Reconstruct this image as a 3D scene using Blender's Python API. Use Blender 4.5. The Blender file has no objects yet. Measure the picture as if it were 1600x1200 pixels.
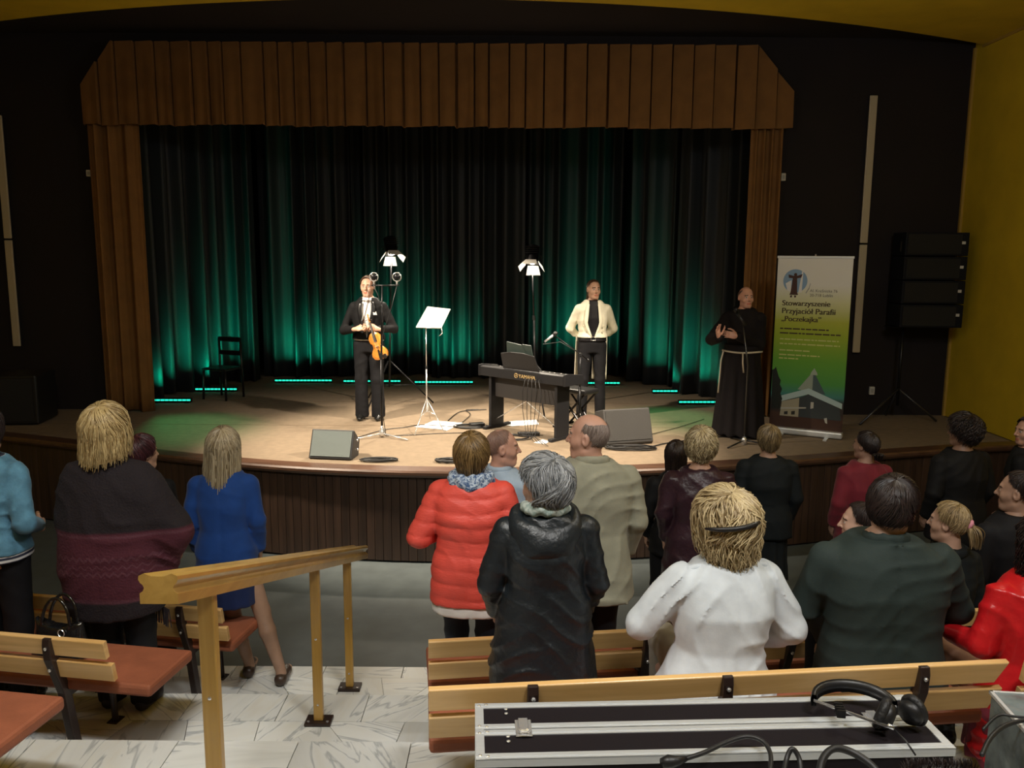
import bpy, bmesh, math, random
import numpy as np
from mathutils import Vector, Matrix

rnd = random.Random(7)
scn = bpy.context.scene
C = scn.collection
R = math.radians

# ------------------------------------------------------------------ camera
FPX = 1300.0
PITCH = math.atan(200 / 1300)
ROLL = R(0.4)
CZ = 3.05
_F = Vector((0, math.cos(PITCH), -math.sin(PITCH)))
_U = Vector((0, math.sin(PITCH), math.cos(PITCH)))
_R = Vector((1, 0, 0))
_R2 = _R * math.cos(ROLL) + _U * math.sin(ROLL)
_U2 = _U * math.cos(ROLL) - _R * math.sin(ROLL)
cam_d = bpy.data.cameras.new('camera')
cam_d.sensor_width = 36
cam_d.lens = FPX / 1600 * 36
cam_d.clip_start = 0.05
cam = bpy.data.objects.new('camera', cam_d)
C.objects.link(cam)
_m = Matrix((_R2, _U2, -_F)).transposed().to_4x4()
_m.translation = (0, 0, CZ)
cam.matrix_world = _m
scn.camera = cam
scn.view_settings.view_transform = 'Standard'
scn.view_settings.look = 'None'
scn.view_settings.gamma = 1
scn.view_settings.use_curve_mapping = False
scn.view_settings.exposure = 0.0

# ------------------------------------------------------------------ world and room lights
w = bpy.data.worlds.new('world')
scn.world = w
w.use_nodes = True
w.node_tree.nodes['Background'].inputs[0].default_value = (0.5, 0.55, 0.7, 1)
w.node_tree.nodes['Background'].inputs[1].default_value = 0.004


def lamp(name, kind, loc, power, col, target=None, **kw):
    d = bpy.data.lights.new(name, kind)
    d.energy = power
    d.color = col
    for k, v in kw.items():
        setattr(d, k, v)
    o = bpy.data.objects.new(name, d)
    C.objects.link(o)
    o.location = loc
    if target is not None:
        o.rotation_euler = (Vector(target) - Vector(loc)).to_track_quat('-Z', 'Y').to_euler()
    return o


WARM = (1.0, 0.85, 0.66)
HOUSE = (1.0, 0.985, 0.95)
# house lights on the ceiling over the rear rows, then two added fill lights
lamp('house_and_fill_light', 'AREA', (-1.0, 1.5, 5.6), 55, HOUSE, (-0.9, 3.4, 0.4), shape='RECTANGLE', size=1.2, size_y=0.3, spread=R(120))
lamp('house_and_fill_light', 'AREA', (1.9, 0.9, 5.6), 50, HOUSE, (1.3, 3.6, 0.8), shape='RECTANGLE', size=1.2, size_y=0.3, spread=R(120))
lamp('house_and_fill_light', 'POINT', (-1.8, 2.2, 4.9), 80, HOUSE, shadow_soft_size=0.25)  # added omni fill without a fixture, lifts the yellow walls and ceiling
lamp('house_and_fill_light', 'POINT', (3.3, 4.6, 4.8), 95, HOUSE, shadow_soft_size=0.25)  # second added fill, brightens the right wall and ceiling
# stage spots on the dark soffit before the valance
lamp('stage_spot', 'SPOT', (-4.2, 7.6, 5.55), 2900, WARM, (-0.9, 9.5, 0.95), spot_size=R(54), spot_blend=0.7, shadow_soft_size=0.12)
lamp('stage_spot', 'SPOT', (2.6, 7.4, 5.55), 2650, WARM, (-0.1, 9.4, 0.95), spot_size=R(54), spot_blend=0.7, shadow_soft_size=0.12)
lamp('stage_spot', 'SPOT', (-0.8, 11.6, 5.3), 900, WARM, (-0.6, 9.2, 0.95), spot_size=R(64), spot_blend=0.8, shadow_soft_size=0.12)
GREEN = (0.08, 1.0, 0.35)
lamp('green_spot', 'SPOT', (-5.0, 11.6, 5.0), 420, GREEN, (-4.0, 9.9, 0.95), spot_size=R(30), spot_blend=0.9, shadow_soft_size=0.1)
lamp('green_spot', 'SPOT', (3.0, 11.9, 5.0), 420, GREEN, (2.0, 10.7, 0.95), spot_size=R(28), spot_blend=0.9, shadow_soft_size=0.1)


# ------------------------------------------------------------------ pixel helpers
def ray(x, y):
    u, v = (x - 800) / FPX, (600 - y) / FPX
    return _F + _R2 * u + _U2 * v


def pz(x, y, z):
    r = ray(x, y)
    return r * ((z - CZ) / r.z) + Vector((0, 0, CZ))


def pY(x, y, Y):
    r = ray(x, y)
    return r * (Y / r.y) + Vector((0, 0, CZ))


# ------------------------------------------------------------------ materials
MATS = {}


def mat(name, col, rough=0.6, metal=0.0, noise=None, bump=None, spec=None, emit=None, sheen=0, coat=0, alpha=None, trans=None):
    """noise=(scale, amount, (sx,sy,sz)); bump=(scale, strength, (sx,sy,sz))"""
    if name in MATS:
        return MATS[name]
    m = bpy.data.materials.new(name)
    m.use_nodes = True
    nt = m.node_tree
    b = nt.nodes['Principled BSDF']
    b.inputs['Base Color'].default_value = (*col, 1)
    b.inputs['Roughness'].default_value = rough
    b.inputs['Metallic'].default_value = metal
    if spec is not None:
        b.inputs['Specular IOR Level'].default_value = spec
    if sheen:
        b.inputs['Sheen Weight'].default_value = sheen
    if coat:
        b.inputs['Coat Weight'].default_value = coat
        b.inputs['Coat Roughness'].default_value = 0.15
    if emit:
        b.inputs['Emission Color'].default_value = (*emit[0], 1)
        b.inputs['Emission Strength'].default_value = emit[1]
    if trans:
        b.inputs['Transmission Weight'].default_value = trans

    def coords(s):
        tc = nt.nodes.new('ShaderNodeTexCoord')
        mp = nt.nodes.new('ShaderNodeMapping')
        mp.inputs['Scale'].default_value = s
        nt.links.new(tc.outputs['Object'], mp.inputs[0])
        return mp.outputs[0]
    if noise:
        n = nt.nodes.new('ShaderNodeTexNoise')
        n.inputs['Scale'].default_value = noise[0]
        n.inputs['Detail'].default_value = 5
        nt.links.new(coords(noise[2] if len(noise) > 2 else (1, 1, 1)), n.inputs['Vector'])
        mx = nt.nodes.new('ShaderNodeMapRange')
        mx.inputs['From Min'].default_value = 0.3
        mx.inputs['From Max'].default_value = 0.7
        mx.inputs['To Min'].default_value = 1 - noise[1]
        mx.inputs['To Max'].default_value = 1 + noise[1]
        nt.links.new(n.outputs[0], mx.inputs[0])
        hs = nt.nodes.new('ShaderNodeHueSaturation')
        hs.inputs['Color'].default_value = (*col, 1)
        nt.links.new(mx.outputs[0], hs.inputs['Value'])
        nt.links.new(hs.outputs[0], b.inputs['Base Color'])
    if bump:
        n = nt.nodes.new('ShaderNodeTexNoise')
        n.inputs['Scale'].default_value = bump[0]
        n.inputs['Detail'].default_value = 4
        nt.links.new(coords(bump[2] if len(bump) > 2 else (1, 1, 1)), n.inputs['Vector'])
        bp = nt.nodes.new('ShaderNodeBump')
        bp.inputs['Strength'].default_value = bump[1]
        bp.inputs['Distance'].default_value = 0.01
        nt.links.new(n.outputs[0], bp.inputs['Height'])
        nt.links.new(bp.outputs[0], b.inputs['Normal'])
    MATS[name] = m
    return m


def wood(name, c1, c2, axis='X', scale=1.0, rough=0.35, coat=0.4):
    m = bpy.data.materials.new(name)
    m.use_nodes = True
    nt = m.node_tree
    b = nt.nodes['Principled BSDF']
    b.inputs['Roughness'].default_value = rough
    b.inputs['Coat Weight'].default_value = coat
    b.inputs['Coat Roughness'].default_value = 0.2
    tc = nt.nodes.new('ShaderNodeTexCoord')
    oi = nt.nodes.new('ShaderNodeObjectInfo')
    add = nt.nodes.new('ShaderNodeVectorMath')
    add.operation = 'ADD'
    sc = nt.nodes.new('ShaderNodeVectorMath')
    sc.operation = 'SCALE'
    sc.inputs['Scale'].default_value = 13.0
    cx = nt.nodes.new('ShaderNodeCombineXYZ')
    for i in range(3):
        nt.links.new(oi.outputs['Random'], cx.inputs[i])
    nt.links.new(cx.outputs[0], sc.inputs[0])
    nt.links.new(tc.outputs['Object'], add.inputs[0])
    nt.links.new(sc.outputs[0], add.inputs[1])
    mp = nt.nodes.new('ShaderNodeMapping')
    s = {'X': (0.9, 14, 14), 'Y': (14, 0.9, 14), 'Z': (14, 14, 0.9)}[axis]
    mp.inputs['Scale'].default_value = [k * scale for k in s]
    nt.links.new(add.outputs[0], mp.inputs[0])
    n = nt.nodes.new('ShaderNodeTexNoise')
    n.inputs['Scale'].default_value = 1.6
    n.inputs['Detail'].default_value = 6
    n.inputs['Distortion'].default_value = 0.6
    nt.links.new(mp.outputs[0], n.inputs['Vector'])
    rp = nt.nodes.new('ShaderNodeValToRGB')
    rp.color_ramp.elements[0].position = 0.3
    rp.color_ramp.elements[1].position = 0.68
    rp.color_ramp.elements[0].color = (*c1, 1)
    rp.color_ramp.elements[1].color = (*c2, 1)
    nt.links.new(n.outputs[0], rp.inputs[0])
    # per-piece tone
    hs = nt.nodes.new('ShaderNodeHueSaturation')
    mr = nt.nodes.new('ShaderNodeMapRange')
    mr.inputs['To Min'].default_value = 0.78
    mr.inputs['To Max'].default_value = 1.18
    nt.links.new(oi.outputs['Random'], mr.inputs[0])
    nt.links.new(mr.outputs[0], hs.inputs['Value'])
    nt.links.new(rp.outputs[0], hs.inputs['Color'])
    nt.links.new(hs.outputs[0], b.inputs['Base Color'])
    MATS[name] = m
    return m


def marble(name):
    m = bpy.data.materials.new(name)
    m.use_nodes = True
    nt = m.node_tree
    b = nt.nodes['Principled BSDF']
    b.inputs['Roughness'].default_value = 0.32
    tc = nt.nodes.new('ShaderNodeTexCoord')
    oi = nt.nodes.new('ShaderNodeObjectInfo')
    rot = nt.nodes.new('ShaderNodeVectorRotate')
    rot.rotation_type = 'Z_AXIS'
    mu = nt.nodes.new('ShaderNodeMath')
    mu.operation = 'MULTIPLY'
    mu.inputs[1].default_value = 40
    nt.links.new(oi.outputs['Random'], mu.inputs[0])
    nt.links.new(mu.outputs[0], rot.inputs['Angle'])
    nt.links.new(tc.outputs['Object'], rot.inputs['Vector'])
    mp = nt.nodes.new('ShaderNodeMapping')
    mp.inputs['Scale'].default_value = (1.1, 6, 1)
    nt.links.new(rot.outputs[0], mp.inputs[0])
    nt.links.new(mu.outputs[0], mp.inputs['Location'])
    n = nt.nodes.new('ShaderNodeTexNoise')
    n.inputs['Scale'].default_value = 1.3
    n.inputs['Detail'].default_value = 4
    n.inputs['Distortion'].default_value = 0.7
    nt.links.new(mp.outputs[0], n.inputs['Vector'])
    rp = nt.nodes.new('ShaderNodeValToRGB')
    e = rp.color_ramp.elements
    e[0].position = 0.2
    e[0].color = (0.66, 0.68, 0.66, 1)
    e[1].position = 0.75
    e[1].color = (0.74, 0.72, 0.65, 1)
    for p_, c_ in ((0.40, (0.78, 0.80, 0.78, 1)), (0.46, (0.80, 0.82, 0.80, 1)), (0.492, (0.46, 0.49, 0.50, 1)), (0.52, (0.80, 0.82, 0.80, 1)), (0.62, (0.78, 0.79, 0.75, 1))):
        k = e.new(p_)
        k.color = c_
    nt.links.new(n.outputs[0], rp.inputs[0])
    hs = nt.nodes.new('ShaderNodeHueSaturation')
    mr = nt.nodes.new('ShaderNodeMapRange')
    mr.inputs['To Min'].default_value = 0.72
    mr.inputs['To Max'].default_value = 1.08
    nt.links.new(oi.outputs['Random'], mr.inputs[0])
    nt.links.new(mr.outputs[0], hs.inputs['Value'])
    nt.links.new(rp.outputs[0], hs.inputs['Color'])
    nt.links.new(hs.outputs[0], b.inputs['Base Color'])
    MATS[name] = m
    return m


M_YEL = mat('yellow plaster', (0.60, 0.42, 0.013), 0.75, noise=(3, 0.08), bump=(60, 0.25))
M_DARKWALL = mat('dark plum wall', (0.009, 0.006, 0.008), 0.85, noise=(2, 0.15))
M_BLACK = mat('black stage masking', (0.006, 0.006, 0.008), 0.9)
M_STAGE = mat('tan stage carpet', (0.20, 0.150, 0.10), 0.95, noise=(14, 0.10), bump=(220, 0.35))
M_GREY = mat('blue grey floor covering', (0.075, 0.090, 0.092), 0.6, noise=(6, 0.12))
M_PLANK = wood('dark brown plank', (0.030, 0.016, 0.010), (0.060, 0.032, 0.020), 'Z', 1.0, 0.5, 0.15)
M_NOSE = wood('dark brown nosing', (0.05, 0.024, 0.014), (0.10, 0.05, 0.03), 'X', 1.0, 0.4, 0.3)
M_PINE = wood('varnished pine', (0.56, 0.33, 0.115), (0.72, 0.46, 0.19), 'X', 1.0, 0.32, 0.5)
M_RAIL = wood('honey varnished wood', (0.42, 0.235, 0.045), (0.56, 0.33, 0.075), 'Y', 1.0, 0.32, 0.5)
M_POST = wood('honey varnished post', (0.42, 0.235, 0.045), (0.54, 0.32, 0.075), 'Z', 1.0, 0.35, 0.4)
M_MARBLE = marble('veined white marble')
M_GROUT = mat('grey stone bedding', (0.26, 0.25, 0.22), 0.9, noise=(20, 0.2))
M_ORANGE = mat('terracotta seat board', (0.33, 0.105, 0.052), 0.6, noise=(9, 0.12), bump=(120, 0.2))
M_BROWNMET = mat('dark brown painted steel', (0.026, 0.014, 0.011), 0.4, noise=(10, 0.2))
M_CURT = mat('rust brown stage curtain', (0.19, 0.090, 0.024), 0.9, noise=(5, 0.12), bump=(150, 0.15))
M_VELVET = mat('dark velvet backdrop', (0.016, 0.020, 0.024), 0.6)
M_BLK = mat('black plastic', (0.012, 0.012, 0.013), 0.4, bump=(300, 0.1))
M_BLKM = mat('black matt metal', (0.018, 0.018, 0.02), 0.35, 0.6)
M_CHROME = mat('chrome', (0.78, 0.78, 0.78), 0.25, 0.75)
M_ALU = mat('brushed aluminium', (0.72, 0.75, 0.77), 0.42, 0.55, noise=(40, 0.06, (0.1, 8, 8)))
M_WHITEP = mat('white plastic', (0.6, 0.6, 0.57), 0.5)
M_PAPER = mat('white paper', (0.85, 0.85, 0.83), 0.8)
M_CABLE = mat('black rubber cable', (0.014, 0.014, 0.015), 0.45)


# ------------------------------------------------------------------ mesh helpers
def link(o, parent=None):
    C.objects.link(o)
    if parent is not None:
        o.parent = parent
    return o


def mk(name, verts, faces, mats, parent=None, smooth=False, midx=None, bevel=0, sub=0):
    me = bpy.data.meshes.new(name)
    me.from_pydata([tuple(v) for v in verts], [], [tuple(f) for f in faces])
    if not isinstance(mats, (list, tuple)):
        mats = [mats]
    for m in mats:
        me.materials.append(m)
    if midx is not None:
        me.polygons.foreach_set('material_index', midx)
    if smooth:
        me.polygons.foreach_set('use_smooth', [True] * len(me.polygons))
    me.validate()
    me.update()
    o = link(bpy.data.objects.new(name, me), parent)
    if bevel:
        b = o.modifiers.new('bevel', 'BEVEL')
        b.width = bevel
        b.segments = 2
        b.limit_method = 'ANGLE'
    return o


class MB:
    def __init__(self):
        self.v, self.f, self.m = [], [], []

    def add(self, v, f, mi=0, M=None):
        n = len(self.v)
        if M is not None:
            v = [M @ Vector(p) for p in v]
        self.v += [tuple(p) for p in v]
        self.f += [tuple(i + n for i in q) for q in f]
        self.m += [mi] * len(f)
        return self

    def box(self, x0, x1, y0, y1, z0, z1, mi=0, M=None):
        v = [(x, y, z) for z in (z0, z1) for y in (y0, y1) for x in (x0, x1)]
        f = [(0, 2, 3, 1), (4, 5, 7, 6), (0, 1, 5, 4), (2, 6, 7, 3), (0, 4, 6, 2), (1, 3, 7, 5)]
        return self.add(v, f, mi, M)

    def prism(self, poly, z0, z1, mi=0, M=None):
        n = len(poly)
        v = [(p[0], p[1], z0) for p in poly] + [(p[0], p[1], z1) for p in poly]
        f = [tuple(range(n - 1, -1, -1)), tuple(range(n, 2 * n))]
        f += [(i, (i + 1) % n, n + (i + 1) % n, n + i) for i in range(n)]
        return self.add(v, f, mi, M)

    def tube(self, pts, r, n=8, mi=0, M=None, caps=True, closed=False):
        pts = [Vector(p) for p in pts]
        k = len(pts)
        rs = r if isinstance(r, (list, tuple)) else [r] * k
        up = None
        v, f = [], []
        for i, p in enumerate(pts):
            if closed:
                t = pts[(i + 1) % k] - pts[i - 1]
            else:
                t = pts[min(i + 1, k - 1)] - pts[max(i - 1, 0)]
            if t.length < 1e-9:
                t = Vector((0, 0, 1))
            t.normalize()
            if up is None:
                up = t.orthogonal().normalized()
            up = (up - t * up.dot(t))
            if up.length < 1e-6:
                up = t.orthogonal()
            up.normalize()
            s = t.cross(up)
            for j in range(n):
                a = 2 * math.pi * j / n
                v.append(p + (up * math.cos(a) + s * math.sin(a)) * rs[i])
        for i in range(k if closed else k - 1):
            a, b = i * n, ((i + 1) % k) * n
            for j in range(n):
                f.append((a + j, a + (j + 1) % n, b + (j + 1) % n, b + j))
        if caps and not closed:
            f.append(tuple(range(n - 1, -1, -1)))
            f.append(tuple((k - 1) * n + j for j in range(n)))
        return self.add(v, f, mi, M)

    def lathe(self, prof, n=20, mi=0, M=None):
        v, f = [], []
        for (r, z) in prof:
            for j in range(n):
                a = 2 * math.pi * j / n
                v.append((r * math.cos(a), r * math.sin(a), z))
        for i in range(len(prof) - 1):
            for j in range(n):
                f.append((i * n + j, i * n + (j + 1) % n, (i + 1) * n + (j + 1) % n, (i + 1) * n + j))
        f.append(tuple(range(n - 1, -1, -1)))
        f.append(tuple((len(prof) - 1) * n + j for j in range(n)))
        return self.add(v, f, mi, M)

    def grid(self, P, mi=0, M=None, closed=False):
        nu, nv = len(P), len(P[0])
        v = [q for row in P for q in row]
        f = []
        for i in range(nu - 1):
            for j in range(nv if closed else nv - 1):
                j2 = (j + 1) % nv
                f.append((i * nv + j, i * nv + j2, (i + 1) * nv + j2, (i + 1) * nv + j))
        return self.add(v, f, mi, M)

    def build(self, name, mats, parent=None, smooth=False, bevel=0):
        o = mk(name, self.v, self.f, mats, parent, smooth, self.m, bevel)
        return o


def tag(o, label=None, cat=None, group=None, kind=None):
    if label:
        o['label'] = label
    if cat:
        o['category'] = cat
    if group:
        o['group'] = group
    if kind:
        o['kind'] = kind
    return o


def empty(name, loc=(0, 0, 0), rz=0.0, label=None, cat=None, group=None):
    o = bpy.data.objects.new(name, None)
    o.empty_display_size = 0.1
    link(o)
    o.location = loc
    o.rotation_euler = (0, 0, rz)
    return tag(o, label, cat, group)


def TR(loc=(0, 0, 0), rx=0, ry=0, rz=0):
    return Matrix.Translation(loc) @ Matrix.Rotation(rz, 4, 'Z') @ Matrix.Rotation(ry, 4, 'Y') @ Matrix.Rotation(rx, 4, 'X')


def axis_m(a, b):
    """matrix with local z along a->b, origin a"""
    a, b = Vector(a), Vector(b)
    q = (b - a).to_track_quat('Z', 'Y')
    return Matrix.Translation(a) @ q.to_matrix().to_4x4()


def sharp_smooth(o, ang=40):
    o.data.polygons.foreach_set('use_smooth', [True] * len(o.data.polygons))
    try:
        o.data.set_sharp_from_angle(angle=R(ang))
    except Exception:
        pass


# ================================================================== THE HALL
SZ = 0.95                 # stage height
WX, LX = 5.87, -7.85      # right and left wall
CEIL = 5.70
FWY = 11.12               # proscenium wall
LV = {'0': 0.0, 'A': 0.10, 'B': 0.38, 'C': 0.65, 'D': 0.92, 'E': 1.19, 'F': 1.46}
STEP = {'A': 5.65, 'B': 4.76, 'C': 3.83, 'D': 2.93, 'E': 2.03, 'F': 1.13}

_fx = [-7.9, -6.6, -5.89, -5.04, -3.8, -2.56, -1.6, -0.62, 0.3, 1.28, 2.2, 3.04, 3.73, 4.8, 5.9]
_fy = [10.2, 9.66, 9.40, 9.10, 8.58, 8.16, 7.98, 7.92, 7.94, 8.06, 8.28, 8.52, 8.74, 9.05, 9.35]


def front_y(x):
    # lightly smoothed interpolation of the measured edge
    s = 0
    for k in (-0.5, -0.25, 0, 0.25, 0.5):
        s += float(np.interp(x + k, _fx, _fy))
    return s / 5


xs = np.linspace(LX, WX, 90)
edge = [(float(x), front_y(float(x))) for x in xs]
# stage floor
poly = edge + [(WX, 15.2), (LX, 15.2)]
o = MB().prism(poly, SZ - 0.06, SZ).build('floor_stage', M_STAGE)
tag(o, 'tan carpeted stage floor with a bowed front edge', kind='structure')
# carpet seams
for sy in (10.15, 11.85):
    mb = MB().box(LX + 0.4, WX - 0.3, sy, sy + 0.012, SZ + 0.0002, SZ + 0.002)
    mb.build('seam', mat('carpet seam', (0.16, 0.11, 0.07), 0.95), o)
# stage front wall: backing with single planks
o = MB()
inner = [(x, y + 0.05) for x, y in edge]
outer = [(x, y + 0.09) for x, y in edge]
v = [(x, y, 0) for x, y in inner] + [(x, y, SZ - 0.06) for x, y in inner]
n = len(inner)
o.add(v, [(i, i + 1, n + i + 1, n + i) for i in range(n - 1)])
sf = o.build('wall_stage_front', mat('black gap', (0.006, 0.004, 0.003), 0.9))
tag(sf, 'dark brown planked front of the stage', kind='structure')
pl = None
x = LX + 0.06
k = 0
while x < WX - 0.1:
    y = front_y(x)
    dy = front_y(x + 0.05) - front_y(x - 0.05)
    a = math.atan2(dy, 0.1)
    if pl is None:
        pl = MB().box(-0.041, 0.041, 0, 0.02, 0.02, SZ - 0.065).build('plank', M_PLANK, sf, bevel=0.004)
        q = pl
    else:
        q = pl.copy()
        C.objects.link(q)
        q.parent = sf
    q.location = (x, y + 0.026 + rnd.uniform(-0.003, 0.003), 0)
    q.rotation_euler = (0, 0, a)
    x += 0.0855 * math.cos(a)
# nosing
mb = MB()
rows = []
for (dy, z) in ((-0.02, SZ - 0.055), (-0.035, SZ - 0.03), (-0.035, SZ - 0.005), (-0.02, SZ + 0.012), (0.17, SZ + 0.012), (0.17, SZ - 0.055)):
    rows.append([(x, y + dy, z) for x, y in edge])
rows.append(rows[0])
mb.grid(rows)
tag(mb.build('trim_1', M_NOSE), 'dark wooden nosing along the stage edge', kind='structure')

# hall floor
tag(MB().box(LX, WX, 5.0, 10.2, -0.1, 0.0).build('floor', M_GREY), 'blue grey floor covering before the stage', kind='structure')


# steps with marble slabs -----------------------------------------------
def clip(poly, a, b, c):
    """keep a*x+b*y<=c"""
    out = []
    for i in range(len(poly)):
        p, q = poly[i], poly[(i + 1) % len(poly)]
        dp, dq = a * p[0] + b * p[1] - c, a * q[0] + b * q[1] - c
        if dp <= 0:
            out.append(p)
        if (dp < 0 < dq) or (dq < 0 < dp):
            t = dp / (dp - dq)
            out.append((p[0] + (q[0] - p[0]) * t, p[1] + (q[1] - p[1]) * t))
    return out


names = ['A', 'B', 'C', 'D', 'E', 'F']
for i, s in enumerate(names):
    y1 = STEP[s]
    y0 = STEP[names[i + 1]] if i < 5 else -3.0
    z = LV[s]
    st = MB().box(LX, WX, y0 - 0.05, y1, -0.1, z - 0.012).build('floor_step', M_GROUT)
    tag(st, kind='structure', label='marble paved auditorium step ' + {'A': 'lowest, next to the grey floor', 'B': 'under the middle post of the handrail', 'C': 'with the bright slabs at the bottom of the photo', 'D': 'behind the near bench', 'E': 'below the flight case', 'F': 'at the very back under the camera'}[s])
    if s in 'EF':
        continue
    r2 = random.Random(31 + i)
    # zones: aisle paved with random slabs, sides with long slabs
    def slab(poly):
        if len(poly) < 3:
            return
        cx = sum(p[0] for p in poly) / len(poly)
        cy = sum(p[1] for p in poly) / len(poly)
        ar = 0.5 * abs(sum(poly[k][0] * poly[(k + 1) % len(poly)][1] - poly[(k + 1) % len(poly)][0] * poly[k][1] for k in range(len(poly))))
        if ar < 0.0015:
            return
        g = 0.003
        q = []
        for p in poly:
            d = Vector((p[0] - cx, p[1] - cy))
            L = d.length
            d = d * (max(0.2, 1 - g / max(L, 0.01)))
            q.append((d.x, d.y))
        ob = MB().prism(q, -0.014, r2.uniform(-0.0012, 0.0012)).build('slab', M_MARBLE, st)
        ob.location = (cx, cy, z)
    # edge slabs along the far edge, then irregular field behind
    xa, xb = -3.4, 3.4
    border = 0.30 if s in 'BC' else 0.16
    bx_ = xa
    while bx_ < xb:
        wd = r2.uniform(0.35, 0.75)
        sk = r2.uniform(-0.12, 0.12)
        e2 = min(bx_ + wd, xb)
        slab([(bx_, y1 - border), (e2, y1 - border), (e2, y1), (bx_, y1)])
        bx_ = e2
    yb = y1 - border
    pts = []
    nx = 22
    for ix in range(nx):
        for iy in range(2):
            pts.append((xa + (ix + r2.uniform(0.1, 0.9)) * (xb - xa) / nx, y0 + (iy + r2.uniform(0.1, 0.9)) * (yb - y0) / 2))
    for p in pts:
        if not (-2.6 < p[0] < 0.4):
            if r2.random() < 0.5:
                pass
        cell = [(xa, y0), (xb, y0), (xb, yb), (xa, yb)]
        for q in pts:
            if q is p or abs(q[0] - p[0]) > 1.2:
                continue
            a_, b_ = q[0] - p[0], q[1] - p[1]
            c_ = (q[0] ** 2 + q[1] ** 2 - p[0] ** 2 - p[1] ** 2) / 2
            cell = clip(cell, a_, b_, c_)
            if len(cell) < 3:
                break
        slab(cell)

# walls ------------------------------------------------------------------
o = MB().box(WX, WX + 0.15, -3, FWY, SZ, CEIL + 0.1)
tag(o.build('wall_right', M_YEL), 'dim mustard yellow side wall on the right', kind='structure')
tag(MB().box(WX - 0.02, WX + 0.15, -3, FWY, 0, SZ).build('baseboard_right', M_NOSE), 'dark wooden wainscot below the yellow wall', kind='structure')
tag(MB().box(LX - 0.15, LX, -3, FWY, 0, CEIL + 0.1).build('wall_left', M_YEL), 'mustard yellow side wall on the left, out of view', kind='structure')
tag(MB().box(LX, WX, -3.15, -3, 0, CEIL).build('wall_back', M_YEL), 'mustard yellow rear wall behind the camera', kind='structure')
OL, OR_, OT = -5.32, 3.42, 5.05
mb = MB()
mb.box(LX, OL, FWY, FWY + 0.2, SZ, CEIL + 0.4)
mb.box(OR_, WX + 0.15, FWY, FWY + 0.2, SZ, CEIL + 0.4)
mb.box(OL, OR_, FWY, FWY + 0.2, OT, CEIL + 0.4)
tag(mb.build('wall_front', M_DARKWALL), 'very dark plum wall framing the stage opening', kind='structure')
# corner trim
tag(MB().box(WX - 0.03, WX, FWY - 0.04, FWY, SZ, CEIL).build('trim_2', mat('ochre trim', (0.42, 0.27, 0.05), 0.6)), 'thin ochre trim in the corner of the yellow wall', kind='structure')
tag(MB().box(WX - 0.025, WX, -3, FWY - 0.2, CEIL - 0.03, CEIL).build('trim_3', MATS['ochre trim']), 'thin ochre trim between yellow wall and ceiling', kind='structure')
# ceiling with curved front edge
ce = []
for x in np.linspace(LX - 0.1, WX + 0.1, 60):
    ce.append((float(x), min(9.2 + 0.0375 * (float(x) + 0.9) ** 2, FWY)))
o = MB().prism([(LX - 0.1, -3.1), (WX + 0.1, -3.1)] + ce[::-1], CEIL, CEIL + 0.12)
tag(o.build('ceiling', M_YEL), 'mustard yellow ceiling with a curved front edge', kind='structure')
tag(MB().box(LX - 0.1, WX + 0.1, 8.8, FWY + 0.2, CEIL + 0.12, CEIL + 0.3).build('ceiling_soffit', M_DARKWALL), 'dark soffit above the stage front', kind='structure')
# stage house
mb = MB()
mb.box(LX, WX, 15.2, 15.3, SZ, 7.5)
mb.box(LX - 0.1, LX, FWY + 0.2, 15.3, SZ, 7.5)
mb.box(WX, WX + 0.1, FWY + 0.2, 15.3, SZ, 7.5)
mb.box(LX - 0.1, WX + 0.1, FWY + 0.2, 15.3, 7.5, 7.6)
tag(mb.build('wall_stage_house', M_BLACK), 'black walls of the stage house', kind='structure')


# curtains ------------------------------------------------------------------
def curtain(name, path, z0, z1, amp, wave, m, seed, label, group=None, amp_top=None, zfun=None, ncol=None, flare=0.0):
    """path: list of (x,y); folds across the path normal"""
    r2 = random.Random(seed)
    P = [Vector((a, b)) for a, b in path]
    seg = [(P[i + 1] - P[i]).length for i in range(len(P) - 1)]
    L = sum(seg)
    N = ncol or int(L / wave * 12)
    ph, cols = 0.0, []
    for i in range(N + 1):
        s = L * i / N
        j, t = 0, s
        while j < len(seg) - 1 and t > seg[j]:
            t -= seg[j]
            j += 1
        d = (P[j + 1] - P[j]) / seg[j]
        base = P[j] + d * t
        ph += 2 * math.pi / N * L / wave * (1 + 0.55 * math.sin(s * 2.1 + seed) * math.sin(s * 5.3 + seed * 2))
        cols.append((base, Vector((-d.y, d.x)), ph, s))
    rows = []
    nz = 12
    k1 = r2.uniform(0, 6)
    for iz in range(nz + 1):
        t = iz / nz
        row = []
        for base, nrm, ph, s in cols:
            zt = z1 if zfun is None else zfun(base.x)
            z = z0 + (zt - z0) * t
            A = amp * (1 - t) + (amp if amp_top is None else amp_top) * t
            A *= 0.7 + 0.5 * math.sin(s * 3.1 + k1) ** 2
            off = A * (math.sin(ph) + 0.35 * math.sin(2 * ph + 1.3 + s)) + 0.2 * A * math.sin(0.5 * ph + 3 * t + k1)
            q = base + nrm * (off + flare * (1 - t) ** 3)
            row.append((q.x, q.y, z + (0.012 * math.sin(ph * 0.5 + k1) if iz == 0 else 0)))
        rows.append(row)
    o = MB().grid(rows).build(name, m, smooth=True)
    sm = o.modifiers.new('thick', 'SOLIDIFY')
    sm.thickness = 0.012
    return tag(o, label, 'curtain', group)


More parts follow.
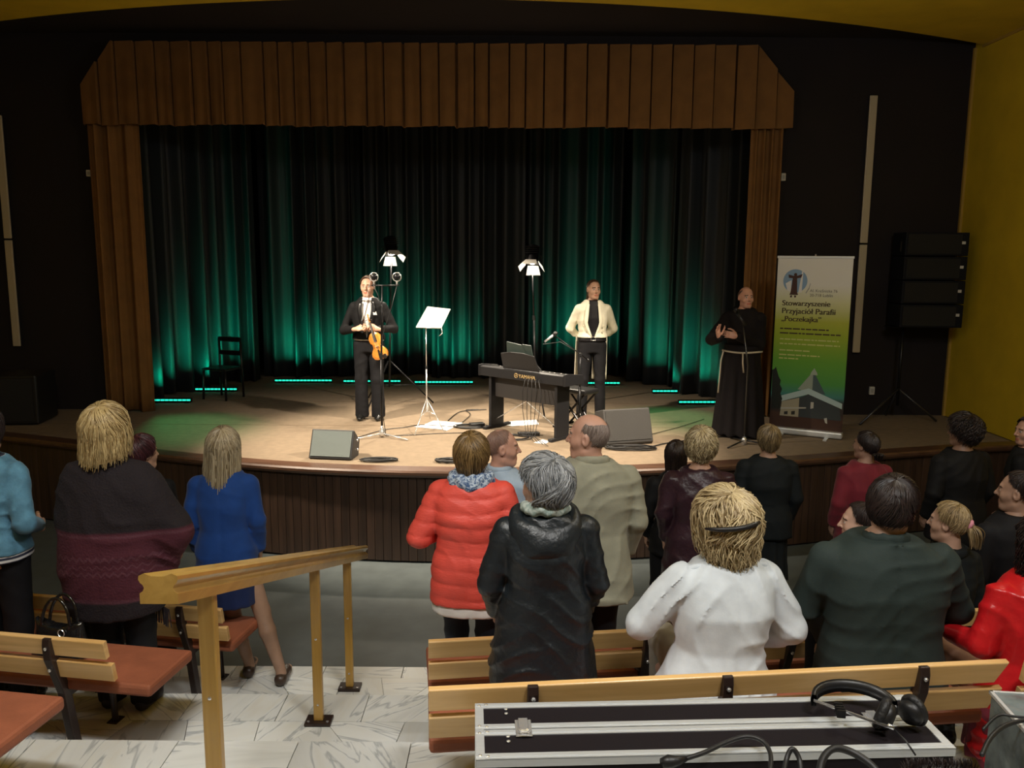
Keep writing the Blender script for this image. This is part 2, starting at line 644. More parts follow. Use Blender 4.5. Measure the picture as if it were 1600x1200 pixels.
curtain('side_curtain', [(-5.42, 10.93), (-4.80, 10.98)], SZ + 0.015, 4.9, 0.045, 0.15, M_CURT, 3, 'rust brown side curtain hanging at the left of the stage opening', ncol=90)
curtain('side_curtain', [(3.03, 10.98), (3.42, 10.93)], SZ + 0.015, 4.9, 0.04, 0.14, M_CURT, 5, 'rust brown side curtain behind the roll-up banner')
# valance with box pleats
vl, vr = -5.47, 3.50
rows = []
zb, zt = 4.655, 5.66
N = 700
r3 = random.Random(12)
pleats = []
x = vl
while x < vr:
    pleats.append((x, r3.uniform(0.5, 1.3), r3.uniform(-0.012, 0.012)))
    x += r3.uniform(0.17, 0.29) if x < 0.3 else r3.uniform(0.255, 0.275)
for iz in range(10):
    t = iz / 9
    row = []
    for i in range(N + 1):
        x = vl + (vr - vl) * i / N
        pk = [p for p in pleats if p[0] <= x][-1]
        nx_ = [p for p in pleats if p[0] > x]
        wd = (nx_[0][0] if nx_ else vr + 0.01) - pk[0]
        u = (x - pk[0]) / wd
        d = 0.085 * pk[1] * (u - 0.5) * (1 - 0.35 * t)
        d += 0.008 * math.sin(u * 9 + pk[1] * 20) * (1 - t)
        if u < 0.07:
            d -= 0.06
        tx = 5.66 - max(0, 0.55 * (1 - (x - vl) / 0.45)) - max(0, 0.55 * (1 - (vr - x) / 0.45))
        z = zb + pk[2] * (1 - t) + (tx - zb) * t
        row.append((x, 10.86 - d, z))
    rows.append(row)
o = MB().grid(rows).build('valance', M_CURT)
sm = o.modifiers.new('thick', 'SOLIDIFY')
sm.thickness = 0.008
tag(o, 'long rust brown pleated valance across the top of the stage opening', 'curtain')
# backdrop panels
bd = [((-5.5, 11.5), (-5.15, 12.35), (-4.9, 12.75), 'dark velvet side drop behind the leftmost green light bar'),
      ((-5.1, 12.9), (-4.6, 13.6), (-4.2, 13.75), 'dark velvet drop behind the black chair'),
      ((-4.3, 14.25), (-3.4, 14.3), (-2.7, 14.3), 'green lit velvet backdrop panel left of the violinist'),
      ((-2.8, 14.64), (-2.2, 14.62), (-1.3, 14.62), 'green lit velvet backdrop panel behind the violinist'),
      ((-1.4, 14.27), (-0.6, 14.3), (0.2, 14.3), 'green lit velvet backdrop panel behind the music stand'),
      ((0.1, 14.64), (0.9, 14.62), (1.9, 14.62), 'green lit velvet backdrop panel behind the pianist'),
      ((1.95, 14.1), (2.3, 13.7), (2.8, 13.4), 'dark velvet drop right of the pianist with a bright green streak'),
      ((2.5, 13.0), (2.9, 12.55), (3.4, 11.9), 'dark velvet side drop beside the friar')]
for i, (a, b, c, lab) in enumerate(bd):
    curtain('backdrop_curtain', [a, b, c], SZ + 0.02, 6.6, 0.11, 0.30, M_VELVET, 20 + i, lab, 'velvet backdrop around the stage')

# wall fittings ------------------------------------------------------------
def strip(xt, yt, xb, yb, xm, ym, lab):
    a, b = pY(xt, yt, FWY - 0.05), pY(xb, yb, FWY - 0.05)
    X = (a.x + b.x) / 2
    m_ = pY(xm, ym, FWY - 0.05).z
    e = empty('wall_strip_light', (X, FWY, b.z), 0, lab, 'strip light', 'unlit strip lights beside the stage')
    for (za, zb_) in ((b.z, m_ - 0.01), (m_ + 0.01, a.z)):
        MB().box(-0.05, 0.05, -0.06, -0.03, za - b.z, zb_ - b.z).build('tube_cover', mat('beige diffuser', (0.50, 0.44, 0.33), 0.4), e, bevel=0.01)
        MB().box(-0.03, 0.03, -0.03, 0, za - b.z + 0.02, zb_ - b.z - 0.02).build('mount', M_BLKM, e)
        MB().box(-0.05, 0.05, -0.062, -0.028, zb_ - b.z, zb_ - b.z + 0.008).build('end_cap', M_BLKM, e)


strip(1362, 149, 1341, 551, 1349, 381, 'long beige strip light on the dark wall beside the banner')
strip(4, 180, 19, 541, 12, 374, 'long beige strip light on the dark wall at the left edge')
for (px, py, sx, sz, lab) in ((141, 271, 0.075, 0.085, 'small white box on the dark wall left of the stage curtain'), (1223, 277, 0.06, 0.10, 'small white box on the dark wall above the banner'), (1361, 610, 0.07, 0.11, 'white wall socket low on the dark wall right of the banner')):
    p = pY(px, py, FWY)
    e = empty('wall_box', (p.x, FWY, p.z), 0, lab, 'wall box')
    MB().box(-sx / 2, sx / 2, -0.04, 0, -sz / 2, sz / 2).build('cover', M_WHITEP, e, bevel=0.008)
    MB().box(-sx / 4, sx / 4, -0.046, -0.04, -sz / 4, sz / 4).build('insert', mat('pale grey plastic', (0.4, 0.4, 0.38), 0.5), e, bevel=0.003)

# ================================================================== PEOPLE
f32 = np.float32


def net(gx, gy, gz, D):
    """surface nets on a rectilinear grid -> verts (n,3), quads (m,4)"""
    S = D < 0
    nx, ny, nz = D.shape
    cnt = np.zeros((nx - 1, ny - 1, nz - 1), np.int8)
    for a in (0, 1):
        for b in (0, 1):
            for c in (0, 1):
                cnt += S[a:nx - 1 + a, b:ny - 1 + b, c:nz - 1 + c]
    mask = (cnt > 0) & (cnt < 8)
    I, J, K = np.nonzero(mask)
    idx = np.full(mask.shape, -1, np.int64)
    idx[I, J, K] = np.arange(len(I))
    acc = np.zeros((len(I), 3))
    num = np.zeros(len(I))
    cor = {(a, b, c): D[I + a, J + b, K + c] for a in (0, 1) for b in (0, 1) for c in (0, 1)}
    G = (gx, gy, gz)
    base = (I, J, K)
    for ax in range(3):
        oth = [q for q in range(3) if q != ax]
        for u in (0, 1):
            for v in (0, 1):
                k0 = [0, 0, 0]
                k0[oth[0]], k0[oth[1]] = u, v
                k1 = list(k0)
                k1[ax] = 1
                d0, d1 = cor[tuple(k0)], cor[tuple(k1)]
                m = (d0 < 0) != (d1 < 0)
                t = d0[m] / (d0[m] - d1[m])
                g = G[ax]
                i0 = base[ax][m]
                acc[m, ax] += g[i0] + (g[i0 + 1] - g[i0]) * t
                acc[m, oth[0]] += G[oth[0]][base[oth[0]][m] + u]
                acc[m, oth[1]] += G[oth[1]][base[oth[1]][m] + v]
                num[m] += 1
    V = acc / num[:, None]
    Q = []
    # x edges
    e = S[:-1, 1:-1, 1:-1] != S[1:, 1:-1, 1:-1]
    i, j, k = np.nonzero(e)
    j += 1
    k += 1
    q = np.stack([idx[i, j - 1, k - 1], idx[i, j, k - 1], idx[i, j, k], idx[i, j - 1, k]], 1)
    fl = S[i, j, k]
    q[~fl] = q[~fl][:, ::-1]
    Q.append(q)
    e = S[1:-1, :-1, 1:-1] != S[1:-1, 1:, 1:-1]
    i, j, k = np.nonzero(e)
    i += 1
    k += 1
    q = np.stack([idx[i - 1, j, k - 1], idx[i - 1, j, k], idx[i, j, k], idx[i, j, k - 1]], 1)
    fl = S[i, j, k]
    q[~fl] = q[~fl][:, ::-1]
    Q.append(q)
    e = S[1:-1, 1:-1, :-1] != S[1:-1, 1:-1, 1:]
    i, j, k = np.nonzero(e)
    i += 1
    j += 1
    q = np.stack([idx[i - 1, j - 1, k], idx[i, j - 1, k], idx[i, j, k], idx[i - 1, j, k]], 1)
    fl = S[i, j, k]
    q[~fl] = q[~fl][:, ::-1]
    Q.append(q)
    return V, np.concatenate(Q)


def relax(V, Q, it=1, lam=0.5):
    for _ in range(it):
        acc = np.zeros_like(V)
        n = np.zeros(len(V))
        for a in range(4):
            b = (a + 1) % 4
            np.add.at(acc, Q[:, a], V[Q[:, b]])
            np.add.at(acc, Q[:, b], V[Q[:, a]])
            np.add.at(n, Q[:, a], 1)
            np.add.at(n, Q[:, b], 1)
        V = V + lam * (acc / np.maximum(n, 1)[:, None] - V)
    return V


def fastmesh(name, V, Q, mats, parent=None, midx=None, tone=None, smooth=True):
    me = bpy.data.meshes.new(name)
    V = np.asarray(V, f32)
    Q = np.asarray(Q, np.int32)
    k = Q.shape[1]
    me.vertices.add(len(V))
    me.vertices.foreach_set('co', V.ravel())
    me.loops.add(Q.size)
    me.loops.foreach_set('vertex_index', Q.ravel())
    me.polygons.add(len(Q))
    me.polygons.foreach_set('loop_start', np.arange(0, Q.size, k, dtype=np.int32))
    for m in mats:
        me.materials.append(m)
    if midx is not None:
        me.polygons.foreach_set('material_index', np.asarray(midx, np.int32))
    me.polygons.foreach_set('use_smooth', np.full(len(Q), smooth))
    if tone is not None:
        at = me.attributes.new('tone', 'FLOAT', 'POINT')
        at.data.foreach_set('value', np.asarray(tone, f32))
    me.update(calc_edges=True)
    me.validate()
    return link(bpy.data.objects.new(name, me), parent)


def smin(a, b, k):
    h = np.clip(0.5 + 0.5 * (b - a) / k, 0, 1)
    return b + (a - b) * h - k * h * (1 - h)


def cone(P, a, b, ra, rb):
    ax = [b[i] - a[i] for i in range(3)]
    L2 = sum(q * q for q in ax) + 1e-9
    d = [P[i] - a[i] for i in range(3)]
    t = np.clip((d[0] * ax[0] + d[1] * ax[1] + d[2] * ax[2]) / L2, 0, 1)
    return np.sqrt((d[0] - ax[0] * t) ** 2 + (d[1] - ax[1] * t) ** 2 + (d[2] - ax[2] * t) ** 2) - (ra + (rb - ra) * t)


def ell(P, c, r):
    q = [(P[i] - c[i]) / r[i] for i in range(3)]
    k0 = np.sqrt(q[0] ** 2 + q[1] ** 2 + q[2] ** 2)
    return (k0 - 1) * min(r) * 0.6 + (k0 - 1) * 0.4 * (sum(r) / 3)


def loft(P, rings, pw=2.3):
    """rings: (z, rx, ry, cx, cy)"""
    rs = sorted(rings)
    z = P[2]
    zz = np.array([r[0] for r in rs])
    rx, ry, cx, cy = [np.interp(z, zz, np.array([r[i] for r in rs])) for i in (1, 2, 3, 4)]
    k = (np.abs((P[0] - cx) / rx) ** pw + np.abs((P[1] - cy) / ry) ** pw) ** (1 / pw)
    d = (k - 1) * np.minimum(rx, ry)
    return np.maximum(d, np.maximum(zz[0] - z, z - zz[-1]))


def axes(lo, hi, h):
    return [np.arange(lo[i] - 2.5 * h, hi[i] + 3.5 * h, h, dtype=f32) for i in range(3)]


def shape(lo, hi, h, fn, it=1):
    g = axes(lo, hi, h)
    P = (g[0][:, None, None], g[1][None, :, None], g[2][None, None, :])
    D = fn(P)
    D = np.ascontiguousarray(np.broadcast_to(D, (len(g[0]), len(g[1]), len(g[2])))).astype(f32)
    V, Q = net(g[0], g[1], g[2], D)
    if it:
        V = relax(V, Q, it)
    return V, Q


def creases(P, seed, amp):
    x, y, z = P
    a, b, c = (seed * 1.7) % 6.28, (seed * 2.9) % 6.28, (seed * 4.3) % 6.28
    w1 = 2.0 * np.sin(8 * x + a + 3 * y + 1.2 * np.sin(6 * z + c)) + 1.5 * np.sin(7 * z + b + 4 * y - 5 * x)
    f3 = np.sin(9 * z - 7 * x + b) * np.sin(12 * x + 8 * y + a + 3 * z)
    r1 = (1 - np.abs(np.sin(24 * z + 13 * x + w1))) ** 2
    r2 = (1 - np.abs(np.sin(21 * z - 17 * x + 1.3 * w1 + c))) ** 2
    m1 = 0.5 + 0.5 * np.sin(5 * x + 4 * z + c)
    return amp * (0.55 * f3 - 1.5 * r1 * m1 * (0.6 + 0.4 * f3) - 1.4 * r2 * (1 - m1) * (0.6 - 0.4 * f3) + 0.5)


# ---------------------------------------------------------------- head and hand templates
def head_sdf(P):
    d = ell(P, (0, -0.014, 0.026), (0.077, 0.099, 0.094))
    d = smin(d, ell(P, (0, 0.026, -0.045), (0.057, 0.062, 0.074)), 0.035)
    d = smin(d, cone(P, (-0.012, 0.066, -0.098), (0.012, 0.066, -0.098), 0.018, 0.018), 0.03)
    for s in (-1, 1):
        d = smin(d, cone(P, (s * 0.046, 0.0, -0.072), (s * 0.02, 0.05, -0.1), 0.018, 0.016), 0.03)
        d = smin(d, cone(P, (s * 0.042, 0.056, -0.028), (s * 0.05, 0.03, -0.02), 0.02, 0.02), 0.03)
    d = smin(d, cone(P, (-0.03, 0.076, 0.028), (0.03, 0.076, 0.028), 0.012, 0.012), 0.02)
    for s in (-1, 1):
        d = -smin(-d, cone(P, (s * 0.031, 0.104, 0.006), (s * 0.037, 0.1, 0.004), 0.015, 0.013), 0.012)
        d = smin(d, cone(P, (s * 0.030, 0.073, 0.005), (s * 0.031, 0.073, 0.005), 0.0145, 0.0145), 0.003)
    d = smin(d, cone(P, (0, 0.088, 0.018), (0, 0.111, -0.026), 0.006, 0.011), 0.014)
    for s in (-1, 1):
        d = smin(d, cone(P, (s * 0.011, 0.094, -0.031), (s * 0.012, 0.09, -0.032), 0.007, 0.007), 0.007)
    d = smin(d, cone(P, (-0.016, 0.082, -0.061), (0.016, 0.082, -0.061), 0.0085, 0.0085), 0.008)
    d = smin(d, cone(P, (-0.013, 0.081, -0.074), (0.013, 0.081, -0.074), 0.009, 0.009), 0.008)
    for s in (-1, 1):
        e = ell(P, (s * 0.079, -0.012, -0.004), (0.011, 0.021, 0.033))
        e = np.maximum(e, -ell(P, (s * 0.09, -0.006, 0.0), (0.009, 0.011, 0.019)))
        d = smin(d, e, 0.008)
    d = smin(d, cone(P, (0, -0.018, -0.07), (0, -0.035, -0.205), 0.052, 0.06), 0.03)
    return d


HEAD_V, HEAD_Q = shape((-0.098, -0.12, -0.24), (0.098, 0.125, 0.125), 0.0046, head_sdf, 1)
_c = HEAD_V[HEAD_Q].mean(1)
HEAD_M = np.zeros(len(HEAD_Q), np.int32)
_ax = np.abs(_c[:, 0])
HEAD_M[(np.abs(_c[:, 2] + 0.067) < 0.011) & (_ax < 0.023) & (_c[:, 1] > 0.08)] = 1
_e = (np.hypot(_ax - 0.031, (_c[:, 2] - 0.005) * 1.7) < 0.0125) & (_c[:, 1] > 0.07)
HEAD_M[_e] = 2
HEAD_M[(np.hypot(_ax - 0.031, _c[:, 2] - 0.005) < 0.0062) & (_c[:, 1] > 0.07)] = 3
HEAD_M[(np.abs(_c[:, 2] - 0.027 + 0.18 * (_ax - 0.03) ** 1) < 0.0052) & (_ax > 0.013) & (_ax < 0.048) & (_c[:, 1] > 0.055)] = 4


def hand_template(curl, spread, thumb_out):
    segs = []
    for i, (bx_, L) in enumerate(((-0.029, 0.068), (-0.010, 0.077), (0.010, 0.072), (0.028, 0.055))):
        p = Vector((bx_, 0.088 - abs(bx_ + 0.005) * 0.25, 0))
        a = 0.0
        az = bx_ * spread
        for k, fr in enumerate((0.45, 0.31, 0.24)):
            a += R(curl * (0.8, 1.1, 0.8)[k])
            q = p + Vector((math.sin(az) * math.cos(a), math.cos(az) * math.cos(a), -math.sin(a))) * (L * fr * 1.1)
            segs.append((p.copy(), q.copy(), 0.0092 - 0.0008 * k, 0.0088 - 0.001 * k))
            p = q
    t0 = Vector((-0.026, 0.018, -0.006))
    t1 = t0 + Vector((-0.026 - 0.012 * thumb_out, 0.034, -0.012))
    t2 = t1 + Vector((-0.006 - 0.012 * thumb_out, 0.032, -0.010))
    t3 = t2 + Vector((0.004 - 0.004 * thumb_out, 0.024, -0.006))
    segs += [(t0, t1, 0.013, 0.0115), (t1, t2, 0.0112, 0.01), (t2, t3, 0.0098, 0.0082)]

    def fn(P):
        d = ell(P, (0, 0.05, 0), (0.041, 0.052, 0.016))
        d = smin(d, cone(P, (-0.022, 0.085, 0), (0.024, 0.08, 0), 0.0115, 0.0105), 0.012)
        d = smin(d, cone(P, (0, -0.03, 0), (0, 0.02, 0), 0.025, 0.024), 0.02)
        for (a, b, ra, rb) in segs:
            d = smin(d, cone(P, a, b, ra, rb), 0.006)
        return d
    lo = (-0.085, -0.06, -0.1)
    hi = (0.06, 0.185, 0.03)
    return shape(lo, hi, 0.0042, fn, 1)


HANDS = {'relax': hand_template(18, 3, 0.5), 'grip': hand_template(52, 1, 0.2), 'open': hand_template(9, 9, 1.6)}


def skin_mats(tone, browcol):
    nm = 'skin %.2f %.2f %.2f' % tone
    s = mat(nm, tone, 0.5, noise=(18, 0.06))
    s.node_tree.nodes['Principled BSDF'].inputs['Subsurface Weight'].default_value = 0.0
    return [s, mat('lips ' + nm, (tone[0] * 0.85, tone[1] * 0.55, tone[2] * 0.55), 0.4), mat('eye white', (0.6, 0.58, 0.55), 0.25), mat('eye iris', (0.03, 0.025, 0.02), 0.15),
            mat('brow %.2f %.2f %.2f' % browcol, browcol, 0.7)]


def hair_mat(c1, c2):
    nm = 'hair %.2f %.2f %.2f' % c1
    if nm in MATS:
        return MATS[nm]
    m = bpy.data.materials.new(nm)
    m.use_nodes = True
    nt = m.node_tree
    b = nt.nodes['Principled BSDF']
    b.inputs['Roughness'].default_value = 0.42
    at = nt.nodes.new('ShaderNodeAttribute')
    at.attribute_name = 'tone'
    rp = nt.nodes.new('ShaderNodeValToRGB')
    rp.color_ramp.elements[0].color = (*c1, 1)
    rp.color_ramp.elements[1].color = (*c2, 1)
    nt.links.new(at.outputs['Fac'], rp.inputs[0])
    nt.links.new(rp.outputs[0], b.inputs['Base Color'])
    MATS[nm] = m
    return m


def aset(th, back, side, front):
    """value around the head from front/side/back values"""
    c = np.cos(th)
    return np.where(c > 0, side + (front - side) * np.clip(c * 1.6 - 0.45, 0, 1), side + (back - side) * np.clip(-c * 1.5, 0, 1))


def hair_paths(th, h, rng, n, scale_off=1.0, jitter=1.0):
    S = len(th)
    phi1 = np.radians(aset(th, *h['phi']))
    drop = aset(th, *h['drop'])
    phi1 = phi1 * (1 + 0.05 * jitter * rng.standard_normal(S))
    drop = np.maximum(drop * (1 + 0.12 * jitter * rng.standard_normal(S)), 0)
    phi0 = np.radians(aset(th, *h.get('phi0', (2, 2, 2))))
    vol = h.get('vol', 0.015)
    off = vol * scale_off * (1 - 0.28 * jitter * rng.random(S))
    a = np.maximum(phi1 - phi0, 0.05) * 0.105
    L = a + drop
    t = np.linspace(0, 1, n)[None, :]
    s = t * L[:, None]
    phi = phi0[:, None] + np.minimum(s, a[:, None]) / 0.105
    l = np.maximum(s - a[:, None], 0)
    ang = th[:, None] + h.get('swirl', 0.12) * np.sin(3 * phi + 2.5 * np.sin(2 * th[:, None] + 1) + rng.random((S, 1)) * h.get('mess', 2.5)) * jitter
    dx, dy, dz = np.sin(phi) * np.sin(ang), np.sin(phi) * np.cos(ang), np.cos(phi)
    tl = R(h.get('tilt', 22))
    dy, dz = dy * math.cos(tl) - dz * math.sin(tl), dy * math.sin(tl) + dz * math.cos(tl)
    ramp = np.minimum(1, 0.75 + 0.6 * phi)
    o_ = off[:, None] * ramp
    X = (0.077 + o_) * dx
    Y = -0.014 + (0.099 + o_) * dy
    Z = 0.024 + (0.094 + o_) * dz - l
    u = l / np.maximum(drop[:, None], 0.02)
    ci = h.get('curl_in', 0.0)
    X -= ci * u ** 2 * np.sin(ang)
    Y -= ci * u ** 2 * np.cos(ang) * 0.8
    gather = h.get('gather', 0)
    X *= 1 - gather * u
    wa, wf = h.get('wave', (0.0015, 60))
    p1, p2 = rng.random((S, 1)) * 6.28, rng.random((S, 1)) * 6.28
    env = np.clip(t * 3, 0, 1)
    X += wa * env * np.sin(wf * s + p1)
    Y += wa * env * np.sin(wf * s * 0.9 + p2)
    Z += wa * 0.7 * env * np.cos(wf * s + p2)
    return np.stack([X, Y, Z], 2)


def ribbons(paths, rad, rng):
    """three sided tubes along many paths"""
    S, n, _ = paths.shape
    T = np.gradient(paths, axis=1)
    T /= np.linalg.norm(T, axis=2, keepdims=True) + 1e-9
    ref = np.zeros_like(T)
    ref[:, :, 0] = 0.3
    ref[:, :, 1] = 0.9
    ref[:, :, 2] = 0.25
    A = np.cross(T, ref)
    A /= np.linalg.norm(A, axis=2, keepdims=True) + 1e-9
    B = np.cross(T, A)
    t = np.linspace(0, 1, n)
    rr = rad * (0.6 + 0.8 * rng.random((S, 1))) * (np.minimum(1, 1.25 - t ** 3)[None, :])
    V = []
    for j in range(3):
        an = 2 * math.pi * j / 3
        V.append(paths + (A * math.cos(an) + B * math.sin(an)) * rr[:, :, None])
    V = np.stack(V, 2)          # S,n,3,3
    base = np.arange(S)[:, None, None] * n * 3 + np.arange(n - 1)[None, :, None] * 3
    j = np.arange(3)[None, None, :]
    j2 = (j + 1) % 3
    Q = np.stack([base + j, base + j2, base + 3 + j2, base + 3 + j], 3).reshape(-1, 4)
    tone = np.repeat(rng.random(S), n * 3)
    return V.reshape(-1, 3), Q, tone


def make_hair(h, hm, parent, seed):
    rng = np.random.default_rng(seed)
    S = h.get('n', 420)
    th = rng.uniform(-math.pi, math.pi, S)
    part = h.get('front_gap', 0)
    if part:
        th = th[np.abs(th) > R(part)]
    n = h.get('seg', 9)
    V, Q, tone = ribbons(hair_paths(th, h, rng, n), h.get('rad', 0.0034), rng)
    # under-layer sheet
    th2 = np.linspace(-math.pi, math.pi, 49)[:-1]
    if part:
        th2 = np.linspace(R(part), 2 * math.pi - R(part), 44)
        th2 = (th2 + math.pi) % (2 * math.pi) - math.pi
    pp = hair_paths(th2, dict(h, wave=(0, 1), swirl=0), np.random.default_rng(1), 14, 0.72, 0.0)
    m_ = len(th2)
    base = np.arange(m_ if not part else m_ - 1)[:, None] * 14 + np.arange(13)[None, :]
    nxt = ((np.arange(m_ if not part else m_ - 1) + 1) % m_)[:, None] * 14 + np.arange(13)[None, :]
    Q2 = np.stack([base, base + 1, nxt + 1, nxt], 2).reshape(-1, 4)
    V2 = pp.reshape(-1, 3)
    Vs, Qs, Ts = [V], [Q], [tone]
    off = len(V)
    Vs.append(V2)
    Qs.append(Q2 + off)
    Ts.append(np.full(len(V2), 0.15))
    off += len(V2)
    if 'tail' in h:       # (anchor, length, spread, dir)
        an, ln, sp, back = h['tail']
        k = 170
        t = np.linspace(0, 1, 10)[None, :]
        q = rng.standard_normal((k, 2)) * sp
        ang = rng.random((k, 1)) * 6.28
        wid = np.sin(np.clip(t * 1.25, 0, 1) * math.pi * 0.72) + 0.25
        X = an[0] + q[:, :1] * wid + 0.002 * np.sin(20 * t + ang)
        Y = an[1] - back * np.sin(t * 1.7) + q[:, 1:] * wid * 0.8
        Z = an[2] - ln * t * (0.85 + 0.3 * rng.random((k, 1))) + 0.02 * np.sin(t * 3.1)
        V3, Q3, T3 = ribbons(np.stack([X, Y, Z], 2), 0.0034, rng)
        Vs.append(V3)
        Qs.append(Q3 + off)
        Ts.append(T3)
    V = np.concatenate(Vs)
    mm = np.array(hm)
    V = V @ mm[:3, :3].T + mm[:3, 3]
    return fastmesh('hair', V, np.concatenate(Qs), [hair_mat(h['c1'], h['c2'])], parent, tone=np.concatenate(Ts))


BOB = dict(phi=(92, 95, 66), drop=(0.10, 0.10, 0.012), vol=0.03, curl_in=0.03, n=560)
LONG = dict(phi=(95, 95, 62), drop=(0.30, 0.24, 0.0), vol=0.018, curl_in=0.0, n=620, seg=12, gather=0.25)
SHORT = dict(phi=(112, 84, 60), drop=(0, 0, 0), vol=0.016, n=420, seg=7)
CURLY = dict(phi=(112, 98, 66), drop=(0.02, 0.015, 0.0), vol=0.038, n=640, wave=(0.008, 85), seg=14, rad=0.0036)


# ---------------------------------------------------------------- person
NP = [0]


def person(label, loc, yaw, H, sit=False, w=1.0, fem=False, head=(0, 0, 0), lean=(0, 0), arms=None, hands=None,
           skin=(0.50, 0.29, 0.20), brow=(0.10, 0.06, 0.04), hair=None, top=None, bottom=None, shoes=None, bare_legs=False,
           extra=None, feet=None, hs=1.0, cat='person'):
    NP[0] += 1
    seed = NP[0]
    dz = -0.42 if sit else 0.0
    s_ = H / (1.75 + dz)
    zt = 1.43 + dz
    zp = 0.95 + dz

    def sh(z):
        t = max(0.0, (z - zp) / (zt - zp))
        return (lean[0] * t, lean[1] * t)

    def J(x, y, z):
        q = sh(z + dz)
        return (x + q[0], y + q[1], z + dz)
    fw = 0.93 if fem else 1.0
    shx = 0.172 * w * fw
    A = {}
    for sd, k in (('R', 1), ('L', -1)):
        S = J(k * shx, -0.005, 1.385)
        if arms and sd in arms:
            E_, W_ = arms[sd]
            E_, W_ = tuple(E_), tuple(W_)
        else:
            E_, W_ = J(k * (shx + 0.055 * w), -0.03, 1.14), J(k * (shx + 0.045), 0.07, 0.93)
        A[sd] = (S, E_, W_)
    Lg = {}
    for sd, k in (('R', 1), ('L', -1)):
        if sit:
            Lg[sd] = ((k * 0.09 * w, 0.0, 0.50), (k * 0.115, 0.43, 0.505), (k * 0.11, 0.40, 0.09))
        else:
            fx, fy = (feet or {}).get(sd, (k * 0.10, 0.0))
            Lg[sd] = ((k * 0.09 * w, 0.0, 0.92), (k * 0.095 * 0.5 + fx * 0.5, 0.02 + fy * 0.5, 0.50), (fx, fy - 0.02, 0.09))
    if fem:
        prof = ((0.86, .168, .122), (0.97, .172, .128), (1.10, .136, .108), (1.27, .152, .128), (1.37, .155, .108), (1.425, .138, .095), (1.465, .10, .082), (1.495, .07, .068), (1.53, .05, .055))
    else:
        prof = ((0.86, .162, .118), (0.97, .164, .122), (1.10, .150, .112), (1.28, .168, .125), (1.38, .168, .112), (1.435, .148, .098), (1.475, .105, .086), (1.505, .075, .072), (1.53, .055, .058))

    def rings(t=0.0, sc=1.0, zmin=-9, zmax=9, low=None):
        out = []
        for (z, a, b) in prof:
            if z < zmin - 1e-6 or z > zmax + 1e-6:
                continue
            q = sh(z + dz)
            out.append((z + dz, a * w * sc + t, b * w * sc + t, q[0], q[1] - 0.008))
        if low:
            for (z, a, b) in low:
                q = sh(z + dz)
                out.append((z + dz, a, b, q[0], q[1] - 0.008))
        return out

    # ---------------- body (one continuous skin, head and hands refined)
    def body_fn(P):
        d = loft(P, rings(-0.012), 2.2)
        n0, n1 = J(0, -0.02, 1.44), J(0, -0.02, 1.56)
        d = smin(d, cone(P, n0, n1, 0.062, 0.05), 0.03)
        for sd in 'RL':
            S, E_, W_ = A[sd]
            d = smin(d, cone(P, S, E_, 0.050, 0.040), 0.03)
            d = smin(d, cone(P, E_, W_, 0.040, 0.027), 0.015)
            h_, k_, a_ = Lg[sd]
            d = smin(d, cone(P, h_, k_, 0.083, 0.055), 0.03)
            cm = [k_[i] * 0.68 + a_[i] * 0.32 for i in range(3)]
            cm[1] -= 0.02
            d = smin(d, cone(P, k_, cm, 0.052, 0.054), 0.02)
            d = smin(d, cone(P, cm, a_, 0.054, 0.035), 0.02)
            ft = (a_[0] * 1.1, a_[1] + 0.15, 0.035)
            d = smin(d, cone(P, (a_[0], a_[1] - 0.02, 0.05), ft, 0.036, 0.026), 0.02)
        return d
    allp = [p for t in list(A.values()) + list(Lg.values()) for p in t] + [(0.2, 0.15, 0), (-0.2, -0.15, 1.6 + dz)]
    lo = [min(p[i] for p in allp) - 0.12 for i in range(3)]
    hi = [max(p[i] for p in allp) + 0.20 for i in range(3)]
    lo[2] = 0.0
    hi[2] = 1.57 + dz + (0.05)
    V, Q = shape(lo, hi, 0.013 if bare_legs else 0.018, body_fn, 1)
    keep = np.ones(len(Q), bool)
    Vs, Qs, Ms = [V], [Q], [np.zeros(len(Q), np.int32)]
    off = len(V)
    q = sh(1.50 + dz)
    piv = Vector((q[0], q[1] - 0.025, 1.52 + dz))
    hm = Matrix.Translation(piv) @ Matrix.Rotation(R(head[0]), 4, 'Z') @ Matrix.Rotation(R(head[2]), 4, 'Y') @ Matrix.Rotation(R(head[1]), 4, 'X') @ Matrix.Translation((0, 0.028, 0.112)) @ Matrix.Scale(hs, 4)
    mm = np.array(hm)
    hv = HEAD_V.copy()
    if fem:
        hv = hv * np.array([0.95, 0.97, 0.98])
    Vs.append(hv @ mm[:3, :3].T + mm[:3, 3])
    Qs.append(HEAD_Q + off)
    Ms.append(HEAD_M)
    off += len(hv)
    for sd, k in (('R', 1), ('L', -1)):
        S, E_, W_ = [Vector(p) for p in A[sd]]
        hd = (hands or {}).get(sd, ('relax', None, None))
        fwd = Vector(hd[1]) if hd[1] else (W_ - E_)
        fwd.normalize()
        up = Vector(hd[2]) if hd[2] else Vector((k, 0.0, 0.15))      # back of the hand
        up = (up - fwd * up.dot(fwd)).normalized()
        xr = fwd.cross(up)
        M3 = np.array([[xr.x, fwd.x, up.x], [xr.y, fwd.y, up.y], [xr.z, fwd.z, up.z]])
        tv, tq = HANDS[hd[0]]
        tv = tv.copy()
        if k < 0:
            tv[:, 0] *= -1
            tq = tq[:, ::-1]
        Vs.append(tv @ M3.T + np.array(W_))
        Qs.append(tq + off)
        Ms.append(np.zeros(len(tq), np.int32))
        off += len(tv)
    sm = skin_mats(skin, brow)
    root = fastmesh('person', np.concatenate(Vs), np.concatenate(Qs), sm, None, midx=np.concatenate(Ms))
    root.location = loc
    root.rotation_euler = (0, 0, yaw)
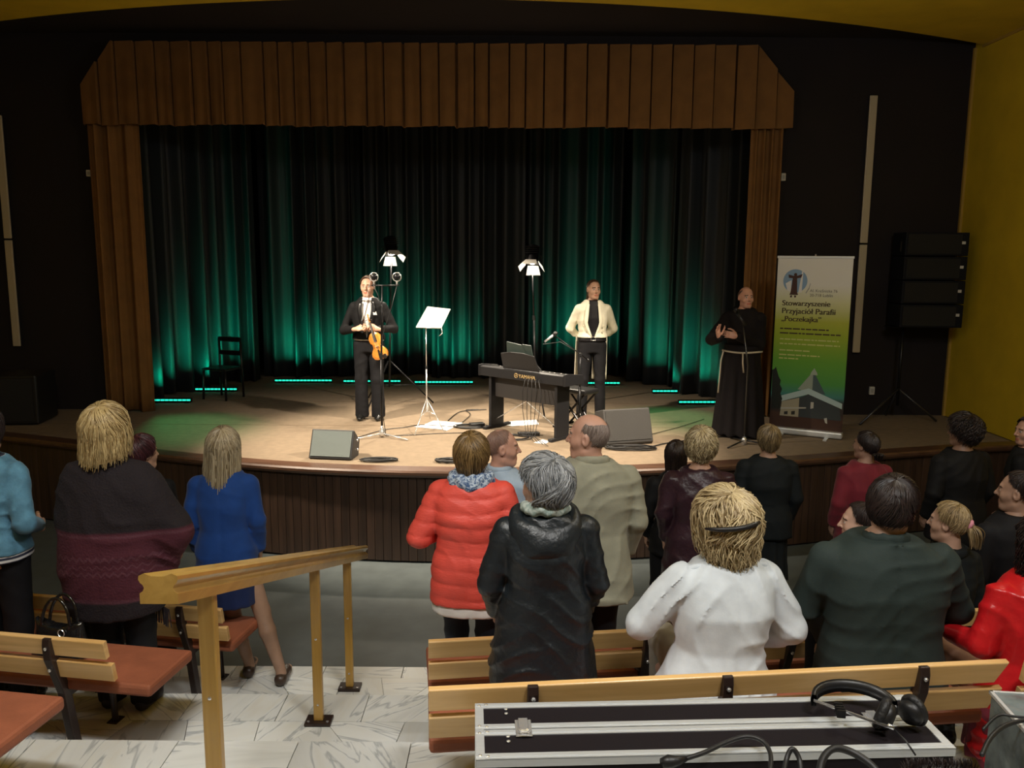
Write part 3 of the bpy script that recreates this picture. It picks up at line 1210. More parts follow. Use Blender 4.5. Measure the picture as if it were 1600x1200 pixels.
    root.scale = (s_, s_, s_)
    tag(root, label, cat)

    # ---------------- clothing
    def garment(name, fn, lo, hi, m, h=0.0125, it=1, label=None):
        V, Q = shape(lo, hi, h, fn, it)
        if len(Q) == 0:
            return None
        o = fastmesh(name, V, Q, m if isinstance(m, list) else [m], root)
        if label:
            o['label'] = label
        return o

    def torso_top(g):
        t = g.get('t', 0.022)
        hem = g.get('hem', 0.80)
        sl = g.get('sleeve', 0.02)
        amp = g.get('crease', 0.005) * 1.5
        low = g.get('low') or [(hem, 0.168 * w + t + g.get('flare', 0.01), 0.125 * w + t + g.get('flare', 0.01))]
        rg = rings(t, 1.0, zmin=max(hem + 0.03, 0.9), zmax=g.get('top', 1.51), low=low)
        if g.get('rings'):
            rg = [(z + dz, a, b, sh(z + dz)[0], sh(z + dz)[1] - 0.01) for (z, a, b) in g['rings']]
        v = g.get('v')
        quilt = g.get('quilt')

        def fn(P):
            d = loft(P, rg, g.get('pw', 2.4))
            if not g.get('noarms'):
                for sd in 'RL':
                    S, E_, W_ = A[sd]
                    cut = g.get('sleeve_cut', 0.93)
                    W2 = [E_[i] + (W_[i] - E_[i]) * cut for i in range(3)]
                    d = smin(d, cone(P, S, E_, 0.052 * w ** 0.6 + sl * 0.9, 0.041 * w ** 0.6 + sl * 0.85), g.get('k', 0.02))
                    d = smin(d, cone(P, E_, W2, 0.041 * w ** 0.6 + sl * 0.85, 0.031 + sl * 0.7), 0.015)
            for (a, b, ra, rb, kk) in g.get('adds', ()):
                d = smin(d, cone(P, a, b, ra, rb), kk)
            d = d + creases(P, seed, amp)
            if g.get('seam', True):
                bk = np.clip(-P[1] * 30, 0, 1)
                d = d + 0.004 * np.exp(-((P[0] - lean[0]) / 0.009) ** 2) * bk
            if quilt:
                zq = P[2] + 0.006 * np.sin(9 * P[0] + seed) + 0.004 * np.sin(21 * P[0])
                d = d - 0.012 * np.abs(np.sin(np.pi * zq / quilt)) ** 0.3 + 0.006
            d = np.maximum(d, (hem + dz) - P[2] + 0.008 * np.sin(9 * P[0] + seed))
            if v:      # front opening (half width at top, z bottom, z widest)
                zb_, zw, hw = v
                hwz = np.clip((P[2] - dz - zb_) / (zw - zb_), 0, 1) * hw
                hwz = np.where(P[2] - dz > zw, hw * np.clip(1 - (P[2] - dz - zw) * 1.2, 0.3, 1), hwz)
                wedge = np.maximum(np.abs(P[0] - lean[0]) - hwz, 0.02 - P[1])
                d = np.maximum(d, -wedge)
            sw = g.get('swallow')
            if sw:     # waist cut away at the front
                d = np.maximum(d, np.minimum(sw + dz + 0.35 * np.abs(P[0]) * g.get('swk', 1.0) * -1 + 0.0 - P[2], P[1] + 0.03))
            return d
        pts = [p for sd in 'RL' for p in A[sd]] if not g.get('noarms') else []
        pts += [(r[3] - r[1], r[4] - r[2], r[0]) for r in rg] + [(r[3] + r[1], r[4] + r[2], r[0]) for r in rg]
        for (a, b, ra, rb, kk) in g.get('adds', ()):
            pts += [a, b]
        lo = [min(p[i] for p in pts) - 0.08 for i in range(3)]
        hi = [max(p[i] for p in pts) + 0.08 for i in range(3)]
        return garment(g.get('name', 'jacket'), fn, lo, hi, g['m'], g.get('h', 0.0125), g.get('it', 1), g.get('label'))

    tops = top if isinstance(top, list) else ([top] if top else [])
    for g in tops:
        torso_top(g)
    # trousers or skirt
    if bottom:
        b = bottom
        if b.get('kind') == 'skirt':
            rg = [(z + (dz if z > 0.6 else 0), a, c, 0, 0) for (z, a, c) in b['rings']]

            def fn(P):
                d = loft(P, rg, 2.2)
                an = np.arctan2(P[1], P[0])
                d = d + b.get('fold', 0.008) * np.sin(an * b.get('nf', 13) + seed) * np.clip((rg[-1][0] - P[2]) * 2, 0, 1)
                return d
            lo = [-max(r[1] for r in rg) - 0.05, -max(r[2] for r in rg) - 0.05, min(r[0] for r in rg)]
            hi = [-lo[0], -lo[1], max(r[0] for r in rg)]
            garment(b.get('name', 'skirt'), fn, lo, hi, b['m'], 0.0135)
        else:
            rr = b.get('r', (0.10, 0.075, 0.068))

            def fn(P):
                if sit:
                    d = loft(P, [(0.43, .165 * w, .13, 0, 0.01), (0.55, .17 * w, .13, 0, 0), (0.66, .15 * w, .115, 0, 0)], 2.2)
                else:
                    d = loft(P, [(0.84, .15 * w, .115, 0, -0.005), (0.97, .165 * w, .125, 0, -0.005), (1.07, .148 * w, .112, 0, -0.005)], 2.2)
                for sd in 'RL':
                    h_, k_, a_ = Lg[sd]
                    d = smin(d, cone(P, h_, k_, rr[0], rr[1]), 0.02)
                    d = smin(d, cone(P, k_, (a_[0], a_[1] + 0.01, a_[2] - 0.03), rr[1], rr[2]), 0.02)
                d = d + creases(P, seed + 3, b.get('crease', 0.004))
                return np.maximum(d, b.get('cuff', 0.045) - P[2])
            ps = [p for t in Lg.values() for p in t]
            lo = [min(p[i] for p in ps) - 0.16 for i in range(3)]
            hi = [max(p[i] for p in ps) + 0.16 for i in range(3)]
            lo[2] = 0.0
            hi[2] = 0.68 if sit else 1.09
            garment('trousers', fn, lo, hi, b['m'], 0.0135)
    if shoes:
        for sd, k in (('R', 1), ('L', -1)):
            a_ = Lg[sd][2]

            def fn(P):
                hl = (a_[0], a_[1] - 0.035, 0.045)
                bl = (a_[0] + k * 0.012, a_[1] + 0.11, 0.035)
                to = (a_[0] + k * 0.01, a_[1] + 0.11 + shoes.get('toe', 0.055), shoes.get('toez', 0.028))
                d = cone(P, hl, bl, 0.042, 0.044)
                d = smin(d, cone(P, bl, to, 0.04, shoes.get('tip', 0.026)), 0.02)
                if not shoes.get('low'):
                    d = smin(d, cone(P, (a_[0], a_[1] - 0.015, 0.05), (a_[0], a_[1] - 0.015, 0.11), 0.045, 0.042), 0.02)
                return np.maximum(d, 0.001 - P[2])
            garment('shoe', fn, (a_[0] - 0.075, a_[1] - 0.1, 0.0), (a_[0] + 0.075, a_[1] + 0.25, 0.16), shoes['m'], 0.009)
    if hair:
        make_hair(hair, hm, root, seed)
    if extra:
        extra(root, hm, garment, J, sh, dz, A)
    return root


def place(px, ytop, Y, lev):
    p = pY(px, ytop, Y)
    return (p.x, Y, lev), p.z - lev


def local(px, py, Y, loc, yaw, s):
    """pixel at depth Y -> coordinates in a person's own frame"""
    p = pY(px, py, Y) - Vector(loc)
    p.rotate(Matrix.Rotation(-yaw, 3, 'Z'))
    return p / s


def scarf(z, rx, ry, tr, hz, m, name='scarf', amp=0.008, tilt=0.0, label=None):
    def ex(root, hm, garment, J, sh, dz, A):
        c = J(0, -0.015, z)

        def fn(P):
            x, y = P[0] - c[0], P[1] - c[1]
            zz = P[2] - c[2] - tilt * y
            q = (np.sqrt((x / rx) ** 2 + (y / ry) ** 2) - 1) * min(rx, ry)
            an = np.arctan2(y, x)
            d = np.sqrt(q ** 2 + (zz / hz) ** 2) - tr
            return d + amp * np.sin(an * 5 + 55 * zz + 1.5 * np.sin(an * 3)) * 0.7 + amp * 0.5 * np.sin(an * 11 - 90 * zz)
        m_ = tr * hz + 0.03
        o = garment(name, fn, (c[0] - rx - tr - 0.03, c[1] - ry - tr - 0.03, c[2] - m_ - 0.03), (c[0] + rx + tr + 0.03, c[1] + ry + tr + 0.03, c[2] + m_ + 0.03), m, 0.0095)
        if label and o:
            o['label'] = label
    return ex


def combo(*fs):
    def ex(*a):
        for f_ in fs:
            f_(*a)
    return ex


# ---------------------------------------------------------------- fabrics
def fabric(name, col, rough=0.75, sheen=0.1, noise=0.12, sc=9, bump=0.2):
    return mat(name, col, rough, sheen=sheen, noise=(sc, noise), bump=(120, bump * 0.45), spec=0.25)


F_BLACK = fabric('black suit cloth', (0.006, 0.006, 0.007), sheen=0)
F_BLACK2 = fabric('black trousers cloth', (0.007, 0.007, 0.009), sheen=0)
F_CREAM = fabric('cream tailcoat cloth', (0.78, 0.74, 0.58), 0.7)
F_SHIRT = fabric('white shirt cloth', (0.75, 0.74, 0.72))
F_BSHIRT = fabric('black shirt cloth', (0.008, 0.007, 0.009), 0.6, sheen=0)
F_HABIT = fabric('dark brown habit cloth', (0.008, 0.006, 0.007), 0.85, sheen=0)
F_DENIM = fabric('light denim', (0.10, 0.25, 0.37), 0.8, noise=0.3, sc=14, bump=0.5)
F_BLUE = fabric('royal blue cloth', (0.008, 0.045, 0.20), 0.8)
F_NAVY = fabric('navy skirt cloth', (0.008, 0.018, 0.075), 0.8)
F_RED = mat('coral red quilted nylon', (0.74, 0.085, 0.062), 0.5, noise=(12, 0.06), bump=(40, 0.25, (1, 1, 3)))
F_ANORAK = mat('black anorak nylon', (0.010, 0.014, 0.018), 0.38, noise=(8, 0.2), bump=(26, 0.5))
F_OLIVE = fabric('grey olive jacket cloth', (0.28, 0.275, 0.205), 0.75)
F_LSHIRT = fabric('light blue shirt cloth', (0.36, 0.46, 0.58), 0.75)
F_PURPLE = mat('dark plum leather', (0.034, 0.014, 0.022), 0.38, noise=(9, 0.2), bump=(40, 0.4))
F_SUIT = fabric('black green suit cloth', (0.007, 0.010, 0.012), 0.75, sheen=0)
F_MAROON = fabric('maroon jacket cloth', (0.17, 0.016, 0.028), 0.75)
F_WHITE = fabric('white cotton jacket', (0.64, 0.69, 0.73), 0.75, bump=0.15)
F_GREEN = fabric('dark bottle green blazer cloth', (0.024, 0.036, 0.033), 0.75, sheen=0)
F_REDL = mat('glossy red leather', (0.55, 0.012, 0.016), 0.3, noise=(9, 0.15), bump=(30, 0.3))
F_SHOE = mat('black shoe leather', (0.010, 0.010, 0.010), 0.2)
F_ROPE = mat('white cord', (0.62, 0.55, 0.42), 0.8, bump=(160, 0.6))


def poncho_mat():
    m = bpy.data.materials.new('plum knitted poncho with patterned band')
    m.use_nodes = True
    nt = m.node_tree
    b = nt.nodes['Principled BSDF']
    b.inputs['Roughness'].default_value = 0.9
    b.inputs['Sheen Weight'].default_value = 0.0
    tc = nt.nodes.new('ShaderNodeTexCoord')
    sx = nt.nodes.new('ShaderNodeSeparateXYZ')
    nt.links.new(tc.outputs['Object'], sx.inputs[0])
    rp = nt.nodes.new('ShaderNodeValToRGB')
    cr = rp.color_ramp
    cr.interpolation = 'LINEAR'
    e = cr.elements
    D_ = (0.009, 0.005, 0.008, 1)
    B_ = (0.060, 0.008, 0.018, 1)
    L_ = (0.085, 0.026, 0.04, 1)
    mrn = nt.nodes.new('ShaderNodeMapRange')
    mrn.inputs['From Min'].default_value = 0.6
    mrn.inputs['From Max'].default_value = 1.2
    nt.links.new(sx.outputs['Z'], mrn.inputs[0])
    e[0].position, e[0].color = 0.0, D_
    e[1].position, e[1].color = 1.0, D_
    for p_, c_ in ((0.17, D_), (0.19, L_), (0.23, B_), (0.40, B_), (0.78, B_), (0.80, L_), (0.82, B_), (0.845, D_)):
        k = e.new(p_)
        k.color = c_
    nt.links.new(mrn.outputs[0], rp.inputs[0])
    # zigzag rows
    an = nt.nodes.new('ShaderNodeMath')
    an.operation = 'PINGPONG'
    an.inputs[1].default_value = 0.022
    nt.links.new(sx.outputs['X'], an.inputs[0])
    ad = nt.nodes.new('ShaderNodeMath')
    ad.operation = 'ADD'
    nt.links.new(an.outputs[0], ad.inputs[0])
    nt.links.new(sx.outputs['Z'], ad.inputs[1])
    rp2 = nt.nodes.new('ShaderNodeValToRGB')
    rp2.color_ramp.interpolation = 'CONSTANT'
    mr2 = nt.nodes.new('ShaderNodeMapRange')
    mr2.inputs['From Min'].default_value = 0.86
    mr2.inputs['From Max'].default_value = 1.02
    nt.links.new(ad.outputs[0], mr2.inputs[0])
    e2 = rp2.color_ramp.elements
    e2[0].position, e2[0].color = 0, (0, 0, 0, 1)
    e2[1].position, e2[1].color = 0.12, (1, 1, 1, 1)
    for p_, v_ in ((0.2, 0), (0.36, 1), (0.42, 0), (0.62, 1), (0.72, 0)):
        k = e2.new(p_)
        k.color = (v_, v_, v_, 1)
    nt.links.new(mr2.outputs[0], rp2.inputs[0])
    mx = nt.nodes.new('ShaderNodeMix')
    mx.data_type = 'RGBA'
    ml = nt.nodes.new('ShaderNodeMath')
    ml.operation = 'MULTIPLY'
    ml.inputs[1].default_value = 0.6
    nt.links.new(rp2.outputs[0], ml.inputs[0])
    nt.links.new(ml.outputs[0], mx.inputs['Factor'])
    nt.links.new(rp.outputs[0], mx.inputs[6])
    mx.inputs[7].default_value = (0.10, 0.034, 0.05, 1)
    nt.links.new(mx.outputs[2], b.inputs['Base Color'])
    n = nt.nodes.new('ShaderNodeTexNoise')
    n.inputs['Scale'].default_value = 90
    bp = nt.nodes.new('ShaderNodeBump')
    bp.inputs['Strength'].default_value = 0.5
    bp.inputs['Distance'].default_value = 0.01
    nt.links.new(tc.outputs['Object'], n.inputs['Vector'])
    nt.links.new(n.outputs[0], bp.inputs['Height'])
    nt.links.new(bp.outputs[0], b.inputs['Normal'])
    return m


def stripe_mat(name, c1, c2, sc, axis=2):
    m = bpy.data.materials.new(name)
    m.use_nodes = True
    nt = m.node_tree
    b = nt.nodes['Principled BSDF']
    b.inputs['Roughness'].default_value = 0.8
    tc = nt.nodes.new('ShaderNodeTexCoord')
    sx = nt.nodes.new('ShaderNodeSeparateXYZ')
    nt.links.new(tc.outputs['Object'], sx.inputs[0])
    md = nt.nodes.new('ShaderNodeMath')
    md.operation = 'PINGPONG'
    md.inputs[1].default_value = sc
    nt.links.new(sx.outputs[axis], md.inputs[0])
    gt = nt.nodes.new('ShaderNodeMath')
    gt.operation = 'GREATER_THAN'
    gt.inputs[1].default_value = sc * 0.5
    nt.links.new(md.outputs[0], gt.inputs[0])
    mx = nt.nodes.new('ShaderNodeMix')
    mx.data_type = 'RGBA'
    nt.links.new(gt.outputs[0], mx.inputs['Factor'])
    mx.inputs[6].default_value = (*c1, 1)
    mx.inputs[7].default_value = (*c2, 1)
    nt.links.new(mx.outputs[2], b.inputs['Base Color'])
    return m


def speckle(name, c1, c2, sc, rough=0.8):
    m = bpy.data.materials.new(name)
    m.use_nodes = True
    nt = m.node_tree
    b = nt.nodes['Principled BSDF']
    b.inputs['Roughness'].default_value = rough
    tc = nt.nodes.new('ShaderNodeTexCoord')
    n = nt.nodes.new('ShaderNodeTexNoise')
    n.inputs['Scale'].default_value = sc
    n.inputs['Detail'].default_value = 3
    n.inputs['Distortion'].default_value = 1.5
    nt.links.new(tc.outputs['Object'], n.inputs['Vector'])
    rp = nt.nodes.new('ShaderNodeValToRGB')
    rp.color_ramp.elements[0].position = 0.42
    rp.color_ramp.elements[1].position = 0.58
    rp.color_ramp.elements[0].color = (*c1, 1)
    rp.color_ramp.elements[1].color = (*c2, 1)
    nt.links.new(n.outputs[0], rp.inputs[0])
    nt.links.new(rp.outputs[0], b.inputs['Base Color'])
    return m


F_PONCHO = poncho_mat()
F_SCARF = speckle('blue and white patterned scarf', (0.05, 0.10, 0.22), (0.48, 0.56, 0.66), 38)
F_PALE = speckle('pale green patterned scarf', (0.26, 0.34, 0.31), (0.48, 0.54, 0.50), 22)
F_STRIPE = stripe_mat('navy striped jersey', (0.62, 0.63, 0.64), (0.02, 0.025, 0.05), 0.014)

H_BLOND = dict(c1=(0.22, 0.14, 0.05), c2=(0.62, 0.48, 0.24))
H_DKBLOND = dict(c1=(0.12, 0.08, 0.035), c2=(0.38, 0.28, 0.14))
H_BROWNB = dict(c1=(0.07, 0.04, 0.014), c2=(0.26, 0.16, 0.06))
H_GREY = dict(c1=(0.07, 0.075, 0.08), c2=(0.36, 0.37, 0.38))
H_DARK = dict(c1=(0.008, 0.005, 0.005), c2=(0.03, 0.018, 0.016))
H_BROWN = dict(c1=(0.015, 0.008, 0.006), c2=(0.06, 0.034, 0.022))
H_AUB = dict(c1=(0.03, 0.008, 0.012), c2=(0.09, 0.025, 0.03))

# ------------------------------------------------------------------ performers
PI = math.pi
# violinist
VL, VH = (-1.83, 10.57, SZ), 1.83
vs = VH / 1.75


def vloc(px, py, Y):
    return local(px, py, Y, VL, PI, vs)


def lapels(root, v, t, m, width=0.05):
    zb, zw, hw = v
    zz = [p_[0] for p_ in MPROF]
    for k in (-1, 1):
        rows = []
        for i in range(12):
            u = i / 11
            z = zb + 0.04 + (1.455 - zb - 0.04) * u
            h_ = min(1, (z - zb) / (zw - zb)) * hw if z <= zw else hw * max(0.3, 1 - (z - zw) * 1.2)
            wd = width * min(1, 0.15 + 1.1 * math.sin(PI * min(0.86, u * 0.86)))
            rx, ry = np.interp(z, zz, [p_[1] for p_ in MPROF]) + t, np.interp(z, zz, [p_[2] for p_ in MPROF]) + t
            row = []
            for j in range(4):
                x_ = h_ - 0.002 + wd * j / 3
                y_ = ry * max(0.05, 1 - (min(x_, rx * 0.97) / rx) ** 2.4) ** (1 / 2.4) - 0.008 + 0.010
                row.append((k * x_, y_, z))
            rows.append(row)
        o_ = MB().grid(rows).build('lapel', m, root, smooth=True)
        o_.modifiers.new('t', 'SOLIDIFY').thickness = 0.006


MPROF = ((1.10, .150, .112), (1.28, .168, .125), (1.38, .168, .112), (1.435, .148, .098), (1.475, .105, .086), (1.505, .075, .072))


def vio_extra(root, hm, garment, J, sh, dz, A):
    # bow tie, pocket square, coat tails
    lapels(root, (1.02, 1.36, 0.062), 0.026, mat('black satin', (0.008, 0.008, 0.009), 0.35))
    mb = MB()
    for k in (-1, 1):
        mb.add([(0, 0.108, 1.475), (k * 0.045, 0.10, 1.498), (k * 0.05, 0.112, 1.475), (k * 0.045, 0.10, 1.452), (0, 0.122, 1.478), (0, 0.122, 1.470)], [(0, 1, 2, 4), (0, 5, 2, 3), (4, 2, 5)])
    mb.box(-0.009, 0.009, 0.105, 0.126, 1.464, 1.486)
    mb.build('bow_tie', F_SHIRT, root)
    MB().add([(-0.13, 0.147, 1.30), (-0.085, 0.150, 1.30), (-0.082, 0.150, 1.335), (-0.10, 0.152, 1.325), (-0.12, 0.152, 1.345)], [(0, 1, 2, 3, 4)]).build('pocket_square', F_SHIRT, root)
    for k in (-1, 1):
        rows = []
        for i in range(8):
            t = i / 7
            z = 1.0 - 0.52 * t
            rows.append([(k * (0.03 + 0.13 * u * (1 - 0.35 * t)), -0.145 - 0.02 * math.sin(3 * u) + 0.02 * t, z) for u in (0, 0.25, 0.5, 0.75, 1)])
        o_ = MB().grid(rows).build('coat_tail', F_BLACK, root, smooth=True)
        o_.modifiers.new('t', 'SOLIDIFY').thickness = 0.008
    MB().tube([(0.055 * math.sin(a), -0.03 + 0.062 * math.cos(a), 1.50 - 0.008 * math.cos(a)) for a in np.linspace(0, 2 * PI, 24)[:-1]], 0.014, 6, closed=True).build('shirt_collar', F_SHIRT, root, smooth=True)


violinist = person('man in black tailcoat and white bow tie holding a violin and bow', VL, PI, VH, w=1.0, head=(-4, -2, 0),
    arms={'R': ((0.30, 0.00, 1.10), tuple(vloc(556, 514, 10.34))), 'L': ((-0.31, 0.00, 1.12), tuple(vloc(590, 514, 10.33)))},
    hands={'R': ('grip', (-0.95, 0.25, 0.22), (0.1, 0.75, 0.6)), 'L': ('grip', (0.93, 0.28, 0.25), (0.1, 0.75, 0.6))},
    skin=(0.62, 0.36, 0.25), brow=(0.14, 0.07, 0.03), hair=dict(SHORT, c1=(0.05, 0.025, 0.012), c2=(0.16, 0.08, 0.04), n=320),
    top=[dict(name='shirt', t=0.012, hem=0.98, m=F_SHIRT, crease=0.002, noarms=True, top=1.51),
         dict(name='tailcoat', t=0.026, hem=0.99, m=F_BLACK, v=(1.02, 1.36, 0.062), sleeve=0.016, crease=0.003, sleeve_cut=0.86, h=0.011)],
    bottom=dict(m=F_BLACK2, r=(0.10, 0.078, 0.085), cuff=0.03), shoes=dict(m=F_SHOE), extra=vio_extra)

# pianist
PLc, PH = (1.04, 10.80, SZ), 1.80


def pia_extra(root, hm, garment, J, sh, dz, A):
    for k in (-1, 1):
        rows = []
        for i in range(9):
            t = i / 8
            z = 1.04 - 0.56 * t
            rows.append([(k * (0.02 + (0.175 + 0.01 * t) * u), -0.14 - 0.03 * t + (0.115 * u ** 3) * (1 - 0.4 * t) - 0.01 * math.sin(8 * u), z) for u in np.linspace(0, 1, 7)])
        o_ = MB().grid(rows).build('coat_tail', F_CREAM, root, smooth=True)
        o_.modifiers.new('t', 'SOLIDIFY').thickness = 0.01
    # belt with buckle
    lapels(root, (1.0, 1.22, 0.075), 0.026, F_CREAM, 0.045)
    ring = [(0.163 * math.cos(a), -0.005 + 0.132 * math.sin(a)) for a in np.linspace(0, 2 * PI, 33)[:-1]]
    mb = MB()
    mb.grid([[(x_, y_, z_) for x_, y_ in ring] for z_ in (1.005, 1.045)], closed=True)
    mb.build('belt', F_SHOE, root, smooth=True)
    mb = MB()
    mb.tube([(-0.03, 0.133, 1.005), (0.03, 0.133, 1.005), (0.03, 0.133, 1.047), (-0.03, 0.133, 1.047)], 0.004, 6, closed=True)
    mb.build('belt_buckle', M_CHROME, root)
    for k in (-1, 1):
        for z_ in (1.13, 1.19):
            MB().lathe([(0.011, 0), (0.009, 0.006)], 10, M=TR((k * 0.125, 0.140, z_), rx=-PI / 2)).build('coat_button', mat('cream button', (0.6, 0.55, 0.4), 0.4), root)
    # black stand collar
    MB().grid([[(0.062 * math.sin(a), -0.03 + 0.068 * math.cos(a), z_ - 0.012 * math.cos(a)) for a in np.linspace(0, 2 * PI, 25)[:-1]] for z_ in (1.47, 1.53)], closed=True).build('shirt_collar', F_BSHIRT, root, smooth=True)
    # pony tail behind the neck
    rng = np.random.default_rng(5)
    t = np.linspace(0, 1, 8)[None, :]
    X_ = 0.04 + 0.012 * rng.standard_normal((60, 1)) + 0.025 * t
    Y_ = -0.11 - 0.02 * t + 0.008 * rng.standard_normal((60, 1))
    Z_ = 1.60 - 0.20 * t + 0.01 * rng.standard_normal((60, 1))
    V_, Q_, T_ = ribbons(np.stack([X_, Y_, Z_ + 0 * X_], 2), 0.003, rng)
    fastmesh('pony_tail', V_, Q_, [hair_mat((0.05, 0.03, 0.015), (0.2, 0.13, 0.07))], root, tone=T_)


pianist = person('man in cream tailcoat, black shirt and black trousers standing behind the keyboard', PLc, PI, PH, head=(16, 0, 0),
    arms={'R': ((0.275, -0.10, 1.14), (0.10, -0.20, 0.95)), 'L': ((-0.275, -0.10, 1.14), (-0.10, -0.22, 0.95))},
    skin=(0.58, 0.34, 0.23), brow=(0.05, 0.03, 0.02), hair=dict(SHORT, c1=(0.04, 0.022, 0.012), c2=(0.14, 0.08, 0.045), vol=0.008, n=300),
    top=[dict(name='shirt', t=0.010, hem=0.98, m=F_BSHIRT, crease=0.002, noarms=True, top=1.51),
         dict(name='tailcoat', t=0.026, hem=1.03, m=F_CREAM, v=(1.0, 1.22, 0.075), sleeve=0.017, crease=0.003, h=0.011)],
    bottom=dict(m=F_BLACK2, r=(0.098, 0.07, 0.068), cuff=0.03), feet={'R': (0.12, 0.03), 'L': (-0.12, 0.0)}, shoes=dict(m=F_SHOE), extra=pia_extra)

# friar
FL, FH, FY = (2.70, 9.72, SZ), 1.76, R(158)
fs = FH / 1.75


def floc(px, py, Y):
    return local(px, py, Y, FL, FY, fs)


def fri_extra(root, hm, garment, J, sh, dz, A):
    ring = [(0.222 * math.cos(a), -0.005 + 0.178 * math.sin(a), 1.01 + 0.004 * math.sin(3 * a)) for a in np.linspace(0, 2 * PI, 40)[:-1]]
    MB().tube(ring, 0.011, 7, closed=True).build('rope_belt', F_ROPE, root, smooth=True)
    MB().tube([(0.20, 0.10, 1.01), (0.222, 0.11, 0.9), (0.225, 0.125, 0.75), (0.235, 0.13, 0.52)], 0.009, 7).build('rope_end', F_ROPE, root, smooth=True)
    MB().tube([(-0.03, 0.178, 1.01), (-0.035, 0.195, 0.9), (-0.05, 0.19, 0.78)], 0.009, 7).build('rope_end', F_ROPE, root, smooth=True)
    MB().grid([[(0.064 * math.sin(a), -0.03 + 0.072 * math.cos(a), z_ - 0.016 * math.cos(a)) for a in np.linspace(0, 2 * PI, 25)[:-1]] for z_ in (1.47, 1.517)], closed=True).build('clerical_collar', F_SHIRT, root, smooth=True)
    # hood lying around the shoulders
    c = J(0, -0.03, 1.45)

    def fn(P):
        x, y, z = P[0] - c[0], P[1] - c[1], P[2] - c[2]
        q = (np.sqrt((x / 0.115) ** 2 + (y / 0.105) ** 2) - 1) * 0.105
        return np.sqrt(q ** 2 + ((z + 0.25 * y) / 1.3) ** 2) - 0.035
    garment('hood', fn, (c[0] - 0.18, c[1] - 0.18, c[2] - 0.12), (c[0] + 0.18, c[1] + 0.18, c[2] + 0.12), F_HABIT, 0.011)


fE = {'R': (tuple(floc(1112, 530, 9.62)), tuple(floc(1124, 528, 9.40))), 'L': (tuple(floc(1186, 540, 9.66)), tuple(floc(1152, 525, 9.42)))}
friar = person('bald friar in dark brown habit with white rope belt speaking at a microphone', FL, FY, FH, w=1.04, head=(30, 0, 0), arms=fE,
    hands={'R': ('open', (0.15, 0.45, 0.9), (0.85, -0.3, 0.2)), 'L': ('relax', (0.9, 0.25, 0.15), (0.1, 0.9, 0.25))},
    skin=(0.62, 0.33, 0.24), brow=(0.12, 0.08, 0.06), hair=dict(SHORT, phi0=(70, 62, 60), phi=(108, 82, 60), c1=(0.10, 0.06, 0.05), c2=(0.2, 0.12, 0.1), vol=0.003, n=160, front_gap=55, rad=0.0025),
    top=[dict(name='habit', t=0.03, hem=0.97, m=F_HABIT, sleeve=0.03, crease=0.006, flare=0.02, k=0.03)],
    bottom=dict(kind='skirt', name='habit_skirt', m=F_HABIT, rings=[(0.03, .30, .25), (0.5, .255, .21), (1.02, .205, .165), (1.1, .2, .16)], fold=0.012, nf=11),
    shoes=dict(m=F_SHOE), extra=fri_extra)

# ------------------------------------------------------------------ audience
def aud(label, px, yt, Y, lev, yaw=0.0, **kw):
    loc, H = place(px, yt, Y, LV[lev])
    return person(label, loc, R(yaw), H, **kw)


# denim jacket, left edge
loc, H = place(-28, 640, 4.62, LV['B'])
person('person in light denim jacket over a striped top at the left edge', loc, R(-8), H, fem=True, w=1.05, hair=dict(BOB, **H_DARK),
    arms={'R': ((0.255, -0.06, 1.13), (0.16, 0.16, 1.05))},
    top=[dict(name='jersey', t=0.02, hem=0.90, m=F_STRIPE, noarms=True, crease=0.003), dict(name='denim_jacket', t=0.034, hem=0.945, m=F_DENIM, sleeve=0.024, crease=0.007, flare=0.004)],
    bottom=dict(m=F_BLACK2), shoes=dict(m=F_SHOE))


def pon_extra(root, hm, garment, J, sh, dz, A):
    scarf(1.475, 0.085, 0.09, 0.026, 1.2, F_PONCHO, 'cowl_collar', 0.003)(root, hm, garment, J, sh, dz, A)
    mb = MB()
    r2 = random.Random(4)
    for i in range(16):
        x_ = 0.20 + 0.008 * i * 0.9
        mb.tube([(x_, 0.05 - 0.006 * i, 0.61), (x_ + r2.uniform(-0.01, 0.01), 0.05 - 0.006 * i, 0.50)], 0.003, 4)
    mb.build('fringe', F_PONCHO, root)


loc, H = place(163, 640, 4.62, LV['B'])
person('blonde woman in a wide plum poncho with patterned burgundy band', loc, 0, H, fem=True, w=1.05, head=(-6, 0, 0),
    hair=dict(BOB, phi=(90, 94, 66), drop=(0.135, 0.13, 0.02), vol=0.05, curl_in=-0.012, n=950, rad=0.0036, wave=(0.004, 40), hs=1.0, **H_BLOND),
    arms={'R': ((0.33, 0.04, 1.12), (0.26, 0.22, 1.0)), 'L': ((-0.25, 0.02, 1.13), (-0.2, 0.2, 1.0))},
    top=[dict(name='poncho', m=F_PONCHO, crease=0.007, sleeve=0.03, hem=0.60, pw=2.2, h=0.0135, k=0.09,
              rings=[(0.56, .265, .2), (0.80, .285, .2), (0.98, .30, .195), (1.15, .29, .18), (1.33, .235, .145), (1.43, .16, .11), (1.5, .07, .075)],
              adds=[((0.2, -0.02, 1.3), (0.36, 0.0, 1.05), 0.08, 0.07, 0.1), ((0.36, 0.0, 1.05), (0.30, 0.05, 0.82), 0.05, 0.03, 0.1)])],
    bottom=dict(m=F_BLACK2, r=(0.105, 0.085, 0.08)), shoes=dict(m=mat('black purple shoe', (0.014, 0.008, 0.012), 0.5), toe=0.13, toez=0.05, tip=0.013, low=True), feet={'R': (0.13, 0.0), 'L': (-0.07, 0.02)}, extra=pon_extra)

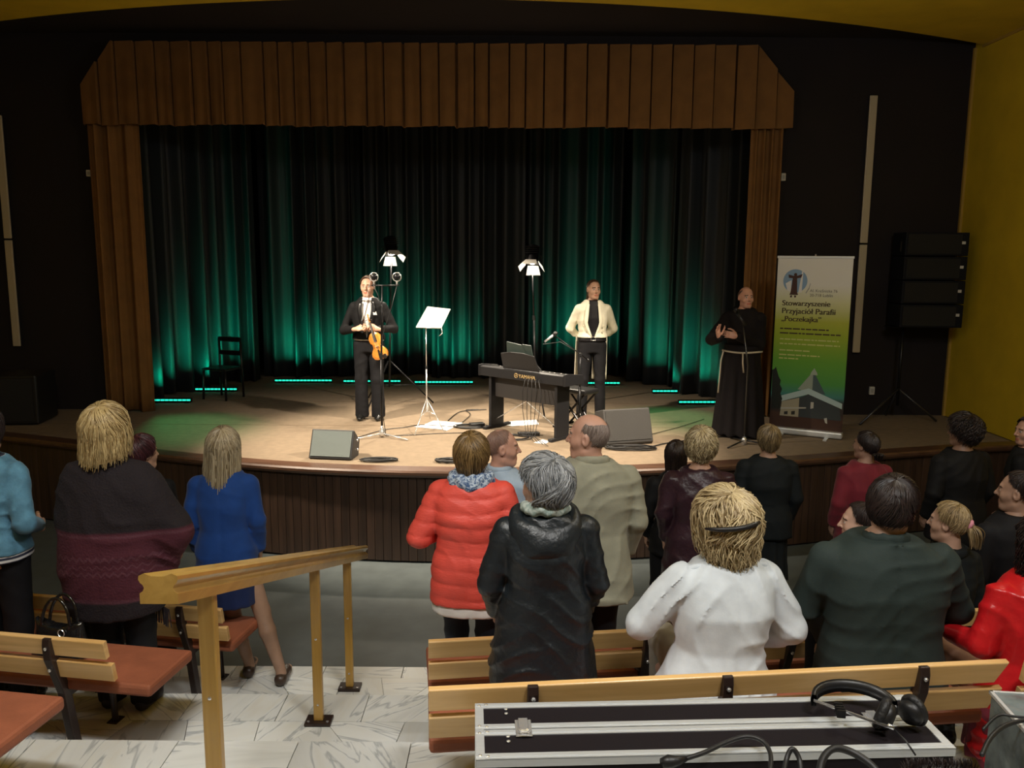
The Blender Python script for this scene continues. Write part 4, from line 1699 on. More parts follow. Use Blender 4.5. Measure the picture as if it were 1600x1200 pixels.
aud('dark-haired person half hidden behind the plum poncho', 219, 683, 5.6, 'A', fem=True, head=(-35, 0, 0), hair=dict(BOB, **H_AUB, n=300, drop=(0.05, 0.04, 0.0)), top=dict(t=0.02, m=F_BLACK, crease=0.004), bottom=dict(m=F_BLACK2), shoes=dict(m=F_SHOE))


def blue_extra(root, hm, garment, J, sh, dz, A):
    mb = MB()
    for k in (-1, 1):
        mb.tube([(k * 0.08 - (0.0 if k < 0 else 0), -0.06, 0.04), (k * 0.1, 0.1, 0.04)], 0.004, 4)


loc, H = place(345, 672, 5.42, LV['A'])
person('woman with long fair hair in a royal blue jacket and short navy skirt', loc, R(8), H, fem=True, w=0.98, head=(-5, 0, 4), bare_legs=True,
    skin=(0.36, 0.22, 0.15), hair=dict(LONG, c1=(0.15, 0.11, 0.06), c2=(0.50, 0.42, 0.28), n=900, drop=(0.27, 0.17, 0.0), vol=0.032, rad=0.0036, gather=-0.1),
    feet={'R': (0.33, -0.04), 'L': (0.10, 0.10)},
    top=dict(t=0.026, hem=0.78, m=F_BLUE, sleeve=0.022, crease=0.005, flare=0.012),
    bottom=dict(kind='skirt', m=F_NAVY, rings=[(0.57, .195, .15), (0.8, .195, .155), (1.0, .165, .13)], fold=0.004), shoes=dict(m=mat('brown flat shoe', (0.05, 0.03, 0.02), 0.4), low=True))

# coral puffer
loc, H = place(737, 681, 4.63, LV['B'])
person('woman with brown bob in a coral red quilted jacket and blue patterned scarf', loc, R(-4), H, fem=True, w=1.15, head=(-8, 3, 0),
    hair=dict(BOB, phi=(94, 96, 70), drop=(0.085, 0.085, 0.03), vol=0.034, curl_in=0.045, n=900, **H_BROWNB),
    arms={'L': ((-0.315, -0.05, 1.13), (-0.20, 0.20, 1.10)), 'R': ((0.27, -0.04, 1.13), (0.18, 0.2, 1.08))},
    top=[dict(name='white_top', t=0.036, hem=0.665, m=F_SHIRT, noarms=True, crease=0.003, flare=0.018), dict(name='quilted_jacket', t=0.045, hem=0.735, m=F_RED, sleeve=0.034, crease=0.003, quilt=0.088, flare=0.012, h=0.0095)],
    bottom=dict(m=fabric('dark jeans', (0.012, 0.018, 0.03))), shoes=dict(m=F_SHOE), extra=scarf(1.485, 0.10, 0.105, 0.042, 1.25, F_SCARF, amp=0.007))

# man in light blue shirt, face in profile
aud('man with cropped hair in light blue shirt, face turned right beside the coral jacket', 783, 671, 5.45, 'A', yaw=-35, w=1.05, head=(-50, 0, 0), skin=(0.55, 0.30, 0.22),
    hair=dict(SHORT, phi0=(4, 10, 30), phi=(108, 84, 52), c1=(0.20, 0.115, 0.085), c2=(0.32, 0.19, 0.14), vol=0.0025, n=700, rad=0.002), brow=(0.2, 0.12, 0.08),
    top=dict(name='shirt', t=0.02, hem=0.80, m=F_LSHIRT, crease=0.005), bottom=dict(m=F_BLACK2), shoes=dict(m=F_SHOE), extra=scarf(1.50, 0.07, 0.075, 0.016, 1.4, F_LSHIRT, 'shirt_collar', 0.001))

# olive jacket man
loc, H = place(925, 650, 4.65, LV['B'])
person('balding man in grey olive jacket with his face turned left', loc, R(6), H, w=1.18, head=(62, 0, 0), skin=(0.52, 0.29, 0.21), brow=(0.2, 0.15, 0.12),
    hair=dict(SHORT, phi0=(38, 58, 60), phi=(112, 86, 62), c1=(0.14, 0.10, 0.08), c2=(0.32, 0.25, 0.21), vol=0.003, n=700, front_gap=78, rad=0.002), hs=1.08,
    top=dict(t=0.04, hem=0.70, m=F_OLIVE, sleeve=0.03, crease=0.007, flare=0.03, h=0.011), bottom=dict(m=F_BLACK2), shoes=dict(m=F_SHOE),
    extra=scarf(1.495, 0.082, 0.085, 0.02, 1.6, F_OLIVE, 'jacket_collar', 0.001, tilt=-0.2))


# grey-haired woman in anorak
def hood_extra(root, hm, garment, J, sh, dz, A):
    c = J(0, -0.10, 1.40)

    def fn(P):
        x, y, z = P[0] - c[0], P[1] - c[1], P[2] - c[2]
        q = (np.sqrt((x / 0.155) ** 2 + ((y - 0.06) / 0.13) ** 2) - 1) * 0.13
        d = np.sqrt(q ** 2 + ((z - 0.55 * y) / 1.7) ** 2) - 0.045
        e = ell(P, (c[0], c[1] - 0.01, c[2] - 0.06), (0.145, 0.075, 0.125))
        d = smin(d, e, 0.05)
        d = d + 0.006 * np.sin(30 * z + 14 * np.abs(x)) * np.clip(-y * 12 + 0.3, 0, 1) + creases(P, 9, 0.003)
        return np.maximum(d, y - 0.12)
    garment('hood', fn, (c[0] - 0.25, c[1] - 0.16, c[2] - 0.24), (c[0] + 0.25, c[1] + 0.2, c[2] + 0.2), F_ANORAK, 0.010)


loc, H = place(852, 728, 3.70, LV['C'])
person('grey-haired woman in a black hooded anorak with a pale scarf', loc, R(4), H, fem=True, w=1.28, head=(42, 3, 0), hs=1.2, skin=(0.46, 0.27, 0.2),
    hair=dict(CURLY, phi=(118, 82, 68), drop=(0.012, 0.0, 0.0), vol=0.05, wave=(0.006, 50), swirl=0.28, mess=1.2, n=1300, rad=0.0036, **H_GREY),
    arms={'R': ((0.30, -0.02, 1.08), (0.26, 0.14, 0.86)), 'L': ((-0.30, -0.02, 1.08), (-0.27, 0.14, 0.86))},
    top=dict(name='anorak', t=0.045, hem=0.50, m=F_ANORAK, sleeve=0.035, crease=0.009, flare=0.05, h=0.0105), bottom=dict(m=F_BLACK2), shoes=dict(m=F_SHOE),
    extra=combo(scarf(1.515, 0.105, 0.105, 0.034, 1.1, F_PALE, amp=0.007, tilt=-0.2), hood_extra))

# plum leather
loc, H = place(1096, 673, 5.75, LV['A'])
person('woman with short wavy blonde hair in a dark plum leather jacket', loc, R(-5), H, fem=True, w=1.12, head=(-10, 0, 0),
    hair=dict(CURLY, phi=(116, 98, 70), drop=(0.02, 0.01, 0.0), vol=0.04, wave=(0.007, 60), n=760, c1=(0.16, 0.11, 0.05), c2=(0.60, 0.50, 0.30)),
    top=dict(t=0.035, hem=0.62, m=F_PURPLE, sleeve=0.03, crease=0.008, flare=0.03), bottom=dict(m=F_BLACK2), shoes=dict(m=F_SHOE))
aud('woman with long dark hair standing behind the plum leather jacket', 1056, 690, 6.3, '0', fem=True, head=(-15, 0, 0), hair=dict(LONG, **H_DARK, drop=(0.26, 0.22, 0.0)), top=dict(t=0.02, m=F_BLACK), bottom=dict(m=F_BLACK2), shoes=dict(m=F_SHOE))
# black suit bob
loc, H = place(1202, 666, 6.66, 0)
person('woman with short highlighted bob in a black jacket and black skirt', loc, R(-3), H, fem=True, w=1.15, head=(4, 0, 0), skin=(0.40, 0.24, 0.17),
    hair=dict(BOB, phi=(100, 96, 68), drop=(0.05, 0.05, 0.0), vol=0.022, curl_in=0.02, n=520, c1=(0.07, 0.045, 0.02), c2=(0.34, 0.25, 0.13)),
    top=dict(t=0.032, hem=0.80, m=F_SUIT, sleeve=0.026, crease=0.004, flare=0.01),
    bottom=dict(kind='skirt', m=F_SUIT, rings=[(0.42, .22, .17), (0.6, .2, .16), (0.85, .195, .15), (1.02, .165, .13)], fold=0.008), shoes=dict(m=F_SHOE, low=True))
# maroon
loc, H = place(1355, 675, 6.61, 0)
person('dark-haired woman with a low bun in a maroon jacket', loc, R(8), H, fem=True, w=1.08, head=(26, 2, 0), skin=(0.36, 0.21, 0.15),
    hair=dict(SHORT, phi=(112, 92, 64), vol=0.014, n=420, tail=((0.0, -0.115, -0.045), 0.05, 0.018, 0.01), **H_BROWN),
    top=dict(t=0.032, hem=0.70, m=F_MAROON, sleeve=0.028, crease=0.005, flare=0.02), bottom=dict(kind='skirt', m=F_MAROON, rings=[(0.46, .21, .17), (0.8, .195, .15), (1.0, .165, .13)], fold=0.008), shoes=dict(m=F_SHOE, low=True))
# black curly hair
loc, H = place(1507, 653, 6.72, 0)
person('woman with a dark curly mop of hair in a black top near the yellow wall', loc, R(14), H, fem=True, w=1.2, head=(22, 0, 0), skin=(0.36, 0.21, 0.15),
    hair=dict(CURLY, drop=(0.02, 0.02, 0.01), vol=0.05, **dict(H_DARK, wave=(0.016, 75))), top=dict(t=0.03, m=F_BLACK, hem=0.72, sleeve=0.028), bottom=dict(m=F_BLACK2), shoes=dict(m=F_SHOE))
# right edge faces
loc, H = place(1606, 653, 7.0, 0)
person('dark-haired person at the right edge in front of the yellow wall', loc, R(50), H, fem=True, head=(45, 0, 0), skin=(0.44, 0.25, 0.18), hair=dict(SHORT, phi=(112, 92, 62), vol=0.02, **H_DARK), top=dict(t=0.02, m=F_BLACK), bottom=dict(m=F_BLACK2), shoes=dict(m=F_SHOE))
loc, H = place(1596, 738, 4.95, LV['B'])
person('man with short dark greying hair in dark clothes at the right edge', loc, R(10), H, sit=True, w=1.1, head=(38, 0, 0), skin=(0.40, 0.24, 0.17), hair=dict(SHORT, c1=(0.012, 0.010, 0.010), c2=(0.08, 0.07, 0.065), vol=0.012), top=dict(t=0.025, hem=0.85, m=F_BLACK2), bottom=dict(m=F_BLACK2), shoes=dict(m=F_SHOE))


# seated row B
loc, H = place(1346, 786, 4.62, LV['B'])
person('young woman with pale face in profile beside the dark green blazer', loc, R(25), H, sit=True, fem=True, head=(48, 0, 0), skin=(0.58, 0.36, 0.27), hair=dict(SHORT, phi=(112, 94, 60), vol=0.012, tail=((0, -0.115, 0.0), 0.14, 0.014, 0.02), **H_BROWN),
    top=dict(t=0.02, hem=0.85, m=F_BLACK), bottom=dict(m=F_BLACK2), shoes=dict(m=F_SHOE), extra=scarf(1.48, 0.085, 0.09, 0.028, 1.2, mat('dark blue scarf', (0.05, 0.075, 0.11), 0.8), amp=0.006))


def scrunchie(an, m):
    def ex(root, hm, garment, J, sh, dz, A):
        ring = [hm @ Vector((an[0] + 0.022 * math.cos(a), an[1] - 0.006 + 0.006 * math.sin(2 * a), an[2] + 0.022 * math.sin(a))) for a in np.linspace(0, 2 * PI, 20)[:-1]]
        MB().tube(ring, [0.010 + 0.002 * (i % 2) for i in range(len(ring))], 8, closed=True).build('scrunchie', m, root, smooth=True)
    return ex


loc, H = place(1487, 786, 4.62, LV['B'])
person('fair-haired girl with a pink scrunchie ponytail in a black top', loc, R(8), H, sit=True, fem=True, w=0.95, head=(38, 0, 0), skin=(0.46, 0.28, 0.2),
    hair=dict(SHORT, phi=(108, 92, 62), vol=0.016, n=520, tail=((0, -0.125, 0.012), 0.12, 0.016, 0.035), c1=(0.11, 0.07, 0.03), c2=(0.42, 0.31, 0.16)),
    top=dict(t=0.024, hem=0.85, m=F_SUIT, crease=0.004), bottom=dict(m=F_BLACK2), shoes=dict(m=F_SHOE), extra=combo(scrunchie((0, -0.122, 0.012), mat('pink towelling', (0.62, 0.25, 0.32), 0.9)), scarf(1.47, 0.09, 0.09, 0.02, 1.4, F_SUIT, 'collar', 0.002)))


# seated row C
def clip_extra(root, hm, garment, J, sh, dz, A):
    P0 = []
    for i in range(9):
        a = R(-62 + 124 * i / 8 * 0.75)
        P0.append(hm @ Vector((0.134 * math.sin(a) - 0.012, -0.02 - 0.150 * math.cos(a), 0.035 + 0.010 * i / 8)))
    MB().tube(P0, [0.005, 0.009, 0.011, 0.011, 0.011, 0.011, 0.012, 0.012, 0.008], 8).build('hair_clip', M_BLK, root, smooth=True)
    scarf(1.49, 0.085, 0.085, 0.024, 1.5, F_WHITE, 'jacket_collar', 0.002, tilt=-0.25)(root, hm, garment, J, sh, dz, A)
    scarf(1.52, 0.068, 0.07, 0.012, 1.4, mat('red neckerchief', (0.4, 0.03, 0.04), 0.8), 'neckerchief', 0.002)(root, hm, garment, J, sh, dz, A)
    for k in (-1, 1):
        a = J(k * 0.10, -0.055, 1.475)
        b = J(k * 0.215, -0.03, 1.44)
        MB().tube([a, [(a[i] + b[i]) / 2 + (0.006 if i == 2 else 0) for i in range(3)], b], [0.012, 0.015, 0.015], 8).build('epaulette', F_WHITE, root, smooth=True)


loc, H = place(1128, 790, 3.55, LV['C'])
person('blonde woman with black hair clip in a crumpled white jacket', loc, R(6), H, sit=True, fem=True, w=1.24, lean=(0.05, 0.05), head=(10, -4, -4), hs=1.2, skin=(0.55, 0.32, 0.24),
    hair=dict(CURLY, phi=(106, 100, 66), drop=(0.075, 0.07, 0.01), vol=0.046, curl_in=0.005, wave=(0.010, 48), swirl=0.3, mess=1.2, n=1350, rad=0.0038, c1=(0.20, 0.13, 0.055), c2=(0.66, 0.53, 0.30)),
    arms={'L': ((-0.34, 0.06, 0.76), (-0.20, 0.26, 0.72)), 'R': ((0.35, 0.0, 0.74), (0.31, 0.20, 0.60))},
    top=dict(t=0.04, hem=0.80, m=F_WHITE, sleeve=0.035, crease=0.010, flare=0.075, h=0.0105), bottom=dict(m=fabric('beige trousers', (0.3, 0.27, 0.22))), shoes=dict(m=F_SHOE), extra=clip_extra)

loc, H = place(1396, 750, 3.66, LV['C'])
person('dark-haired man in a dark bottle green blazer', loc, R(-2), H, sit=True, w=1.36, head=(-32, 0, 6), hs=1.08, lean=(-0.02, 0.0), skin=(0.45, 0.27, 0.19),
    hair=dict(SHORT, phi=(112, 78, 62), vol=0.024, n=1100, rad=0.0027, swirl=0.25, mess=1.0, **H_BROWN),
    arms={'L': ((-0.33, 0.05, 0.74), (-0.22, 0.26, 0.66)), 'R': ((0.33, 0.05, 0.74), (0.25, 0.26, 0.64))},
    top=dict(name='blazer', t=0.038, hem=0.80, m=F_GREEN, sleeve=0.03, crease=0.006, flare=0.02, h=0.0105), bottom=dict(m=F_BLACK2), shoes=dict(m=F_SHOE),
    extra=combo(scarf(1.49, 0.082, 0.08, 0.018, 2.0, F_GREEN, 'blazer_collar', 0.0015, tilt=-0.2)))

loc, H = place(1632, 812, 3.50, LV['C'])
person('woman with long dark curls in a glossy red leather jacket', loc, R(6), H, sit=True, fem=True, w=1.1, head=(10, 6, 0), skin=(0.5, 0.29, 0.22),
    hair=dict(LONG, phi=(96, 96, 66), drop=(0.20, 0.19, 0.0), vol=0.04, wave=(0.012, 60), seg=14, n=700, **H_BROWN),
    arms={'L': ((-0.245, 0.0, 0.74), (-0.255, 0.22, 0.70)), 'R': ((0.27, 0.04, 0.74), (0.2, 0.26, 0.66))},
    top=dict(t=0.03, hem=0.60, m=F_REDL, sleeve=0.026, crease=0.007, flare=0.03), bottom=dict(kind='skirt', name='coat_skirt', m=F_MAROON, rings=[(0.16, .24, .22), (0.42, .23, .20), (1.0, .18, .15)], fold=0.01), shoes=dict(m=F_SHOE))

# ================================================================== FURNITURE
def bench(p_end, ang, L, lev, label, side=1, seat_ext=0.0, slant=0.0, group='slatted wooden benches'):
    """p_end: rear end of the back rest nearest the aisle; side=1 runs to +x, -1 runs to -x"""
    e = empty('bench', (p_end[0], p_end[1], LV[lev]), ang, label, 'bench', group)
    x0, x1 = (0, L) if side > 0 else (-L, 0)
    for (z0, z1, y) in ((0.635, 0.735, -0.02), (0.505, 0.605, 0.005)):
        q = 0.0 if side > 0 else 0.03
        tilt = math.atan2(0.025, 0.13)
        mb = MB()
        lo_, hi_ = (x0, x1)
        if z0 > 0.6:
            if side < 0:
                hi_ -= 0.02
        prof = [(-0.014, -0.05), (-0.014, 0.046), (-0.010, 0.05), (0.012, 0.05), (0.016, 0.046), (0.016, -0.05)]
        v = []
        for x_ in (lo_, hi_):
            for (yy, zz) in prof:
                sx = (slant * (zz / 0.05) * 0.02) if x_ == x1 else 0
                v.append((x_ + sx, yy, zz))
        n_ = len(prof)
        f = [tuple(range(n_)), tuple(range(2 * n_ - 1, n_ - 1, -1))] + [(i, n_ + i, n_ + (i + 1) % n_, (i + 1) % n_) for i in range(n_)]
        mb.add(v, f)
        o = mb.build('slat', M_PINE, e, bevel=0.005)
        o.location = (0, y, (z0 + z1) / 2)
        o.rotation_euler = (tilt, 0, 0)
    # seat board
    mb = MB().box(x0 - (seat_ext if side < 0 else 0), x1 + (seat_ext if side < 0 else 0), 0.05, 0.47, 0.40, 0.465)
    mb.build('seat', M_ORANGE, e, bevel=0.018)
    # brackets
    for t in ((0.17, 0.5, 0.85) if L > 1.6 else (0.2, 0.8)):
        xb = x0 + (x1 - x0) * t
        poly = [(-0.055, 0.735), (-0.062, 0.70), (-0.058, 0.62), (0.02, 0.40), (0.075, 0.05), (0.06, 0.0), (0.13, 0.0), (0.13, 0.05), (0.075, 0.40), (0.02, 0.56), (-0.028, 0.70), (-0.035, 0.735)]
        mb = MB()
        mb.prism(poly, -0.022, 0.022, M=Matrix.Translation((xb, 0, 0)) @ Matrix(((0, 0, 1, 0), (1, 0, 0, 0), (0, 1, 0, 0), (0, 0, 0, 1))))
        mb.build('bracket', M_BROWNMET, e, bevel=0.005)
        mb = MB()
        mb.box(xb - 0.02, xb + 0.02, 0.06, 0.44, 0.36, 0.40)
        mb.build('seat_bearer', M_BROWNMET, e, bevel=0.004)
        mb = MB().tube([(xb, 0.42, 0.37), (xb, 0.44, 0.0)], 0.018, 8)
        mb.box(xb - 0.03, xb + 0.03, 0.40, 0.48, 0, 0.008)
        mb.build('leg', M_BROWNMET, e)
        for z_ in (0.56, 0.685):
            MB().lathe([(0.009, 0), (0.009, 0.004), (0.004, 0.008)], 8, M=TR((xb, -0.063 if z_ > 0.6 else -0.045, z_), rx=PI / 2)).build('bolt', M_CHROME, e)
    return e


bench((-0.32, 3.05), R(6.2), 2.40, 'C', 'nearest pine bench, behind the white and green jackets', 1, slant=1.2)
bench((-0.42, 4.01), R(7.6), 2.30, 'B', 'pine bench in front of the black anorak, running right from the aisle', 1)
bench((1.99, 4.36), R(7.6), 1.9, 'B', 'pine bench beyond the green blazer with its end showing beside the red leather jacket', 1)
bench((2.16, 3.30), R(6.2), 1.5, 'C', 'pine bench cut off at the right edge behind the red leather jacket', 1)
bench((-2.02, 3.97), R(-9), 2.2, 'B', 'pine bench with a wide terracotta seat end, left of the handrail', -1, seat_ext=0.16)
bench((-2.14, 2.98), R(-9), 1.8, 'C', 'bench of which only a terracotta seat corner shows at the bottom left', -1, seat_ext=0.10)
bench((-1.80, 5.0), R(-9), 2.0, 'A', 'far bench half hidden by the plum poncho and the near handrail post', -1, seat_ext=0.0)

# handrail -------------------------------------------------------------------
hr = empty('handrail', (-1.1, 2.5, LV['C']), 0, 'honey coloured wooden handrail on three posts down the aisle steps', 'handrail')
na = pz(246, 893, 2.07)
RX = -1.10
Y0r, Y1r = 2.47, 5.80
ZN, ZF = 2.065, 0.965        # top of the rail at both ends
slope = (ZF - ZN) / (Y1r - Y0r)


def rail_z(y):
    return ZN + slope * (y - Y0r)


half = [(0.0, 0.0), (0.020, 0.001), (0.040, 0.003), (0.052, 0.000), (0.060, -0.008), (0.062, -0.020), (0.057, -0.031), (0.049, -0.038), (0.045, -0.048), (0.049, -0.058), (0.060, -0.066), (0.060, -0.100), (0.0, -0.100)]
top_groove = [(0.0, -0.030), (0.016, -0.030), (0.030, -0.020), (0.036, -0.006), (0.044, 0.0)]
half = [(0.0, -0.010), (0.02, -0.009), (0.036, -0.003), (0.044, 0.0)] + half[4:]
prof = half + [(-x_, z_) for (x_, z_) in half[::-1][1:-1]]
v = []
for y_ in (Y0r, Y1r):
    for (x_, z_) in prof:
        v.append((x_, y_ - 2.5, rail_z(y_) + z_ - LV['C']))
n = len(prof)
mb = MB().add(v, [(i, (i + 1) % n, n + (i + 1) % n, n + i) for i in range(n)])
mb.f += [tuple(range(n)), tuple(range(2 * n - 1, n - 1, -1))]
mb.m += [0, 0]
o = mb.build('rail', M_RAIL, hr)
sharp_smooth(o, 35)
for (yp, lev, wd) in ((2.86, 'D', 0.062), (4.45, 'B', 0.054), (5.34, 'A', 0.052)):
    zt_ = rail_z(yp) - 0.10 - LV['C']
    zb_ = LV[lev] - LV['C']
    mb = MB().box(-wd / 2, wd / 2, -wd * 0.35, wd * 0.35, zb_ + 0.02, zt_ + 0.02)
    po = mb.build('post', M_POST, hr, bevel=0.006)
    po.location = (0.0, yp - 2.5, 0)
    b2 = MB().box(-0.075, 0.075, -0.05, 0.05, zb_ + 0.001, zb_ + 0.022).build('base_plate', M_BROWNMET, po, bevel=0.004)
    for z_ in (zb_ + 0.12, zb_ + 0.52):
        MB().lathe([(0.007, 0), (0.007, 0.003), (0.003, 0.005)], 8, M=TR((0.0, -wd * 0.35, z_), rx=PI / 2)).build('screw', M_CHROME, po)
    for k in (-1, 1):
        MB().lathe([(0.008, 0), (0.008, 0.004)], 8, M=TR((k * 0.055, -0.03, zb_ + 0.022))).build('bolt', M_CHROME, po)


# ================================================================== STAGE EQUIPMENT
def led_bar(px0, px1, py, lab, rz=0.0, dz=0.0):
    a, b = pz(px0, py, SZ + 0.05), pz(px1, py, SZ + 0.05)
    c = (a + b) / 2
    L = (b - a).length
    an = math.atan2(b.y - a.y, b.x - a.x) + rz
    e = empty('led_light_bar', (c.x, c.y, SZ), an, lab, 'light bar', 'green light bars along the backdrop')
    mb = MB().box(-L / 2, L / 2, -0.03, 0.045, 0.012, 0.068)
    mb.build('housing', M_BLKM, e, bevel=0.004)
    for k in (-1, 1):
        MB().box(k * L * 0.4 - 0.03, k * L * 0.4 + 0.03, -0.035, 0.05, 0, 0.012).build('foot', M_BLKM, e)
    mb = MB()
    nL = max(6, int(L / 0.055))
    for i in range(nL):
        x_ = -L / 2 + L * (i + 0.5) / nL
        mb.box(x_ - L / nL * 0.42, x_ + L / nL * 0.42, -0.034, -0.029, 0.034, 0.056)
    mb.build('led_lens', mat('green led', (0.0, 0.3, 0.2), 0.4, emit=((0.02, 0.9, 0.55), 1.6)), e)
    d = bpy.data.lights.new('led_glow', 'AREA')
    d.shape = 'RECTANGLE'
    d.size, d.size_y = L, 0.03
    d.energy = 9.0 * L
    d.color = (0.0, 1.0, 0.52)
    d.spread = R(58)
    lo = link(bpy.data.objects.new('led_glow', d), e)
    lo.location = (0, 0.02, 0.075)
    lo.rotation_euler = (R(180 - 47), 0, 0)     # upwards, slightly towards the backdrop
    return e


led_bar(238, 299, 624, 'green light bar at the foot of the left side curtain')
led_bar(306, 371, 607, 'green light bar behind the black chair')
led_bar(430, 519, 593.5, 'green light bar left of the violinist')
led_bar(537, 626, 594.5, 'green light bar behind the violinist legs')
led_bar(648, 739, 596, 'green light bar behind the music stand')
led_bar(868, 968, 597.5, 'green light bar behind the pianist legs')
led_bar(1019, 1058, 610, 'short green light bar right of the pianist')
led_bar(1060, 1128, 627, 'green light bar behind the friar')


def rod(mb, a, b, r=0.01, n=8, mi=0):
    return mb.tube([a, b], r, n, mi)


# fresnel lamps on stands -----------------------------------------------------
def stand_lamp(bx, by, hx, hy, lab, target, legs_rot=0.3, power=120):
    base = pz(bx, by, SZ)
    hd = pY(hx, hy, base.y)
    hz = hd.z - SZ
    e = empty('stage_lamp', (base.x, base.y, SZ), 0, lab, 'stage lamp', 'stand lamps at the back of the stage')
    dx = hd.x - base.x
    mb = MB()
    rod(mb, (0, 0, 0.25), (dx * 0.5, 0, 1.3), 0.016)
    mb.build('lower_pole', M_BLKM, e, smooth=True)
    rod2 = MB()
    rod(rod2, (dx * 0.5, 0, 1.25), (dx, 0, hz - 0.17), 0.012)
    rod2.build('upper_pole', M_BLKM, e, smooth=True)
    MB().lathe([(0.024, 0), (0.024, 0.06)], 12, M=TR((dx * 0.5, 0, 1.24))).build('collar', M_BLK, e)
    for k in range(3):
        a = legs_rot + k * 2 * PI / 3
        l = MB()
        rod(l, (0.02 * math.cos(a), 0.02 * math.sin(a), 0.62), (0.62 * math.cos(a), 0.62 * math.sin(a), 0.012), 0.011)
        rod(l, (0.0, 0.0, 0.27), (0.34 * math.cos(a), 0.34 * math.sin(a), 0.285), 0.007)
        l.build('leg', M_BLKM, e, smooth=True)
    t = (Vector(target) - Vector((hd.x, hd.y, hd.z))).normalized()
    q = t.to_track_quat('-Z', 'Y').to_matrix().to_4x4()
    M = Matrix.Translation((dx, 0, hz)) @ q
    MB().lathe([(0.06, 0.16), (0.085, 0.15), (0.085, -0.06), (0.095, -0.065), (0.095, -0.08), (0.088, -0.08)], 20, M=M).build('lamp_body', M_BLKM, e, smooth=True)
    MB().lathe([(0.086, -0.068), (0.08, -0.074), (0.04, -0.082), (0.001, -0.085)], 20, M=M).build('lens', mat('lit fresnel lens', (1, 0.95, 0.85), 0.3, emit=((1.0, 0.93, 0.80), 160)), e, smooth=True)
    mb = MB()
    for i in range(4):
        mb.box(-0.09, 0.09, 0.085, 0.092, 0.02 + i * 0.03, 0.03 + i * 0.03, M=M)
    mb.build('cooling_fin', M_BLKM, e)
    mdoor = mat('lamp barn door', (0.75, 0.72, 0.66), 0.5)
    for (k, wd, hgt) in ((0, 0.16, 0.13), (1, 0.13, 0.12), (2, 0.16, 0.13), (3, 0.13, 0.12)):
        Md = M @ Matrix.Rotation(k * PI / 2, 4, 'Z') @ Matrix.Translation((0, 0.095, -0.08)) @ Matrix.Rotation(R(38), 4, 'X')
        d = MB().add([(-wd * 0.45, 0, 0), (wd * 0.45, 0, 0), (wd * 0.62, 0, -hgt), (-wd * 0.62, 0, -hgt)], [(0, 1, 2, 3)], M=Md).build('barn_door', mdoor, e)
        d.modifiers.new('t', 'SOLIDIFY').thickness = 0.003
    yk = MB()
    yk.tube([M @ Vector((x_, y_, z_)) for (x_, y_, z_) in ((0.1, 0, 0.03), (0.11, -0.06, 0.04), (0.1, -0.13, 0.05), (0, -0.16, 0.06), (-0.1, -0.13, 0.05), (-0.11, -0.06, 0.04), (-0.1, 0, 0.03))], 0.007, 6)
    yk.build('yoke', M_BLKM, e, smooth=True)
    d = bpy.data.lights.new('lamp_beam', 'SPOT')
    d.energy = power
    d.color = (1.0, 0.86, 0.66)
    d.spot_size = R(100)
    d.spot_blend = 0.8
    d.shadow_soft_size = 0.07
    lo = link(bpy.data.objects.new('lamp_beam', d), e)
    lo.matrix_local = M @ Matrix.Translation((0, 0, -0.1))
    return e


stand_lamp(609, 632, 611, 388, 'lit stage lamp on a black tripod behind the violinist', (-1.25, 10.6, 0.95), 0.15)
stand_lamp(836, 640, 832, 402, 'lit stage lamp with open barn doors behind the keyboard', (0.05, 10.3, 0.95), 0.7)

# stereo microphone stand ------------------------------------------------------
b = pz(597, 683, SZ)
e = empty('microphone_stand', b, 0, 'tall microphone stand with two round studio microphones before the violinist', 'mic stand')
t1 = pY(583, 446, b.y) - b
t2 = pY(621, 446, b.y) - b
tm = Vector((0.03, 0, (t1.z + t2.z) / 2))
mb = MB()
rod(mb, (0, 0, 0.03), (0.005, 0, 0.95), 0.013)
mb.build('lower_pole', M_BLKM, e, smooth=True)
mb = MB()
rod(mb, (0.005, 0, 0.93), (tm.x, 0, tm.z), 0.009)
mb.build('upper_pole', M_BLKM, e, smooth=True)
MB().lathe([(0.018, 0), (0.02, 0.03), (0.018, 0.07)], 12, M=TR((0.005, 0, 0.92))).build('clutch', M_BLK, e)
MB().lathe([(0.032, 0), (0.036, 0.03), (0.03, 0.06), (0.018, 0.085), (0.014, 0.12)], 14, M=TR((0, 0, 0.015))).build('hub', M_CHROME, e, smooth=True)
for (px, py) in ((553, 688), (637, 689), (601, 672)):
    q = pz(px, py, SZ) - b
    mb = MB().tube([(0, 0, 0.045), (q.x, q.y, 0.012)], [0.011, 0.008], 8)
    mb.build('leg', M_CHROME, e, smooth=True)
mb = MB()
rod(mb, t1 + Vector((-0.02, 0, 0)), t2 + Vector((0.02, 0, 0)), 0.008)
mb.build('stereo_bar', M_BLKM, e, smooth=True)
